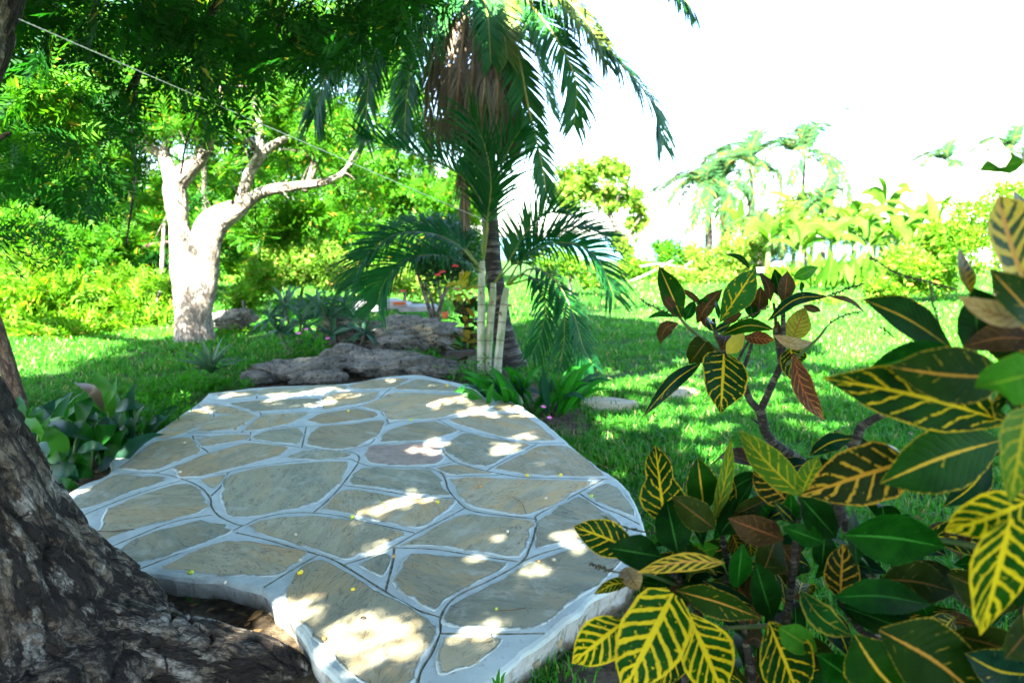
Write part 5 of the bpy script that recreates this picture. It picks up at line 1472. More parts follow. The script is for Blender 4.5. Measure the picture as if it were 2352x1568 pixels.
# strap leaved clump right of the terrace corner
lily = thing('strap_leaved_plant', 'dense clump of broad strap leaves at the right corner of the terrace', 'plant', G(1225, 955))
lb = G(1225, 952)
for i in range(64):
    b = lb + [rgl.uniform(-0.42, 0.36), rgl.uniform(-0.12, 0.3), 0.02]
    out = (b - lb)[0]
    az = math.atan2(rgl.normal() * 0.5 - 0.35, out * 2.2 + rgl.normal() * 0.45)
    L = rgl.uniform(0.34, 0.56)
    P = arch(b, az, rgl.uniform(0.65, 1.35), L, rgl.uniform(0.25, 0.75), 6)
    V, F, U = blade(P, wprof(6, rgl.uniform(0.028, 0.046), 0.55, 0.03, 0.3), rgl.normal(size=3) * 0.4 + [0, -0.7, 1.0], 0.35)
    put('leaf', V, np.array(F), LILY if rgl.random() < 0.85 else CANNA_B, lily)
for a, b in ((1248, 935), (1262, 960)):
    flower(D(a, b, 4.95), 0.022, M_PINK, lily, 5)

# agave
AGAVE = leaf_mat('agave_leaf', (0.035, 0.095, 0.045), (0.05, 0.115, 0.05), 0.15, (1.2, 1.4, 0.8), 0.45, 0.5)
ag = thing('agave', 'spiky agave rosette on the bed left of the terrace far corner', 'plant', G(487, 880))
ab = G(487, 878)
for i in range(22):
    el = 1.35 - 1.05 * (i / 22) + rgl.uniform(-0.1, 0.1)
    P = arch(ab + [0, 0, 0.10], 2.4 * i + 0.5, el, rgl.uniform(0.34, 0.44), rgl.uniform(0.15, 0.45), 7)
    V, F, U = blade(P, wprof(7, 0.022, 0.4, 0.02, 0.7), (0, -0.4, 1.0), 0.7)
    put('leaf', V, np.array(F), AGAVE, ag)

# dark strap leaved shrubs behind the rocks
FRANG = leaf_mat('dark_strap_leaf', (0.014, 0.058, 0.030), (0.028, 0.085, 0.038), 0.2, (1.3, 1.6, 0.7), 0.36, 0.3)


def rosette_shrub(label, heads, d, seed, group):
    base = gz(np.mean([h[0] for h in heads]), d)
    r = thing('rosette_shrub', label, 'shrub', base, group)
    rg = np.random.default_rng(seed)
    for (a, b) in heads:
        hd = D(a, b, d + rg.uniform(-0.25, 0.25))
        V, F = tube(smooth_line(np.array([base + [rg.uniform(-0.1, 0.1), 0, 0], (base + hd) / 2 + [0.05, 0, -0.05], hd]), 8), np.linspace(0.022, 0.014, 8), 7)
        put('stem', V, F, B_GREY, r)
        for i in range(17):
            P = arch(hd, 2.4 * i + rg.uniform(-0.3, 0.3), rg.uniform(-0.55, 1.2), rg.uniform(0.22, 0.33), rg.uniform(0.1, 0.45), 6)
            V, F, U = blade(P, wprof(6, rg.uniform(0.022, 0.032), 0.6, 0.04, 0.3), rg.normal(size=3) * 0.4 + [0, -0.5, 1.0], 0.3)
            put('leaf', V, np.array(F), FRANG, r)


rosette_shrub('dark strap leaved shrub left of the rocks, nearer the forked trunk', [(655, 705), (690, 740), (640, 760), (672, 790), (705, 700), (620, 730)], 8.6, 5, 'dark strap leaved shrubs by the rocks')
rosette_shrub('dark strap leaved shrub against the left side of the big rock', [(755, 730), (790, 700), (815, 735), (760, 770), (840, 765), (735, 705)], 8.7, 6, 'dark strap leaved shrubs by the rocks')

# leafy ground cover and pink flowered plants
HERB = leaf_mat('herb_leaf', (0.015, 0.115, 0.006), (0.035, 0.17, 0.008), 0.35, (1.5, 1.6, 0.5), 0.5, 0.15)


def herb(label, spots, d, seed, n, mat=None, flowers=(), cat='plant', name='leafy_herb', group=None, rad=0.22, hh=0.10):
    base = gz(spots[0][0], d)
    r = thing(name, label, cat, base, group)
    rg = np.random.default_rng(seed)
    P = []
    for a, b in spots:
        c = D(a, b, d)
        P += [c + rg.normal(size=3) * [rad, rad, hh] * 0.55 for _ in range(n)]
    P = np.array(P)
    P[:, 2] = np.maximum(P[:, 2], 0.03)
    V, F = crown_mesh(U_TINY, P, rg, 1.2, 0.7, 1.1)
    tag(put('foliage', V, F, mat or HERB, r), kind='stuff')
    for i in range(min(12, len(P))):
        V, F = tube([[P[i][0], P[i][1], 0], P[i]], [0.004, 0.003], 4)
        put('stem', V, F, M_STALK, r)
    for a, b in flowers:
        flower(D(a, b, d - 0.25), 0.03, M_PINK, r, 5)


herb('bushy pink flowered herb under the dark strap leaved shrub', [(690, 790), (715, 780), (740, 800), (670, 800), (700, 815)], 8.0, 1, 16, flowers=((703, 757), (686, 766), (753, 778)))
herb('leafy herb round the foot of the agave', [(460, 890), (500, 880), (530, 890), (480, 905), (450, 875)], 6.7, 2, 18, flowers=((520, 905),))
herb('low leafy herb on the lawn edge left of the agave', [(390, 905), (350, 915), (420, 895), (370, 890)], 6.2, 3, 18)
herb('small herb growing on the terrace bank among dry leaves', [(325, 950), (345, 970), (365, 945), (360, 990), (400, 930)], 5.2, 4, 12, rad=0.14, hh=0.06)
herb('low green weeds between the two rocks', [(960, 815), (990, 820), (1010, 830), (945, 835)], 8.0, 5, 14, rad=0.18, hh=0.05)
herb('grassy weeds at the foot of the pale canes', [(1080, 850), (1100, 870), (1060, 870)], 7.0, 6, 14, rad=0.18, hh=0.08)
herb('low green plant at the foot of the forked trunk', [(500, 770), (540, 765), (400, 800), (350, 800)], 10.2, 7, 16, mat=G_BUSH, rad=0.3, hh=0.12)
herb('tall weeds in front of the sunlit shrubs at left', [(230, 800), (280, 800), (180, 830)], 10.2, 8, 16, mat=G_BUSH, rad=0.3, hh=0.15)

# ------------------------------------------------------------------ rocks


def coral_mat():
    t = NT('coral_rock')
    o = t.pos()
    n1 = t.noise(o, 6.5, 9, 0.78)
    c = t.mix(t.step(n1, 0.35, 0.65), (0.085, 0.085, 0.07), (0.30, 0.27, 0.22))
    c = t.mix(t.step(t.noise(o, 2.2, 5, 0.6), 0.55, 0.7), c, (0.50, 0.41, 0.27))
    v = t.n('ShaderNodeTexVoronoi', {'Vector': o, 'Scale': 20.0}).outputs['Distance']
    c = t.mix(t.step(v, 0.28, 0.12), c, (0.03, 0.03, 0.028))
    h = t.m('ADD', t.noise(o, 18, 8, 0.75), t.m('MULTIPLY', v, 0.8))
    return t.done(t.pbsdf(c, 0.92, 0.15, t.bump(h, 1.0, 0.05)))


M_CORAL = coral_mat()


def rock(label, px, py, d, rx, ry, rz, seed, rough=0.30):
    c = D(px, py, d)
    n, m = 84, 52
    off = np.random.default_rng(seed).uniform(0, 40, 3)
    V = []
    for i in range(m + 1):
        ph = PI * i / m
        for j in range(n):
            th = 2 * PI * j / n
            u = np.array([math.sin(ph) * math.cos(th), math.sin(ph) * math.sin(th), math.cos(ph)])
            k = 1 + 0.45 * noise.noise(Vector(u * 1.3 + off)) + rough * noise.turbulence(Vector(u * 3.2 + off), 5, True) - rough * 0.5
            k += 0.07 * noise.noise(Vector(u * 9 + off)) + 0.05 * noise.noise(Vector(u * 19 + off))
            v = c + u * k * np.array([rx, ry, rz])
            v[2] = max(v[2], -0.05)
            V.append(v)
    F = np.array([[i * n + j, (i + 1) * n + j, (i + 1) * n + (j + 1) % n, i * n + (j + 1) % n] for i in range(m) for j in range(n)])
    o = put('coral_rock', V, F, M_CORAL, loc=(c[0], c[1], 0))
    tag(o, label, 'rock', 'pitted coral rocks behind the terrace')


rock('largest pitted coral rock with a patch of sunlight on it', 930, 775, 8.9, 0.62, 0.5, 0.24, 1)
rock('coral rock hump left of the largest rock under the dark leaves', 800, 760, 9.0, 0.38, 0.35, 0.2, 2)
rock('long low coral rock directly behind the terrace edge', 890, 838, 7.5, 0.62, 0.3, 0.14, 3, 0.25)
rock('low pitted rock behind the left part of the terrace edge', 680, 850, 7.2, 0.48, 0.22, 0.12, 4, 0.25)
rock('tan rock touching the terrace edge at left of centre', 730, 868, 6.95, 0.3, 0.12, 0.075, 5, 0.25)
rock('small rock at the left end of the rock row', 590, 868, 7.0, 0.2, 0.12, 0.07, 6, 0.25)
rock('flat grey rock near the foot of the canes', 1010, 850, 7.2, 0.3, 0.15, 0.07, 7, 0.25)
rock('rounded rock knob between the two long rocks', 800, 815, 7.7, 0.25, 0.2, 0.13, 8, 0.2)
rock('grey rock right of the forked trunk in half shade', 530, 735, 10.8, 0.4, 0.25, 0.16, 9)
M_SLAB = plain('grey_slab', (0.25, 0.25, 0.26), (0.38, 0.37, 0.37), 5, 0.8, bump=0.3)
M_TERRA = plain('terracotta', (0.42, 0.085, 0.03), (0.52, 0.13, 0.04), 12, 0.7)


def box(c, dx, dy, dz, rz=0.0, bev=0.1):
    """a slab with chamfered upper edges"""
    V = []
    for z, s in ((-dz, 1.0), (dz * 0.6, 1.0), (dz, 1 - bev)):
        for x, y in ((-1, -1), (1, -1), (1, 1), (-1, 1)):
            a, b = x * dx * s, y * dy * s
            V.append([c[0] + a * math.cos(rz) - b * math.sin(rz), c[1] + a * math.sin(rz) + b * math.cos(rz), c[2] + z])
    F = [[3, 2, 1, 0]] + [[4 * k + j, 4 * k + (j + 1) % 4, 4 * k + 4 + (j + 1) % 4, 4 * k + 4 + j] for k in (0, 1) for j in range(4)] + [[8, 9, 10, 11]]
    return np.array(V), np.array(F)


for k, (a, b, dx, lab) in enumerate(((850, 705, 0.30, 'grey slab lying flat behind the largest rock, left one'), (900, 700, 0.26, 'grey slab behind the largest rock under the orange tile'), (960, 706, 0.28, 'grey slab behind the largest rock, nearest the grey stems'), (870, 694, 0.34, 'upper grey slab of the heap behind the largest rock'))):
    c = D(a, b, 9.8)
    V, F = box(c, dx, 0.22, 0.035, 0.2 * k - 0.2)
    tag(put('stone_slab', V, F, M_SLAB, loc=c, smooth=False), lab, 'stone slab', 'slabs heaped behind the rocks')
c = D(917, 696, 9.55)
V, F = box(c, 0.085, 0.05, 0.02, 0.3, 0.35)
tag(put('roof_tile', V, F, M_TERRA, loc=c, smooth=False), 'orange red tile lying on the grey slabs', 'tile')
# orange fluted pot behind the rock
c = D(1022, 722, 9.0)
V = []
for z, r_ in ((-0.055, 0.026), (-0.03, 0.04), (0.0, 0.046), (0.026, 0.041), (0.037, 0.043), (0.037, 0.033)):
    for j in range(20):
        k_ = r_ * (1 + 0.08 * (j % 2))
        V.append(c + [k_ * math.cos(PI * j / 10), k_ * math.sin(PI * j / 10), z])
F = np.array([[i * 20 + j, i * 20 + (j + 1) % 20, (i + 1) * 20 + (j + 1) % 20, (i + 1) * 20 + j] for i in range(5) for j in range(20)])
tag(put('clay_pot', V, F, M_TERRA, loc=c), 'small bright orange fluted pot beside the yellow topped croton', 'pot')
c = (D(1030, 822, 7.6) + D(1088, 800, 7.7)) / 2
V, F = box(c, 0.16, 0.05, 0.03, 0.35)
tag(put('wooden_block', V, F, plain('dark_wood', (0.03, 0.025, 0.02), (0.06, 0.05, 0.04), 8), loc=c, smooth=False), 'dark weathered block of wood lying at the foot of the croton', 'wood')
# ------------------------------------------------------------------ crotons: leaf material with veins drawn by the leaf's own coordinates


def croton_mat(name, g1, g2, y, K=7.0, vw=0.30, mw=0.07, edge=0.06, blotch=0.62, rib=None, slope=0.22, tipy=0.0, cover=1.0, tf=0.25, rough=0.48, bcover=1.0):
    t = NT(name)
    uv = t.n('ShaderNodeUVMap', uv_map='UVMap').outputs[0]
    sp = t.n('ShaderNodeSeparateXYZ', {0: uv})
    u, v = sp.outputs[0], sp.outputs[1]
    r = t.rnd()
    us = t.m('MULTIPLY', t.m('SUBTRACT', u, 0.5), 2.0)
    uu = t.m('ABSOLUTE', us)
    side = t.m('MULTIPLY', t.m('SIGN', us), 0.21)
    off = t.n('ShaderNodeCombineXYZ', {0: t.m('MULTIPLY', r, 31.0), 1: t.m('MULTIPLY', r, 57.0)}).outputs[0]
    cv = t.n('ShaderNodeVectorMath', {0: t.mapping(uv, (1.0, 2.2, 1)), 1: off}, operation='ADD').outputs[0]
    n1 = t.noise(cv, 5.0, 3, 0.6)
    n2 = t.noise(cv, 14.0, 3, 0.6)
    n3 = t.noise(cv, 3.0, 2, 0.5)
    ph = t.m('ADD', t.m('MULTIPLY', t.m('SUBTRACT', v, t.m('MULTIPLY', uu, slope)), K), t.m('ADD', side, t.m('MULTIPLY', n1, 0.4)))
    ph = t.m('ADD', ph, t.m('MULTIPLY', r, 3.0))
    saw = t.m('ABSOLUTE', t.m('SUBTRACT', t.m('MULTIPLY', t.m('FRACT', ph), 2.0), 1.0))
    wid = t.m('MULTIPLY', vw, t.m('MULTIPLY_ADD', n3, 1.5, 0.15))
    wid = t.m('ADD', wid, t.m('MULTIPLY', t.m('SUBTRACT', n2, 0.5), 0.25))
    wid = t.m('ADD', wid, t.m('MULTIPLY', t.step(v, 0.72, 1.0), tipy))
    # veins that come and go
    vein = t.m('MULTIPLY', t.step(t.m('SUBTRACT', saw, t.m('SUBTRACT', 1.0, wid)), -0.06, 0.06), t.step(t.m('ADD', n3, cover - 0.5), 0.42, 0.5))
    if cover < 1.0:
        vein = t.m('MULTIPLY', vein, t.step(t.m('SUBTRACT', t.noise(cv, 6.5, 3, 0.6), t.m('MULTIPLY', uu, 0.22)), 0.26, 0.36))
    mid = t.step(t.m('ADD', uu, t.m('MULTIPLY', t.m('SUBTRACT', n2, 0.5), 0.05)), mw * 1.15, mw * 0.75)
    ed = t.step(t.m('ADD', uu, t.m('MULTIPLY', t.m('SUBTRACT', n2, 0.5), 0.22)), 1.0 - edge - 0.03, 1.0 - edge + 0.03)
    bl = t.step(t.noise(cv, 8.0, 4, 0.65), blotch, blotch + 0.03)
    mask = t.m('MAXIMUM', vein, t.m('MAXIMUM', ed, t.m('MULTIPLY', bl, bcover)))
    green = t.mix(t.step(t.noise(cv, 2.5, 3), 0.3, 0.7), g1, g2)
    green = t.mix(t.m('MULTIPLY', t.step(t.noise(cv, 30, 3), 0.5, 0.8), 0.35), green, tuple(0.45 * c for c in g1))
    yel = t.mix(t.step(n1, 0.3, 0.75), y, tuple(c * 0.72 for c in y))
    c = t.mix(mask, green, yel)
    c = t.mix(mid, c, rib or y)
    fine = t.m('ABSOLUTE', t.m('SUBTRACT', t.m('MULTIPLY', t.m('FRACT', t.m('MULTIPLY', ph, 2.0)), 2.0), 1.0))
    h = t.m('ADD', t.m('MULTIPLY', t.step(fine, 0.0, 0.35), 0.6), t.m('MULTIPLY', t.step(uu, 0.0, 0.10), 0.8))
    nor = t.bump(h, 0.35, 0.004)
    tc = t.mix(1.0, c, (1.5, 1.5, 0.7), 'MULTIPLY')
    return t.leaf(c, tc, tf, rough, 0.05, nor)


YEL = (0.50, 0.36, 0.012)
OCH = (0.36, 0.21, 0.018)
ORA = (0.42, 0.19, 0.03)
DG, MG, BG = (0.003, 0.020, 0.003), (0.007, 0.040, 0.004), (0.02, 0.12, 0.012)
CM_ = {
    'yv': croton_mat('croton_veined', DG, MG, YEL, 7.5, 0.17, 0.065, 0.05, 0.66, cover=0.72),
    'yy': croton_mat('croton_yellow_barred', (0.004, 0.036, 0.003), (0.009, 0.060, 0.004), (0.55, 0.42, 0.012), 7.5, 0.34, 0.10, 0.11, 0.62, tipy=0.5, cover=1.2),
    'yo': croton_mat('croton_ochre_barred', (0.014, 0.034, 0.008), (0.022, 0.055, 0.010), (0.44, 0.31, 0.03), 7.5, 0.50, 0.10, 0.16, 0.62, rib=(0.40, 0.20, 0.05), cover=1.2, tipy=0.4),
    'ov': croton_mat('croton_orange_veined', (0.008, 0.014, 0.003), (0.011, 0.024, 0.004), OCH, 6, 0.22, 0.07, 0.06, 0.66, rib=(0.36, 0.18, 0.02), cover=0.8, tipy=0.4),
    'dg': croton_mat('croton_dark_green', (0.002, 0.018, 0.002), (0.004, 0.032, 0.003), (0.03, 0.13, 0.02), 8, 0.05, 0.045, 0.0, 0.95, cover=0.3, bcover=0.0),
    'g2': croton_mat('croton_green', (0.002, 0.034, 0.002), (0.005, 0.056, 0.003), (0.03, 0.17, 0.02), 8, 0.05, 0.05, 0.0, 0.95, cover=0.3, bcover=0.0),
    'bg': croton_mat('croton_bright_green', (0.03, 0.14, 0.012), (0.05, 0.19, 0.015), (0.14, 0.26, 0.02), 8, 0.08, 0.06, 0.02, 0.9, cover=0.4, tf=0.5),
    'gm': croton_mat('croton_green_yellow_rib', (0.004, 0.034, 0.001), (0.008, 0.050, 0.002), YEL, 7, 0.12, 0.055, 0.02, 0.80, rib=(0.46, 0.30, 0.03), cover=0.25),
    'gh': croton_mat('croton_green_part_veined', (0.012, 0.075, 0.012), (0.02, 0.10, 0.014), YEL, 7, 0.20, 0.06, 0.02, 0.76, cover=0.45, tf=0.35),
    'ol': croton_mat('croton_olive', (0.011, 0.022, 0.002), (0.018, 0.032, 0.003), (0.14, 0.12, 0.02), 8, 0.06, 0.045, 0.02, 0.9, rib=(0.14, 0.07, 0.02), cover=0.4),
    'olo': croton_mat('croton_olive_orange_rib', (0.007, 0.026, 0.002), (0.011, 0.034, 0.003), (0.32, 0.24, 0.02), 7, 0.06, 0.055, 0.03, 0.80, rib=(0.40, 0.20, 0.03), cover=0.4),
    'br': croton_mat('croton_bronze', (0.035, 0.022, 0.010), (0.06, 0.036, 0.014), (0.16, 0.10, 0.03), 8, 0.08, 0.05, 0.02, 0.86, rib=(0.22, 0.08, 0.03), cover=0.5),
    'rb': croton_mat('croton_red_brown', (0.07, 0.020, 0.012), (0.10, 0.035, 0.012), (0.34, 0.16, 0.03), 8, 0.18, 0.06, 0.05, 0.80, rib=(0.28, 0.07, 0.03), cover=0.8, tipy=0.6),
    'ye': croton_mat('croton_plain_yellow', (0.36, 0.30, 0.03), (0.42, 0.34, 0.04), (0.48, 0.40, 0.06), 8, 0.1, 0.04, 0.05, 0.8, cover=0.4, tf=0.4),
    'yb': croton_mat('croton_translucent_veined', (0.20, 0.18, 0.025), (0.26, 0.22, 0.03), (0.13, 0.055, 0.015), 8, 0.18, 0.05, 0.05, 0.8, rib=(0.20, 0.07, 0.03), cover=0.9, tf=0.5),
    'ta': croton_mat('croton_dry_tan', (0.30, 0.20, 0.08), (0.40, 0.30, 0.16), (0.16, 0.09, 0.03), 7, 0.15, 0.05, 0.04, 0.75, rib=(0.20, 0.09, 0.03), cover=0.7),
    'gl': croton_mat('croton_glossy_blue_green', (0.003, 0.020, 0.010), (0.006, 0.032, 0.015), YEL, 8, 0.10, 0.05, 0.02, 0.84, cover=0.3, rough=0.25),
    'ed': croton_mat('croton_yellow_edged', (0.008, 0.065, 0.010), (0.012, 0.085, 0.012), (0.32, 0.30, 0.03), 7, 0.14, 0.05, 0.16, 0.80, cover=0.4),
    'yg': croton_mat('croton_yellow_green', (0.05, 0.13, 0.012), (0.08, 0.17, 0.016), (0.40, 0.34, 0.02), 7, 0.20, 0.07, 0.05, 0.68, cover=0.7, tf=0.45),
}
SH = {  # half-width profiles along the leaf
    'ob': [0.05, 0.28, 0.58, 0.84, 0.98, 1.0, 0.90, 0.64, 0.28, 0.02],
    'ov': [0.06, 0.50, 0.82, 0.98, 1.0, 0.94, 0.80, 0.58, 0.30, 0.02],
    'el': [0.05, 0.40, 0.74, 0.95, 1.0, 0.98, 0.86, 0.64, 0.34, 0.02],
    'lb': [0.10, 0.60, 0.95, 1.0, 0.86, 0.62, 0.60, 0.55, 0.34, 0.03],     # waisted, broad base
    'rt': [0.2, 0.52, 0.78, 0.93, 1.0, 1.0, 0.97, 0.88, 0.66, 0.12],
    'wd': [0.30, 0.80, 0.97, 1.0, 0.99, 0.93, 0.80, 0.55, 0.24, 0.02],
}
TRI = {'a': lambda x, y: (1306.7 + 0.375 * x, 980 + 0.375 * y), 'b': lambda x, y: (1764 + 0.375 * x, 980 + 0.375 * y),
       'c': lambda x, y: (1437.3 + 0.29167 * x, 555.3 + 0.29167 * y), 'd': lambda x, y: (1796.7 + 0.4582 * x, 294 + 0.4582 * y)}
ZSC = {'a': 0.375, 'b': 0.375, 'c': 0.29167, 'd': 0.4582}
rgx = np.random.default_rng(404)


def cleaf(z, bx, by, tx, ty, w, d, mt, parent, shape='el', mid=(0, 0), dd=0.03, bow=0.04, tilt=0.0, fold=0.22, label=None):
    """one traced leaf: base and tip (and a bend) in zoom coordinates, full width w, depth d of its middle; dd: how much the tip is nearer"""
    f = TRI[z]
    p0, p2 = f(bx, by), f(tx, ty)
    pm = f((bx + tx) / 2 + mid[0], (by + ty) / 2 + mid[1])
    P = smooth_line(np.array([D(*p0, d + dd), D(*pm, d - bow), D(*p2, d - dd)]), 10)
    nz = rgx.normal(size=3) * 0.14 + np.array([0.0, -1.0, 0.28]) + np.array([math.cos(tilt) * 0, 0, 0])
    hw = np.array(SH[shape]) * w * ZSC[z] * d / FPX * 0.5 * 1.04
    hw = hw * (1 + 0.035 * np.sin(np.arange(10) * 2.1 + bx))
    V, F, U = blade(P, hw, nz, fold, 0.07, rgx.uniform(0.8, 1.6), rgx.uniform(0, 6), roll=rgx.uniform(-0.35, 0.35), profile_u=(0.0, 0.2, 0.5, 0.8, 1.0))
    return put('leaf', V, np.array(F), CM_[mt], parent, uv=U)


def pt(z, x, y, d):
    return D(*TRI[z](x, y), d)


def stem3(name, pts, r0, r1, parent, mat, n=20, sides=8):
    """pts: (zoom, x, y, depth)"""
    P = smooth_line(np.array([pt(*p) for p in pts]), n)
    V, F, gv = bark_tube(P, np.linspace(r0, r1, n), sides, n, 0.08, int(pts[0][1]) % 90)
    return put(name, V, np.array(F), mat, parent, vec=gv)


def spike(pts, parent, mat, r=0.0022, bumps=26):
    """a croton flower spike: thin stalk studded with little knobs"""
    P = smooth_line(np.array([pt(*p) for p in pts]), 40)
    mb = MB()
    V, F = tube(P, np.linspace(r, r * 0.6, 40), 5, cap=False)
    mb.add(V, F)
    for i in range(bumps):
        s = 0.25 + 0.74 * i / bumps
        p = P[int(s * 39)] + rgx.normal(size=3) * r * 1.1
        q = r * rgx.uniform(1.1, 1.7)
        o = np.array([[1, 0, 0], [0, 1, 0], [-1, 0, 0], [0, -1, 0], [0, 0, 1], [0, 0, -1]]) * q + p
        mb.add(o, [[0, 1, 4, 4], [1, 2, 4, 4], [2, 3, 4, 4], [3, 0, 4, 4], [1, 0, 5, 5], [2, 1, 5, 5], [3, 2, 5, 5], [0, 3, 5, 5]])
    mb.F = [f if f[2] != f[3] else f[:3] for f in mb.F]
    return mb.put('flower_spike', mat, parent)


M_SPIKE = plain('dark_spike', (0.03, 0.03, 0.015), (0.07, 0.05, 0.02), 30, 0.7)
M_GSTEM = plain('green_croton_stem', (0.04, 0.09, 0.02), (0.09, 0.11, 0.03), 20, 0.6)
B_CRO = bark_mat('croton_bark', (0.10, 0.085, 0.06), (0.17, 0.15, 0.11), (0.25, 0.23, 0.19), (0.03, 0.025, 0.02), (6, 3, 3), 9.0, 0.004, 0.5)

# --- the open croton in the middle right
crc = thing('croton_shrub', 'croton with sparse mottled leaves on bare forked stems in front of the right lawn', 'shrub', gz(2010, 2.15), 'croton shrubs on the right')
stem3('stem', [('b', 700, 1750, 2.1), ('b', 640, 930, 2.05), ('b', 570, 800, 2.0), ('b', 330, 330, 1.96), ('c', 1150, 1568, 1.93), ('c', 1060, 1330, 1.9)], 0.019, 0.013, crc, B_CRO, 30, 10)
stem3('branch', [('c', 1065, 1345, 1.9), ('c', 975, 1240, 1.9), ('c', 930, 1110, 1.9), ('c', 870, 1000, 1.92), ('c', 770, 860, 1.93), ('c', 700, 690, 1.93), ('c', 690, 600, 1.93)], 0.011, 0.005, crc, B_CRO)
stem3('branch', [('c', 1058, 1335, 1.9), ('c', 1130, 1170, 1.9), ('c', 1205, 1010, 1.9), ('c', 1235, 880, 1.9), ('c', 1240, 600, 1.9), ('c', 1235, 430, 1.9)], 0.011, 0.005, crc, B_CRO)
stem3('branch', [('c', 745, 870, 1.93), ('c', 600, 760, 1.92), ('c', 480, 660, 1.9), ('c', 420, 590, 1.9)], 0.006, 0.004, crc, M_GSTEM)
stem3('branch', [('c', 1215, 960, 1.9), ('c', 1190, 760, 1.91), ('c', 1175, 560, 1.92), ('c', 1165, 480, 1.92)], 0.006, 0.0035, crc, B_CRO)
stem3('branch', [('c', 925, 1010, 1.91), ('c', 975, 860, 1.92), ('c', 1010, 730, 1.94)], 0.006, 0.004, crc, B_CRO)
stem3('branch', [('c', 885, 930, 1.92), ('c', 940, 830, 1.95), ('c', 975, 770, 1.96)], 0.005, 0.003, crc, B_CRO)
stem3('branch', [('c', 1225, 985, 1.9), ('c', 1330, 920, 1.88), ('c', 1440, 830, 1.86), ('c', 1530, 740, 1.85), ('c', 1580, 670, 1.85)], 0.006, 0.003, crc, M_GSTEM)
stem3('branch', [('c', 1070, 1440, 1.91), ('c', 1020, 1410, 1.9), ('c', 985, 1382, 1.9)], 0.004, 0.002, crc, B_CRO)
spike([('c', 1570, 680, 1.85), ('c', 1640, 620, 1.84), ('c', 1720, 580, 1.84), ('c', 1868, 548, 1.84)], crc, M_GSTEM)
spike([('c', 400, 590, 1.9), ('c', 300, 550, 1.88), ('c', 200, 500, 1.87), ('c', 105, 445, 1.86)], crc, M_SPIKE)
spike([('c', 1590, 425, 1.86), ('c', 1660, 400, 1.86), ('c', 1760, 360, 1.86), ('c', 1875, 330, 1.86)], crc, M_SPIKE)
spike([('c', 880, 620, 1.86), ('c', 980, 580, 1.85), ('c', 1060, 545, 1.85), ('c', 1135, 500, 1.85)], crc, M_SPIKE)
for a in ((440, 600, 262, 188, 195, 1.88, 'gm', 'el'), (435, 600, 265, 400, 95, 1.87, 'br', 'el'), (385, 590, 170, 600, 46, 1.86, 'g2', 'el', (-10, -25)), (415, 640, 270, 805, 115, 1.88, 'br', 'ob', (-30, -40)), (640, 775, 500, 962, 190, 1.93, 'ol', 'wd'),
          (740, 632, 1030, 200, 225, 1.85, 'gh', 'ob'), (560, 640, 765, 370, 120, 1.9, 'br', 'el', (-20, -10)), (600, 490, 440, 365, 50, 1.9, 'br', 'el'), (470, 615, 540, 465, 85, 1.88, 'g2', 'el'), (550, 490, 662, 440, 46, 1.87, 'g2', 'el'),
          (978, 215, 780, 95, 42, 1.92, 'dg', 'el', (20, -30)), (1140, 470, 1055, 240, 85, 1.9, 'br', 'el', (20, -20)), (1045, 545, 1065, 350, 130, 1.95, 'br', 'ov'), (1000, 605, 982, 472, 115, 1.94, 'g2', 'ov'),
          (1220, 425, 1170, 208, 95, 1.9, 'dg', 'el'), (1250, 470, 1275, 226, 145, 1.86, 'br', 'ov'), (1320, 285, 1518, 200, 100, 1.9, 'bg', 'ov'), (1400, 445, 1378, 310, 62, 1.92, 'g2', 'el'), (1230, 440, 1115, 338, 38, 1.92, 'dg', 'el'),
          (1115, 625, 1600, 430, 92, 1.84, 'gl', 'el', (-20, -75)), (1590, 425, 1885, 558, 42, 1.85, 'br', 'el', (20, -30)), (1395, 500, 1538, 548, 60, 1.9, 'br', 'el'), (1305, 780, 1415, 515, 180, 1.93, 'yb', 'ov'), (1300, 840, 1328, 1092, 215, 1.92, 'yv', 'wd'),
          (1160, 735, 1482, 790, 95, 1.87, 'ta', 'el', (0, 40)), (1320, 890, 1565, 1402, 185, 1.86, 'rb', 'el', (-40, 30)), (775, 885, 745, 1350, 385, 1.84, 'yv', 'wd'), (595, 950, 135, 1375, 115, 1.86, 'gl', 'el', (10, -60)),
          (745, 735, 1172, 690, 108, 1.83, 'gm', 'el', (0, -55)), (690, 705, 645, 588, 85, 1.86, 'gl', 'el'), (700, 705, 830, 640, 70, 1.84, 'gl', 'el'), (795, 880, 935, 712, 120, 1.88, 'ye', 'ov'), (925, 745, 1178, 772, 105, 1.93, 'rb', 'el'), (655, 690, 605, 560, 78, 1.9, 'rb', 'el'), (765, 640, 918, 560, 70, 1.9, 'br', 'el'),
          (735, 610, 703, 440, 46, 1.84, 'g2', 'el'), (1260, 890, 1330, 900, 30, 1.9, 'br', 'el'), (800, 700, 760, 860, 110, 1.95, 'br', 'el'), (1200, 620, 1180, 780, 60, 1.94, 'br', 'el'), (1215, 700, 1215, 880, 70, 1.94, 'yb', 'el'), (480, 640, 450, 520, 60, 1.92, 'br', 'el'), (900, 560, 800, 500, 60, 1.95, 'br', 'el')):
    cleaf('c', *a[:6], a[6], crc, a[7], a[8] if len(a) > 8 else (0, 0), dd=rgx.uniform(-0.05, 0.05), bow=0.02)

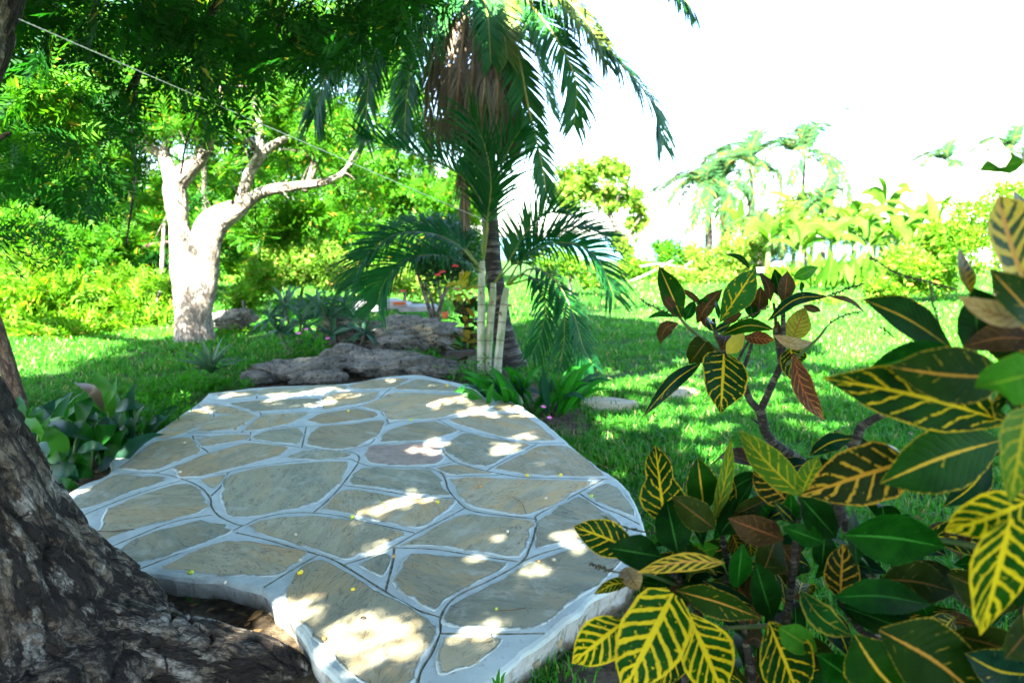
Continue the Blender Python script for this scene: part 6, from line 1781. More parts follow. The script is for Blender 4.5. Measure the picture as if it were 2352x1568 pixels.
# --- the low croton at the terrace corner
cra = thing('croton_shrub', 'low dense croton at the terrace front corner with big yellow barred leaves at bottom', 'shrub', gz(1720, 1.6), 'croton shrubs on the right')
for pts_, r0, r1, mt in (([('a', 1120, 2100, 1.62), ('a', 900, 1400, 1.58), ('a', 700, 970, 1.5), ('a', 620, 900, 1.48)], 0.013, 0.005, B_CRO), ([('a', 1180, 2100, 1.62), ('a', 1100, 1400, 1.6), ('a', 960, 780, 1.58), ('a', 930, 600, 1.56)], 0.012, 0.005, B_CRO),
                         ([('a', 1250, 2100, 1.62), ('a', 1320, 1300, 1.55), ('a', 1360, 980, 1.5), ('a', 1420, 430, 1.45)], 0.013, 0.006, B_CRO), ([('a', 690, 1000, 1.5), ('a', 680, 1120, 1.46), ('a', 660, 1040, 1.44)], 0.005, 0.004, M_GSTEM),
                         ([('a', 790, 1242, 1.4), ('a', 1000, 1228, 1.42), ('a', 1260, 1215, 1.46)], 0.003, 0.005, M_GSTEM), ([('a', 1260, 1215, 1.46), ('a', 1300, 1150, 1.48), ('a', 1400, 1080, 1.5)], 0.005, 0.004, B_CRO),
                         ([('a', 700, 985, 1.5), ('a', 560, 930, 1.48), ('a', 450, 890, 1.46)], 0.004, 0.003, M_GSTEM)):
    stem3('stem', pts_, r0, r1, cra, mt)
spike([('a', 330, 895, 1.45), ('a', 250, 880, 1.45), ('a', 180, 855, 1.45), ('a', 125, 835, 1.45)], cra, M_SPIKE)
spike([('a', 700, 660, 1.5), ('a', 480, 645, 1.5), ('a', 330, 610, 1.5), ('a', 200, 545, 1.5)], cra, M_GSTEM)
for a in ((585, 585, 530, 115, 262, 1.56, 'yv', 'lb'), (828, 520, 788, 185, 215, 1.6, 'gm', 'ov'), (880, 590, 992, 58, 88, 1.55, 'yg', 'el', (20, 10)), (930, 650, 975, 258, 155, 1.57, 'yv', 'el'), (668, 775, 598, 450, 205, 1.48, 'dg', 'ov'), (892, 622, 632, 425, 175, 1.46, 'ol', 'ov'),
          (420, 770, 28, 608, 205, 1.5, 'yv', 'el', (0, -10)), (565, 795, 238, 738, 200, 1.45, 'dg', 'ov'), (715, 790, 918, 735, 125, 1.6, 'bg', 'ov'), (955, 832, 415, 892, 105, 1.38, 'yo', 'el', (0, -35)), (345, 860, 428, 1002, 140, 1.5, 'ta', 'ov'), (372, 955, 152, 1025, 80, 1.48, 'yv', 'el', (0, -25)),
          (640, 1020, 320, 1640, 385, 1.36, 'yy', 'wd'), (345, 1185, 18, 1445, 250, 1.42, 'yy', 'ov'), (735, 1150, 555, 1620, 230, 1.48, 'yv', 'el'), (735, 1140, 950, 1660, 325, 1.40, 'yy', 'el'), (655, 1000, 1170, 1170, 185, 1.38, 'olo', 'el', (10, -10)),
          (820, 940, 1135, 1095, 100, 1.46, 'gl', 'el', (10, 20)), (1032, 985, 1062, 712, 150, 1.36, 'g2', 'ov'), (1245, 1175, 1140, 825, 190, 1.4, 'dg', 'el'), (1180, 915, 1290, 630, 260, 1.5, 'ol', 'el'), (1315, 690, 975, 560, 190, 1.46, 'br', 'el'), (1000, 545, 1242, 430, 110, 1.5, 'ol', 'el'),
          (1000, 530, 1138, 318, 60, 1.52, 'dg', 'el'), (1430, 425, 1042, 18, 195, 1.42, 'yg', 'el', (-10, 10)), (1325, 445, 1130, 245, 190, 1.5, 'ov', 'wd'), (1365, 595, 1358, 398, 95, 1.42, 'g2', 'ov'), (1395, 595, 1248, 450, 62, 1.4, 'gl', 'el'), (1565, 705, 1305, 610, 125, 1.4, 'g2', 'ov'),
          (1225, 1190, 1420, 1680, 340, 1.34, 'yv', 'el'), (1285, 1225, 1520, 1375, 165, 1.32, 'bg', 'ov'), (760, 1010, 620, 1010, 90, 1.55, 'dg', 'el'), (440, 940, 590, 980, 90, 1.55, 'dg', 'el'), (1000, 640, 1050, 800, 120, 1.6, 'ov', 'el'), (1100, 640, 1120, 800, 90, 1.62, 'yv', 'el'),
          (960, 900, 830, 860, 90, 1.55, 'gl', 'el'), (870, 1000, 960, 1090, 90, 1.52, 'dg', 'el'), (690, 560, 730, 690, 70, 1.6, 'bg', 'el'), (1080, 840, 1000, 1000, 120, 1.58, 'dg', 'el'), (1300, 720, 1400, 900, 180, 1.58, 'br', 'el'), (1250, 560, 1180, 480, 90, 1.5, 'g2', 'el'), (760, 720, 640, 700, 90, 1.52, 'dg', 'el'), (1330, 960, 1400, 1060, 100, 1.55, 'rb', 'el')):
    cleaf('a', *a[:6], a[6], cra, a[7], a[8] if len(a) > 8 else (0, 0), dd=rgx.uniform(-0.05, 0.05), bow=0.02)

# --- the nearest croton, running out of the frame at the right
crb = thing('croton_shrub', 'nearest croton filling the right edge with large blurred yellow and green leaves', 'shrub', gz(2330, 1.5), 'croton shrubs on the right')
for pts_, r0, r1, mt in (([('b', 1750, 2100, 1.4), ('b', 1600, 1300, 1.35), ('b', 1560, 500, 1.3), ('d', 1240, 1000, 1.2), ('d', 1210, 760, 1.15)], 0.015, 0.006, B_CRO), ([('b', 1500, 2200, 1.45), ('b', 1000, 1500, 1.4), ('b', 600, 1270, 1.38), ('b', 430, 1060, 1.38)], 0.012, 0.005, B_CRO),
                         ([('b', 1560, 800, 1.3), ('b', 1100, 700, 1.4), ('b', 560, 660, 1.45)], 0.008, 0.004, M_GSTEM), ([('b', 400, 640, 1.55), ('b', 540, 80, 1.55), ('b', 600, -20, 1.55), ('d', 520, 1430, 1.5)], 0.012, 0.008, B_CRO), ([('d', 1240, 1500, 1.2), ('d', 960, 1365, 1.2), ('d', 900, 1250, 1.2)], 0.006, 0.004, M_GSTEM),
                         ([('d', 1010, 900, 1.2), ('d', 990, 1010, 1.22), ('d', 960, 1120, 1.25)], 0.004, 0.005, M_GSTEM), ([('b', 600, 1080, 1.38), ('b', 720, 1190, 1.38), ('b', 980, 1250, 1.36), ('b', 1250, 1260, 1.35)], 0.004, 0.003, B_CRO)):
    stem3('stem', pts_, r0, r1, crb, mt)
spike([('d', 880, 812, 1.3), ('d', 720, 768, 1.32), ('d', 560, 720, 1.34), ('d', 425, 630, 1.36)], crb, M_SPIKE)
spike([('d', 822, 1095, 1.3), ('d', 790, 990, 1.32), ('d', 755, 880, 1.34), ('d', 738, 760, 1.36)], crb, M_GSTEM)
spike([('d', 560, 1050, 1.34), ('d', 520, 1015, 1.35), ('d', 495, 1000, 1.36)], crb, M_SPIKE, bumps=8)
for a in (('b', 840, 215, 203, 420, 335, 1.22, 'ov', 'wd', (20, -10)), ('b', 1420, 85, 685, 345, 385, 1.12, 'gm', 'el', (0, -25)), ('b', 1590, -120, 1480, 462, 330, 0.86, 'yg', 'ov'), ('b', 1372, 205, 1075, 490, 150, 1.3, 'gl', 'el', (20, 20)),
          ('b', 1490, 560, 1300, 1275, 455, 0.98, 'yy', 'wd'), ('b', 1640, 440, 1085, 640, 300, 1.0, 'yy', 'el', (0, 10)), ('b', 470, 660, 1085, 738, 310, 1.3, 'g2', 'el', (0, -20)), ('b', 545, 850, 515, 495, 130, 1.34, 'dg', 'el'), ('b', 405, 1040, 1000, 1090, 195, 1.32, 'g2', 'el', (0, -30)),
          ('b', 700, 930, 1150, 1010, 240, 1.4, 'ol', 'el', (0, -20)), ('b', 440, 1055, 460, 715, 190, 1.42, 'ov', 'el'), ('b', 200, 430, 420, 680, 190, 1.4, 'dg', 'el'), ('b', 530, 1270, 860, 1680, 360, 1.22, 'gm', 'el', (-20, 20)), ('b', 680, 1240, 1330, 1690, 430, 1.16, 'olo', 'el', (20, -30)),
          ('b', 300, 1390, 620, 1620, 200, 1.3, 'g2', 'el'), ('b', 1620, 1520, 1205, 1385, 250, 1.15, 'gl', 'el', (0, 40)), ('b', 1110, 1265, 1640, 1440, 230, 1.2, 'ol', 'el', (0, -20)), ('b', 200, 1000, 515, 1280, 165, 1.34, 'ed', 'el', (-30, 30)), ('b', 425, 1085, 910, 1260, 150, 1.38, 'dg', 'el'), ('b', 200, 415, 310, 180, 170, 1.38, 'yg', 'ov'),
          ('b', 255, 175, 520, 70, 115, 1.5, 'gl', 'el', (0, -30)), ('b', 0, 560, 180, 470, 110, 1.5, 'gl', 'el'), ('b', 900, 700, 700, 540, 200, 1.42, 'dg', 'el'), ('b', 1100, 900, 1560, 1100, 260, 1.3, 'ol', 'el'), ('b', 1300, 1000, 1650, 900, 260, 1.2, 'dg', 'el'), ('b', 900, 1500, 500, 1450, 220, 1.34, 'dg', 'el'), ('b', 350, 640, 330, 860, 150, 1.46, 'dg', 'el'),
          ('b', 1650, 1180, 1450, 1420, 220, 1.1, 'ol', 'el'), ('b', 1000, 1560, 1300, 1480, 200, 1.3, 'dg', 'el'),
          ('d', 1250, 880, 1082, 348, 400, 1.0, 'yo', 'rt', (-20, -10)), ('d', 1260, 960, 880, 845, 120, 0.97, 'ta', 'el', (0, 30)), ('d', 1320, 1010, 1040, 705, 200, 0.93, 'olo', 'ov'), ('d', 940, 830, 888, 600, 90, 1.06, 'yo', 'el'), ('d', 850, 1105, 400, 856, 190, 1.22, 'gm', 'el', (10, -20)), ('d', 985, 1110, 960, 800, 290, 1.12, 'dg', 'ov'),
          ('d', 860, 1100, 445, 1200, 150, 1.16, 'g2', 'el'), ('d', 1150, 1480, 205, 1252, 280, 1.08, 'yv', 'el', (0, -25)), ('d', 1130, 1250, 538, 1195, 270, 0.98, 'olo', 'el', (0, 15)), ('d', 1290, 1225, 962, 1300, 250, 0.88, 'bg', 'ov'), ('d', 1280, 1060, 905, 1095, 150, 1.08, 'br', 'el', (0, -25)), ('d', 1225, 165, 983, 216, 118, 1.0, 'bg', 'el'),
          ('d', 1270, 270, 1198, 80, 90, 0.95, 'yo', 'ov'), ('d', 1290, 1070, 1090, 925, 150, 1.1, 'yo', 'el'), ('d', 1100, 1040, 1260, 880, 150, 1.15, 'dg', 'el'), ('d', 1090, 1400, 1010, 1330, 70, 1.2, 'ta', 'el'), ('d', 1240, 1420, 1120, 1300, 110, 1.1, 'dg', 'el')):
    cleaf(a[0], *a[1:7], a[7], crb, a[8], a[9] if len(a) > 9 else (0, 0), dd=rgx.uniform(-0.05, 0.05), bow=0.02)
for a in ((1240, 1010, 900, 960, 210, 1.16, 'dg', 'el'), (1260, 1150, 1010, 1010, 220, 1.1, 'olo', 'el'), (1230, 1330, 1000, 1420, 200, 1.12, 'yv', 'el'), (1250, 640, 1130, 560, 150, 1.12, 'g2', 'el'), (1290, 560, 1180, 330, 190, 1.08, 'yv', 'rt')):
    cleaf('d', *a[:6], a[6], crb, a[7], dd=rgx.uniform(-0.05, 0.05), bow=0.02)
# leaves of the same shrub beyond the frame, at right and below
for i in range(26):
    b = D(rgx.uniform(2420, 2800), rgx.uniform(500, 1700), rgx.uniform(0.9, 1.4))
    P = arch(b, rgx.uniform(0, 6.28), rgx.uniform(-0.6, 1.0), rgx.uniform(0.16, 0.24), 0.4, 10)
    V, F, U = blade(P, np.array(SH['el']) * rgx.uniform(0.035, 0.05), rgx.normal(size=3) * 0.4 + [0, -0.4, 1], 0.22, 0.07, 1.0, i, profile_u=(0.0, 0.5, 1.0))
    put('leaf', V, np.array(F), CM_[['yv', 'g2', 'dg', 'olo', 'yy'][i % 5]], crb, uv=U)

# dark inner leaves deeper in the two front shrubs
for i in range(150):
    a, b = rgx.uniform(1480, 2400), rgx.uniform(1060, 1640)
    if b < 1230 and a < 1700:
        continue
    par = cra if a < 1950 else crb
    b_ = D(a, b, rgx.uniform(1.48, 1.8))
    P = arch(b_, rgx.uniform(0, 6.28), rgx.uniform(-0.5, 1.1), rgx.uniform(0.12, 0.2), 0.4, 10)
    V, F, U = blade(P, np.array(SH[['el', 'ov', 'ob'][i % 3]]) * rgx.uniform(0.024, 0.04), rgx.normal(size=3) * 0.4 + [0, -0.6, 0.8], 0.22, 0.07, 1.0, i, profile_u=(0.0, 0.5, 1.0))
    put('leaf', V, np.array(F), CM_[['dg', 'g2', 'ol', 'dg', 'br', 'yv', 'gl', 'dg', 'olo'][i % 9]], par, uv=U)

# --- the yellow topped croton by the canes
crd = thing('croton_shrub', 'small croton with yellow top leaves and dark bronze lower leaves beside the pale canes', 'shrub', gz(1068, 8.0), 'croton shrubs by the canes')
stem3('stem', [('c', -1266, 960, 8.0), ('c', -1266, 700, 8.0), ('c', -1262, 450, 8.0)], 0.02, 0.01, crd, B_CRO, 12, 7)
for i in range(95):
    f_ = rgx.random()
    py_ = 640 + 185 * f_
    hw_ = 14 + 34 * math.sin(PI * min(1, f_ * 0.9 + 0.15))
    b = D(1070 + rgx.uniform(-0.5, 0.5) * hw_, py_, 8.0 + rgx.uniform(-0.2, 0.15))
    P = arch(b, rgx.uniform(0, 6.28), rgx.uniform(-0.2, 1.1), rgx.uniform(0.13, 0.2), rgx.uniform(0.2, 0.7), 5)
    V, F, U = blade(P, wprof(5, rgx.uniform(0.026, 0.04), 0.55, 0.04, 0.4), rgx.normal(size=3) * 0.5 + [0, -0.6, 0.8], 0.25)
    mt = ('ye' if rgx.random() < 0.6 else 'ta' if rgx.random() < 0.5 else 'yy') if f_ < 0.32 else ['br', 'ol', 'dg', 'gl', 'rb', 'br', 'dg', 'yo', 'g2'][rgx.integers(9)]
    put('leaf', V, np.array(F), CM_[mt], crd, uv=U)
# ------------------------------------------------------------------ grass on the lawn
G_GRASS = leaf_mat('grass_blade', (0.010, 0.140, 0.014), (0.060, 0.23, 0.016), 0.38, (1.6, 1.4, 0.7), 0.5, 0.15, (0.30, 0.30, 0.12), 0.06)
rgg = np.random.default_rng(6)


def tuft(nb, hgt, spread, w):
    V, F = [], []
    for i in range(nb):
        a = rgg.uniform(0, 6.28); b = np.array([rgg.normal() * spread, rgg.normal() * spread, -0.005])
        ln = rgg.uniform(0.15, 0.75); h = hgt * rgg.uniform(0.55, 1.1)
        o = np.array([math.cos(a), math.sin(a), 0]); s = np.array([-o[1], o[0], 0]) * w * 0.5
        m = b + o * ln * h * 0.4 + [0, 0, h * 0.62]
        t_ = b + o * ln * h * 1.25 + [0, 0, h * (1.0 - 0.35 * ln)]
        k = len(V)
        V += [b - s, b + s, m + s * 0.8, m - s * 0.8, t_ + s * 0.15, t_ - s * 0.15]
        F += [[k, k + 1, k + 2, k + 3], [k + 3, k + 2, k + 4, k + 5]]
    return np.array(V), np.array(F)


def grass(n, y0, y1, x0, x1, units, smin, smax, extra=None):
    x = rgg.uniform(x0, x1, n * 2); y = y0 + (y1 - y0) * rgg.random(n * 2)
    ok = np.ones(len(x), bool)
    P = np.stack([x, y, ground_h(x, y)], 1)
    px, py, dd = proj(P)
    ok &= (dd > 0.5) & (px > -900) & (px < 3400) & (py < 2300)
    big = od + (-inw) * 0.015
    ok &= ~in_poly(x, y, big)
    for s in SOILS:
        ok &= ~in_poly(x, y, s)
    for a, b, w, h in ((1395, 932, 132, 30), (1562, 906, 96, 22), (1660, 888, 80, 18)):
        ok &= ((px - a) / (w * 0.47)) ** 2 + ((py - b) / (h * 0.45)) ** 2 > 1
    nz = np.array([noise.noise(Vector((a * 1.7, b * 1.7, 0.3))) for a, b in zip(x, y)])
    ok &= rgg.random(len(x)) < 0.85 + nz * 0.8
    P = P[ok][:n]
    up = np.tile([[1.0, 0, 0]], (len(P), 1))
    out = []
    idx = rgg.integers(0, len(units), len(P))
    a = rgg.uniform(0, 6.28, len(P))
    R = np.zeros((len(P), 3, 3)); R[:, 0, 0] = np.cos(a); R[:, 0, 1] = -np.sin(a); R[:, 1, 0] = np.sin(a); R[:, 1, 1] = np.cos(a); R[:, 2, 2] = 1
    S = rgg.uniform(smin, smax, len(P)) * (1 + 0.35 * nz[ok][:n])
    Vs, Fs, k = [], [], 0
    for u in range(len(units)):
        q = idx == u
        V, F = stamp(units[u][0], units[u][1], R[q], S[q], P[q])
        Vs.append(V); Fs.append(F + k); k += len(V)
    return np.vstack(Vs), np.vstack(Fs)


T1 = [tuft(9, 0.085, 0.035, 0.0065) for _ in range(5)]
T2 = [tuft(9, 0.085, 0.06, 0.010) for _ in range(4)]
T3 = [tuft(9, 0.10, 0.11, 0.020) for _ in range(3)]
Vs, Fs, k = [], [], 0
for args in ((6800, 0.7, 3.6, -0.6, 4.6, T1, 0.8, 1.2), (11000, 3.4, 7.0, -7.5, 8.0, T2, 0.8, 1.15), (11000, 6.8, 12.5, -12.5, 14, T3, 0.6, 0.9), (9000, 12.3, 26, -18, 24, T3, 0.9, 1.3)):
    V, F = grass(*args)
    Vs.append(V); Fs.append(F + k); k += len(V)
tag(put('grass', np.vstack(Vs), np.vstack(Fs), G_GRASS, smooth=False), 'short green grass of the lawn on both sides of the terrace', 'grass', kind='stuff')

# litter of dry leaves on the bare soil
M_LIT = leaf_mat('dry_leaf_litter', (0.10, 0.055, 0.025), (0.26, 0.17, 0.075), 0.1, (1, 1, 1), 0.8, 0.2, (0.05, 0.03, 0.02), 0.3)
P = []
while len(P) < 2200:
    q = np.array([rgg.uniform(-4.5, 0.9), rgg.uniform(0.6, 4.7)])
    if in_poly(q[0], q[1], SOILS[0]) and not in_poly(q[0], q[1], od):
        P.append([*q, 0.030 + 0.026 * rgg.random()])
P += [[*(G(rgg.uniform(460, 1150), rgg.uniform(800, 900))[:2]), 0.02] for _ in range(150)]
P += [[*(G(rgg.uniform(1180, 1330), rgg.uniform(900, 990))[:2]), 0.02] for _ in range(40)]
P += [[*(G(rgg.uniform(1300, 2300), rgg.uniform(700, 1250))[:2]), 0.05] for _ in range(160)] + [[*(G(rgg.uniform(0, 620), rgg.uniform(790, 960))[:2]), 0.05] for _ in range(90)]
P = np.array(P)
LV = [(np.array([[-0.5, 0, 0], [0, 0.2, 0.08], [0.5, 0, 0.02], [0, -0.2, 0.1]]) * s, np.array([[0, 1, 2, 3]])) for s in (0.05, 0.075, 0.035)]
V, F = crown_mesh(LV, P, rgg, 0.0, 0.7, 1.2, dirs=nrm(1) * 0 + (lambda v: v / np.linalg.norm(v, axis=1)[:, None])(rgg.normal(size=(len(P), 3)) * [1, 1, 0.15]))
V[:, 2] = np.maximum(V[:, 2], 0.009)
tag(put('leaf_litter', V, F, M_LIT, smooth=False), 'dry fallen leaves on the bare soil round the big trunk', 'leaf litter', kind='stuff')


# ------------------------------------------------------------------ fallen fruit, twigs and seedlings on the terrace
def ball(c, r, st, rz, mat, name):
    V = []
    n, m = 12, 8
    for i in range(m + 1):
        ph = PI * i / m
        for j in range(n):
            th = 2 * PI * j / n
            a = r * st * math.cos(ph); b = r * math.sin(ph) * math.cos(th); z = r * math.sin(ph) * math.sin(th)
            V.append([c[0] + a * math.cos(rz) - b * math.sin(rz), c[1] + a * math.sin(rz) + b * math.cos(rz), c[2] + z])
    F = np.array([[i * n + j, i * n + (j + 1) % n, (i + 1) * n + (j + 1) % n, (i + 1) * n + j] for i in range(m) for j in range(n)])
    return put(name, V, F, mat, loc=c)


FM = {'y': plain('ripe_fruit', (0.62, 0.52, 0.03), (0.70, 0.55, 0.05), 60, 0.4), 'g': plain('green_fruit', (0.28, 0.42, 0.04), (0.42, 0.48, 0.05), 60, 0.4),
      'p': plain('pale_seed', (0.42, 0.38, 0.27), (0.55, 0.50, 0.36), 80, 0.6), 't': plain('tan_seed', (0.35, 0.19, 0.06), (0.45, 0.28, 0.10), 80, 0.6)}
A_ = lambda x, y: ZA(x, y)
B_ = lambda x, y: ZA(x + 1568, y)
for (p, k_, r, lab) in (
    (A_(1050, 957), 'g', .0105, 'largest yellow green fruit on the terrace rim by the trunk hollow'), (A_(1655, 957), 'y', .010, 'yellow fruit at the top corner of the big front flagstone'), (A_(1240, 1013), 'p', .008, 'pale seed at the lip of the curved front rim'),
    (A_(1630, 748), 'p', .007, 'pale seed on the flagstone left of the terrace centre'), (A_(1655, 888), 'p', .007, 'pale seed on the joint above the big front flagstone'), (A_(1943, 653), 'g', .010, 'green yellow fruit in the curved joint at the terrace centre'),
    (A_(2112, 596), 'y', .0105, 'bright yellow fruit with a green stalk beside the central sun patch'), (B_(845, 570), 'y', .009, 'yellow fruit right of the central sun patch'), (B_(1080, 483), 't', .009, 'brownish fruit on the large kite shaped flagstone'),
    (B_(1338, 423), 'y', .009, 'yellow fruit on the right flagstone, left of a matching one'), (B_(1523, 420), 'y', .009, 'yellow fruit on the right flagstone, nearer the terrace edge'), (B_(1693, 536), 'g', .009, 'green yellow fruit on the small flagstone at the right rim'),
    (B_(1440, 548), 'p', .0075, 'pale seed on the large kite shaped flagstone'), (B_(1230, 730), 'p', .007, 'pale seed by the sun spot on the front right flagstone'), (B_(1485, 887), 'p', .007, 'pale seed on the rough front right flagstone'), (B_(1403, 895), 't', .007, 'tan seed husk on the rough front right flagstone'),
    (B_(603, 867), 't', .008, 'tan husk in the short joint beside the small blue stone'), (B_(378, 1050), 'y', .007, 'tiny yellow husk on the big front flagstone'), (B_(217, 1320), 't', .0075, 'tan seed near the inner curved rim of the big front flagstone'), (B_(697, 116), 'g', .010, 'green fruit on the joint near the back of the terrace'),
    (B_(352, 68), 'y', .010, 'yellow fruit on the long flagstone at the back left'), (A_(1297, 168), 't', .009, 'orange tan fruit on a dark flagstone at the back left, left of another'), (A_(1342, 140), 't', .009, 'orange tan fruit on a dark flagstone at the back left, right of another'), (A_(1017, 245), 'p', .008, 'pale seed on the flagstone by the left edge'),
    (A_(992, 404), 'p', .008, 'pale seed on the left flagstone behind the small triangle'), (B_(1168, 1157), 'g', .006, 'tiny green fruit on the rough flagstone near a twig'), ((1028, 885), 'y', .011, 'yellow fruit at the sunny back end of the terrace'), ((893, 907), 't', .010, 'orange fruit in the joint at the back of the terrace')):
    c = G(*p, TOP + 0.006 + r * 0.85)
    o = ball(c, r, 1.3, rgg.uniform(0, 6.28), FM[k_], 'fruit')
    tag(o, lab, 'fruit', 'fallen fruit on the terrace')
M_TWIG = plain('dry_twig', (0.10, 0.06, 0.03), (0.18, 0.11, 0.06), 30, 0.8)
for p, lab, mt, r in (([A_(470, 724), A_(600, 732), A_(742, 720)], 'long thin brown twig on the second left flagstone', M_TWIG, .0022), ([B_(512, 528), B_(535, 560), B_(552, 588), B_(545, 618)], 'green stalk lying beside the bright yellow fruit', M_STALK, .0022),
                      ([B_(1182, 1168), B_(1260, 1165), B_(1335, 1152)], 'thin dark twig on the rough front flagstone', M_TWIG, .0018), ([B_(1128, 1255), B_(1135, 1300), B_(1160, 1340)], 'curled pale stalk near the bottom rim', FM['p'], .0022), ([B_(1255, 540), B_(1310, 580), B_(1332, 635)], 'thin bent twig on the large kite shaped flagstone', M_TWIG, .0018)):
    P = smooth_line(np.array([G(*q, TOP + 0.012) for q in p]), 12)
    V, F = tube(P, r, 5)
    tag(put('twig', V, F, mt, loc=P[0]), lab, 'twig', 'twigs on the terrace')
c = G(*B_(435, 1208), TOP + 0.012)
V = []
for i in range(18):
    for j in range(6):
        a, b = 2 * PI * i / 18, 2 * PI * j / 6
        R_ = 0.0085 + 0.0028 * math.cos(b)
        V.append(c + np.array([R_ * math.cos(a), R_ * 0.8 * math.sin(a), 0.0028 * math.sin(b)]))
F = np.array([[i * 6 + j, i * 6 + (j + 1) % 6, ((i + 1) % 18) * 6 + (j + 1) % 6, ((i + 1) % 18) * 6 + j] for i in range(18) for j in range(6)])
tag(put('ring', V, F, plain('dark_ring', (0.03, 0.025, 0.02), None, 1, 0.5), loc=c), 'small dark ring lying on the big front flagstone by the sun patch', 'ring')


def seedling(label, px, py, n, L, seed, d=None, w=0.008):
    b = G(px, py) if d is None else D(px, py, d)
    r = thing('seedling', label, 'plant', (b[0], b[1], 0), 'seedlings by the trunk')
    rg = np.random.default_rng(seed)
    V, F = tube([[b[0], b[1], 0], b + [0, 0, L * 0.5], b + [0.005, 0, L * 0.9]], 0.0018, 5)
    put('stem', V, F, M_STALK, r)
    for i in range(n):
        P = arch(b + [0, 0, L * rg.uniform(0.3, 0.9)], 2.4 * i + seed, rg.uniform(0.1, 0.9), L * rg.uniform(0.45, 0.8), 0.5, 5)
        V, F, U = blade(P, wprof(5, w, 0.5, 0.05, 0.3), (0.1, -0.4, 1), 0.3)
        put('leaf', V, np.array(F), HERB, r)


seedling('bright green seedling in front of the root, left of the two at bottom', 580, 1548, 9, 0.10, 1)
seedling('smaller green seedling right of the bright one near the curved rim', 642, 1552, 8, 0.07, 2, w=0.01)
seedling('small seedling in the leafy hollow under the curved rim', 440, 1408, 6, 0.06, 3, w=0.006)
tf_ = thing('grass_tuft', 'single tuft of grass blades at the bottom against the terrace side', 'grass', (*D(1140, 1575, 1.95)[:2], 0))
for i, (a, b) in enumerate(((1148, 1532), (1162, 1542), (1142, 1548), (1128, 1555))):
    q = D(1140 + 2 * i, 1600, 1.93)
    P = smooth_line(np.array([[q[0], q[1], 0.0], (q + D(a, b, 1.93)) / 2, D(a, b, 1.93)]), 6)
    V, F, U = blade(P, wprof(6, 0.006, 0.3, 0.05, 0.8), (0, -1, 0.2), 0.3)
    put('blade', V, np.array(F), HERB, tf_)

# rope tied from the big tree to the palm
M_ROPE = plain('rope', (0.55, 0.55, 0.52), (0.68, 0.68, 0.66), 200, 0.8)
pa, pb = D(24, 36, 2.62), D(1118, 508, 8.05)
s = np.linspace(0, 1, 240)
P = pa[None] + (pb - pa)[None] * s[:, None]
mb = MB()
L = np.linalg.norm(pb - pa)
u = nrm(np.cross(pb - pa, [0, 0, 1])); v = nrm(np.cross(pb - pa, u))
for k_ in range(3):
    ph = s * L / 0.045 * 2 * PI + k_ * 2.094
    Q = P + (np.cos(ph)[:, None] * u + np.sin(ph)[:, None] * v) * 0.0022
    mb.add(*tube(Q, 0.0021, 5, cap=False))
tag(mb.put('rope', M_ROPE, loc=pa), 'thin pale twisted rope strung from the big tree across to the coconut palm', 'rope')

# pale dead branches beyond the lawn
M_DEADW = plain('bleached_wood', (0.42, 0.38, 0.32), (0.55, 0.50, 0.43), 4, 0.8)
for pts_, lab in (([(1425, 655, 23, 2.2), (1490, 628, 23, 2.2), (1545, 598, 23, 1.6)], 'pale dead branch slanting up to the right beside the upright shrub'), ([(1470, 612, 23.3, 1.8), (1520, 606, 23.2, 1.8), (1585, 618, 23.2, 1.6)], 'pale dead branch lying across the top of the heap'),
                  ([(1500, 640, 22.8, 2.2), (1560, 618, 22.8, 1.8), (1590, 600, 22.8, 1.4)], 'short pale dead branch at the right of the heap')):
    V, F = pxtube(pts_, 6, 12, 0.1, 3)
    tag(put('dead_branch', V, F, M_DEADW, loc=D(*pts_[0][:3])), lab, 'branch', 'dead branches beyond the lawn')

# grey water tank and the low white block beside it
b = gz(1780, 26)
top_ = D(1780, 596, 26)[2]
V, n = [], 24
prof = [(0.42, b[2]), (0.44, b[2] + 0.05)]
zz_ = np.linspace(b[2] + 0.08, top_ - 0.22, 15)
prof += [(0.43 + 0.012 * (i % 2), z) for i, z in enumerate(zz_)]
prof += [(0.40, top_ - 0.15), (0.28, top_ - 0.05), (0.14, top_ - 0.02), (0.14, top_ + 0.03), (0.01, top_ + 0.04)]
for r_, z in prof:
    V += [[b[0] + r_ * math.cos(2 * PI * j / n), b[1] + r_ * math.sin(2 * PI * j / n), z] for j in range(n)]
F = np.array([[i * n + j, i * n + (j + 1) % n, (i + 1) * n + (j + 1) % n, (i + 1) * n + j] for i in range(len(prof) - 1) for j in range(n)])
tk = thing('water_tank', 'grey ribbed plastic water tank among the shrubs beyond the right lawn', 'water tank', b)
put('body', V, F, plain('grey_plastic', (0.16, 0.18, 0.20), None, 1, 0.5), tk)
V, F = tube([[b[0] + 0.36, b[1] - 0.3, b[2] + 0.2], [b[0] + 0.5, b[1] - 0.4, b[2] + 0.2], [b[0] + 0.5, b[1] - 0.4, b[2]]], 0.03, 6)
put('pipe', V, F, plain('white_pipe', (0.6, 0.6, 0.6), None, 1, 0.5), tk)
c = D(1752, 620, 25.3)
V, F = box(c, 0.22, 0.15, 0.08)
tag(put('white_block', V, F, plain('whitewash', (0.72, 0.72, 0.70), None, 1, 0.8), loc=c, smooth=False), 'low whitewashed block left of the grey water tank', 'block')

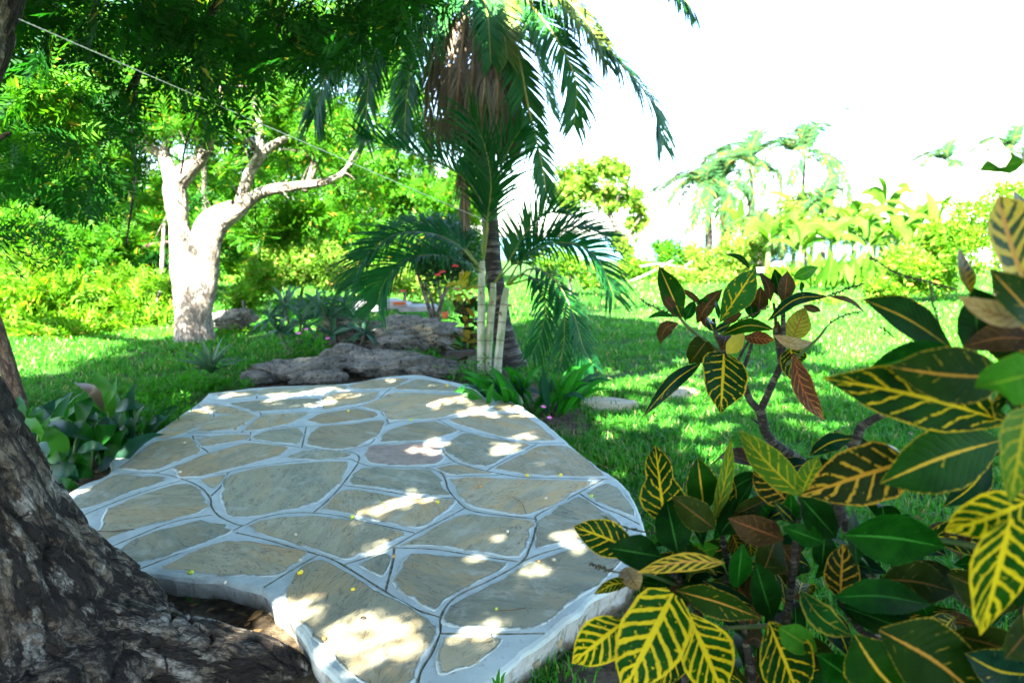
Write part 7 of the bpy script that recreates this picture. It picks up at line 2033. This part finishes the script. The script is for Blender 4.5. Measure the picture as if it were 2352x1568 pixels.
# thatched house behind the banana plants
M_THATCH = plain('thatch', (0.36, 0.33, 0.28), (0.50, 0.47, 0.42), 8, 0.95, bump=0.8, bscale=20, bdist=0.05, stretch=(3, 3, 0.5))
M_WALLW = plain('white_wall', (0.70, 0.70, 0.68), (0.78, 0.78, 0.76), 2, 0.85)
M_DARKO = plain('dark_opening', (0.03, 0.03, 0.035), None, 1, 0.6)
hb = gz(2160, 38)
hs = thing('thatched_house', 'low white house with pale thatched roof and pointed peak at the right', 'house', hb)


def thatch_tiers(e, r, z0, z1, n, mat, name, parent, org, ragged=0.06, seed=0):
    """roof built from n overlapping thatch courses between the eaves rectangle and the ridge"""
    rg = np.random.default_rng(seed)
    for k in range(n):
        f0, f1 = k / n, (k + 1.25) / n
        f1 = min(f1, 1.0)
        ring = []
        for f, drop in ((f0, 0.0), (f0, 0.10), (f1, 0.10)):
            hx, hy = e[0] * (1 - f) + r[0] * f, e[1] * (1 - f) + r[1] * f
            z = z0 + (z1 - z0) * f + drop
            loop = []
            for side in range(4):
                for j in range(10):
                    s_ = -1 + 2 * j / 10
                    x, y = [(s_ * hx, -hy), (hx, s_ * hy), (-s_ * hx, hy), (-hx, -s_ * hy)][side]
                    loop.append([org[0] + x, org[1] + y, z + rg.normal() * ragged * (drop < 0.05 or f == f0)])
            ring.append(loop)
        V = np.array(ring).reshape(-1, 3)
        F = np.array([[i * 40 + j, i * 40 + (j + 1) % 40, (i + 1) * 40 + (j + 1) % 40, (i + 1) * 40 + j] for i in range(2) for j in range(40)])
        put(name, V, F, mat, parent, smooth=False)


c = np.array([D(2120, 600, 38)[0], 38.0, 0])
ez = D(2120, 505, 38)[2]; rz_ = D(2120, 398, 38)[2]
for y_ in (-2.2, 2.2):
    V, F = box((c[0], c[1] + y_, ez * 0.5 - 0.1), 2.6, 0.12, ez * 0.5 + 0.15, 0, 0.0)
    put('wall', V, F, M_WALLW, hs, smooth=False)
for x_ in (-2.5, 2.5):
    V, F = box((c[0] + x_, c[1], ez * 0.5 - 0.1), 0.12, 2.05, ez * 0.5 + 0.14, 0, 0.0)
    put('wall', V, F, M_WALLW, hs, smooth=False)
thatch_tiers((3.3, 2.9), (1.7, 0.25), ez - 0.2, rz_, 7, M_THATCH, 'thatch_course', hs, c, 0.03, 2)
V, F = box((c[0], c[1], rz_ + 0.08), 1.75, 0.28, 0.12, 0, 0.3)
put('ridge_cap', V, F, M_THATCH, hs, smooth=False)
c2 = np.array([D(2252, 600, 44)[0], 44.0, 0])
z1_ = D(2252, 344, 44)[2]
thatch_tiers((3.4, 3.4), (0.12, 0.12), D(2252, 500, 44)[2], z1_, 9, M_THATCH, 'thatch_course', hs, c2, 0.03, 3)
for x_, y_ in ((-2.4, -2.4), (2.4, -2.4), (-2.4, 2.4), (2.4, 2.4)):
    V, F = tube([c2 + [x_, y_, -0.6], c2 + [x_, y_, D(2252, 500, 44)[2] + 0.6]], 0.12, 8)
    put('post', V, F, M_DEADW, hs)
V, F = tube([c2 + [0, 0, z1_ - 0.12], c2 + [0, 0, z1_ + 0.28], c2 + [0, 0, z1_ + 0.62]], [0.52, 0.28, 0.02], 12)
put('peak_cap', V, F, plain('brown_cap', (0.16, 0.10, 0.07), (0.22, 0.14, 0.10), 5, 0.8), hs, smooth=False)
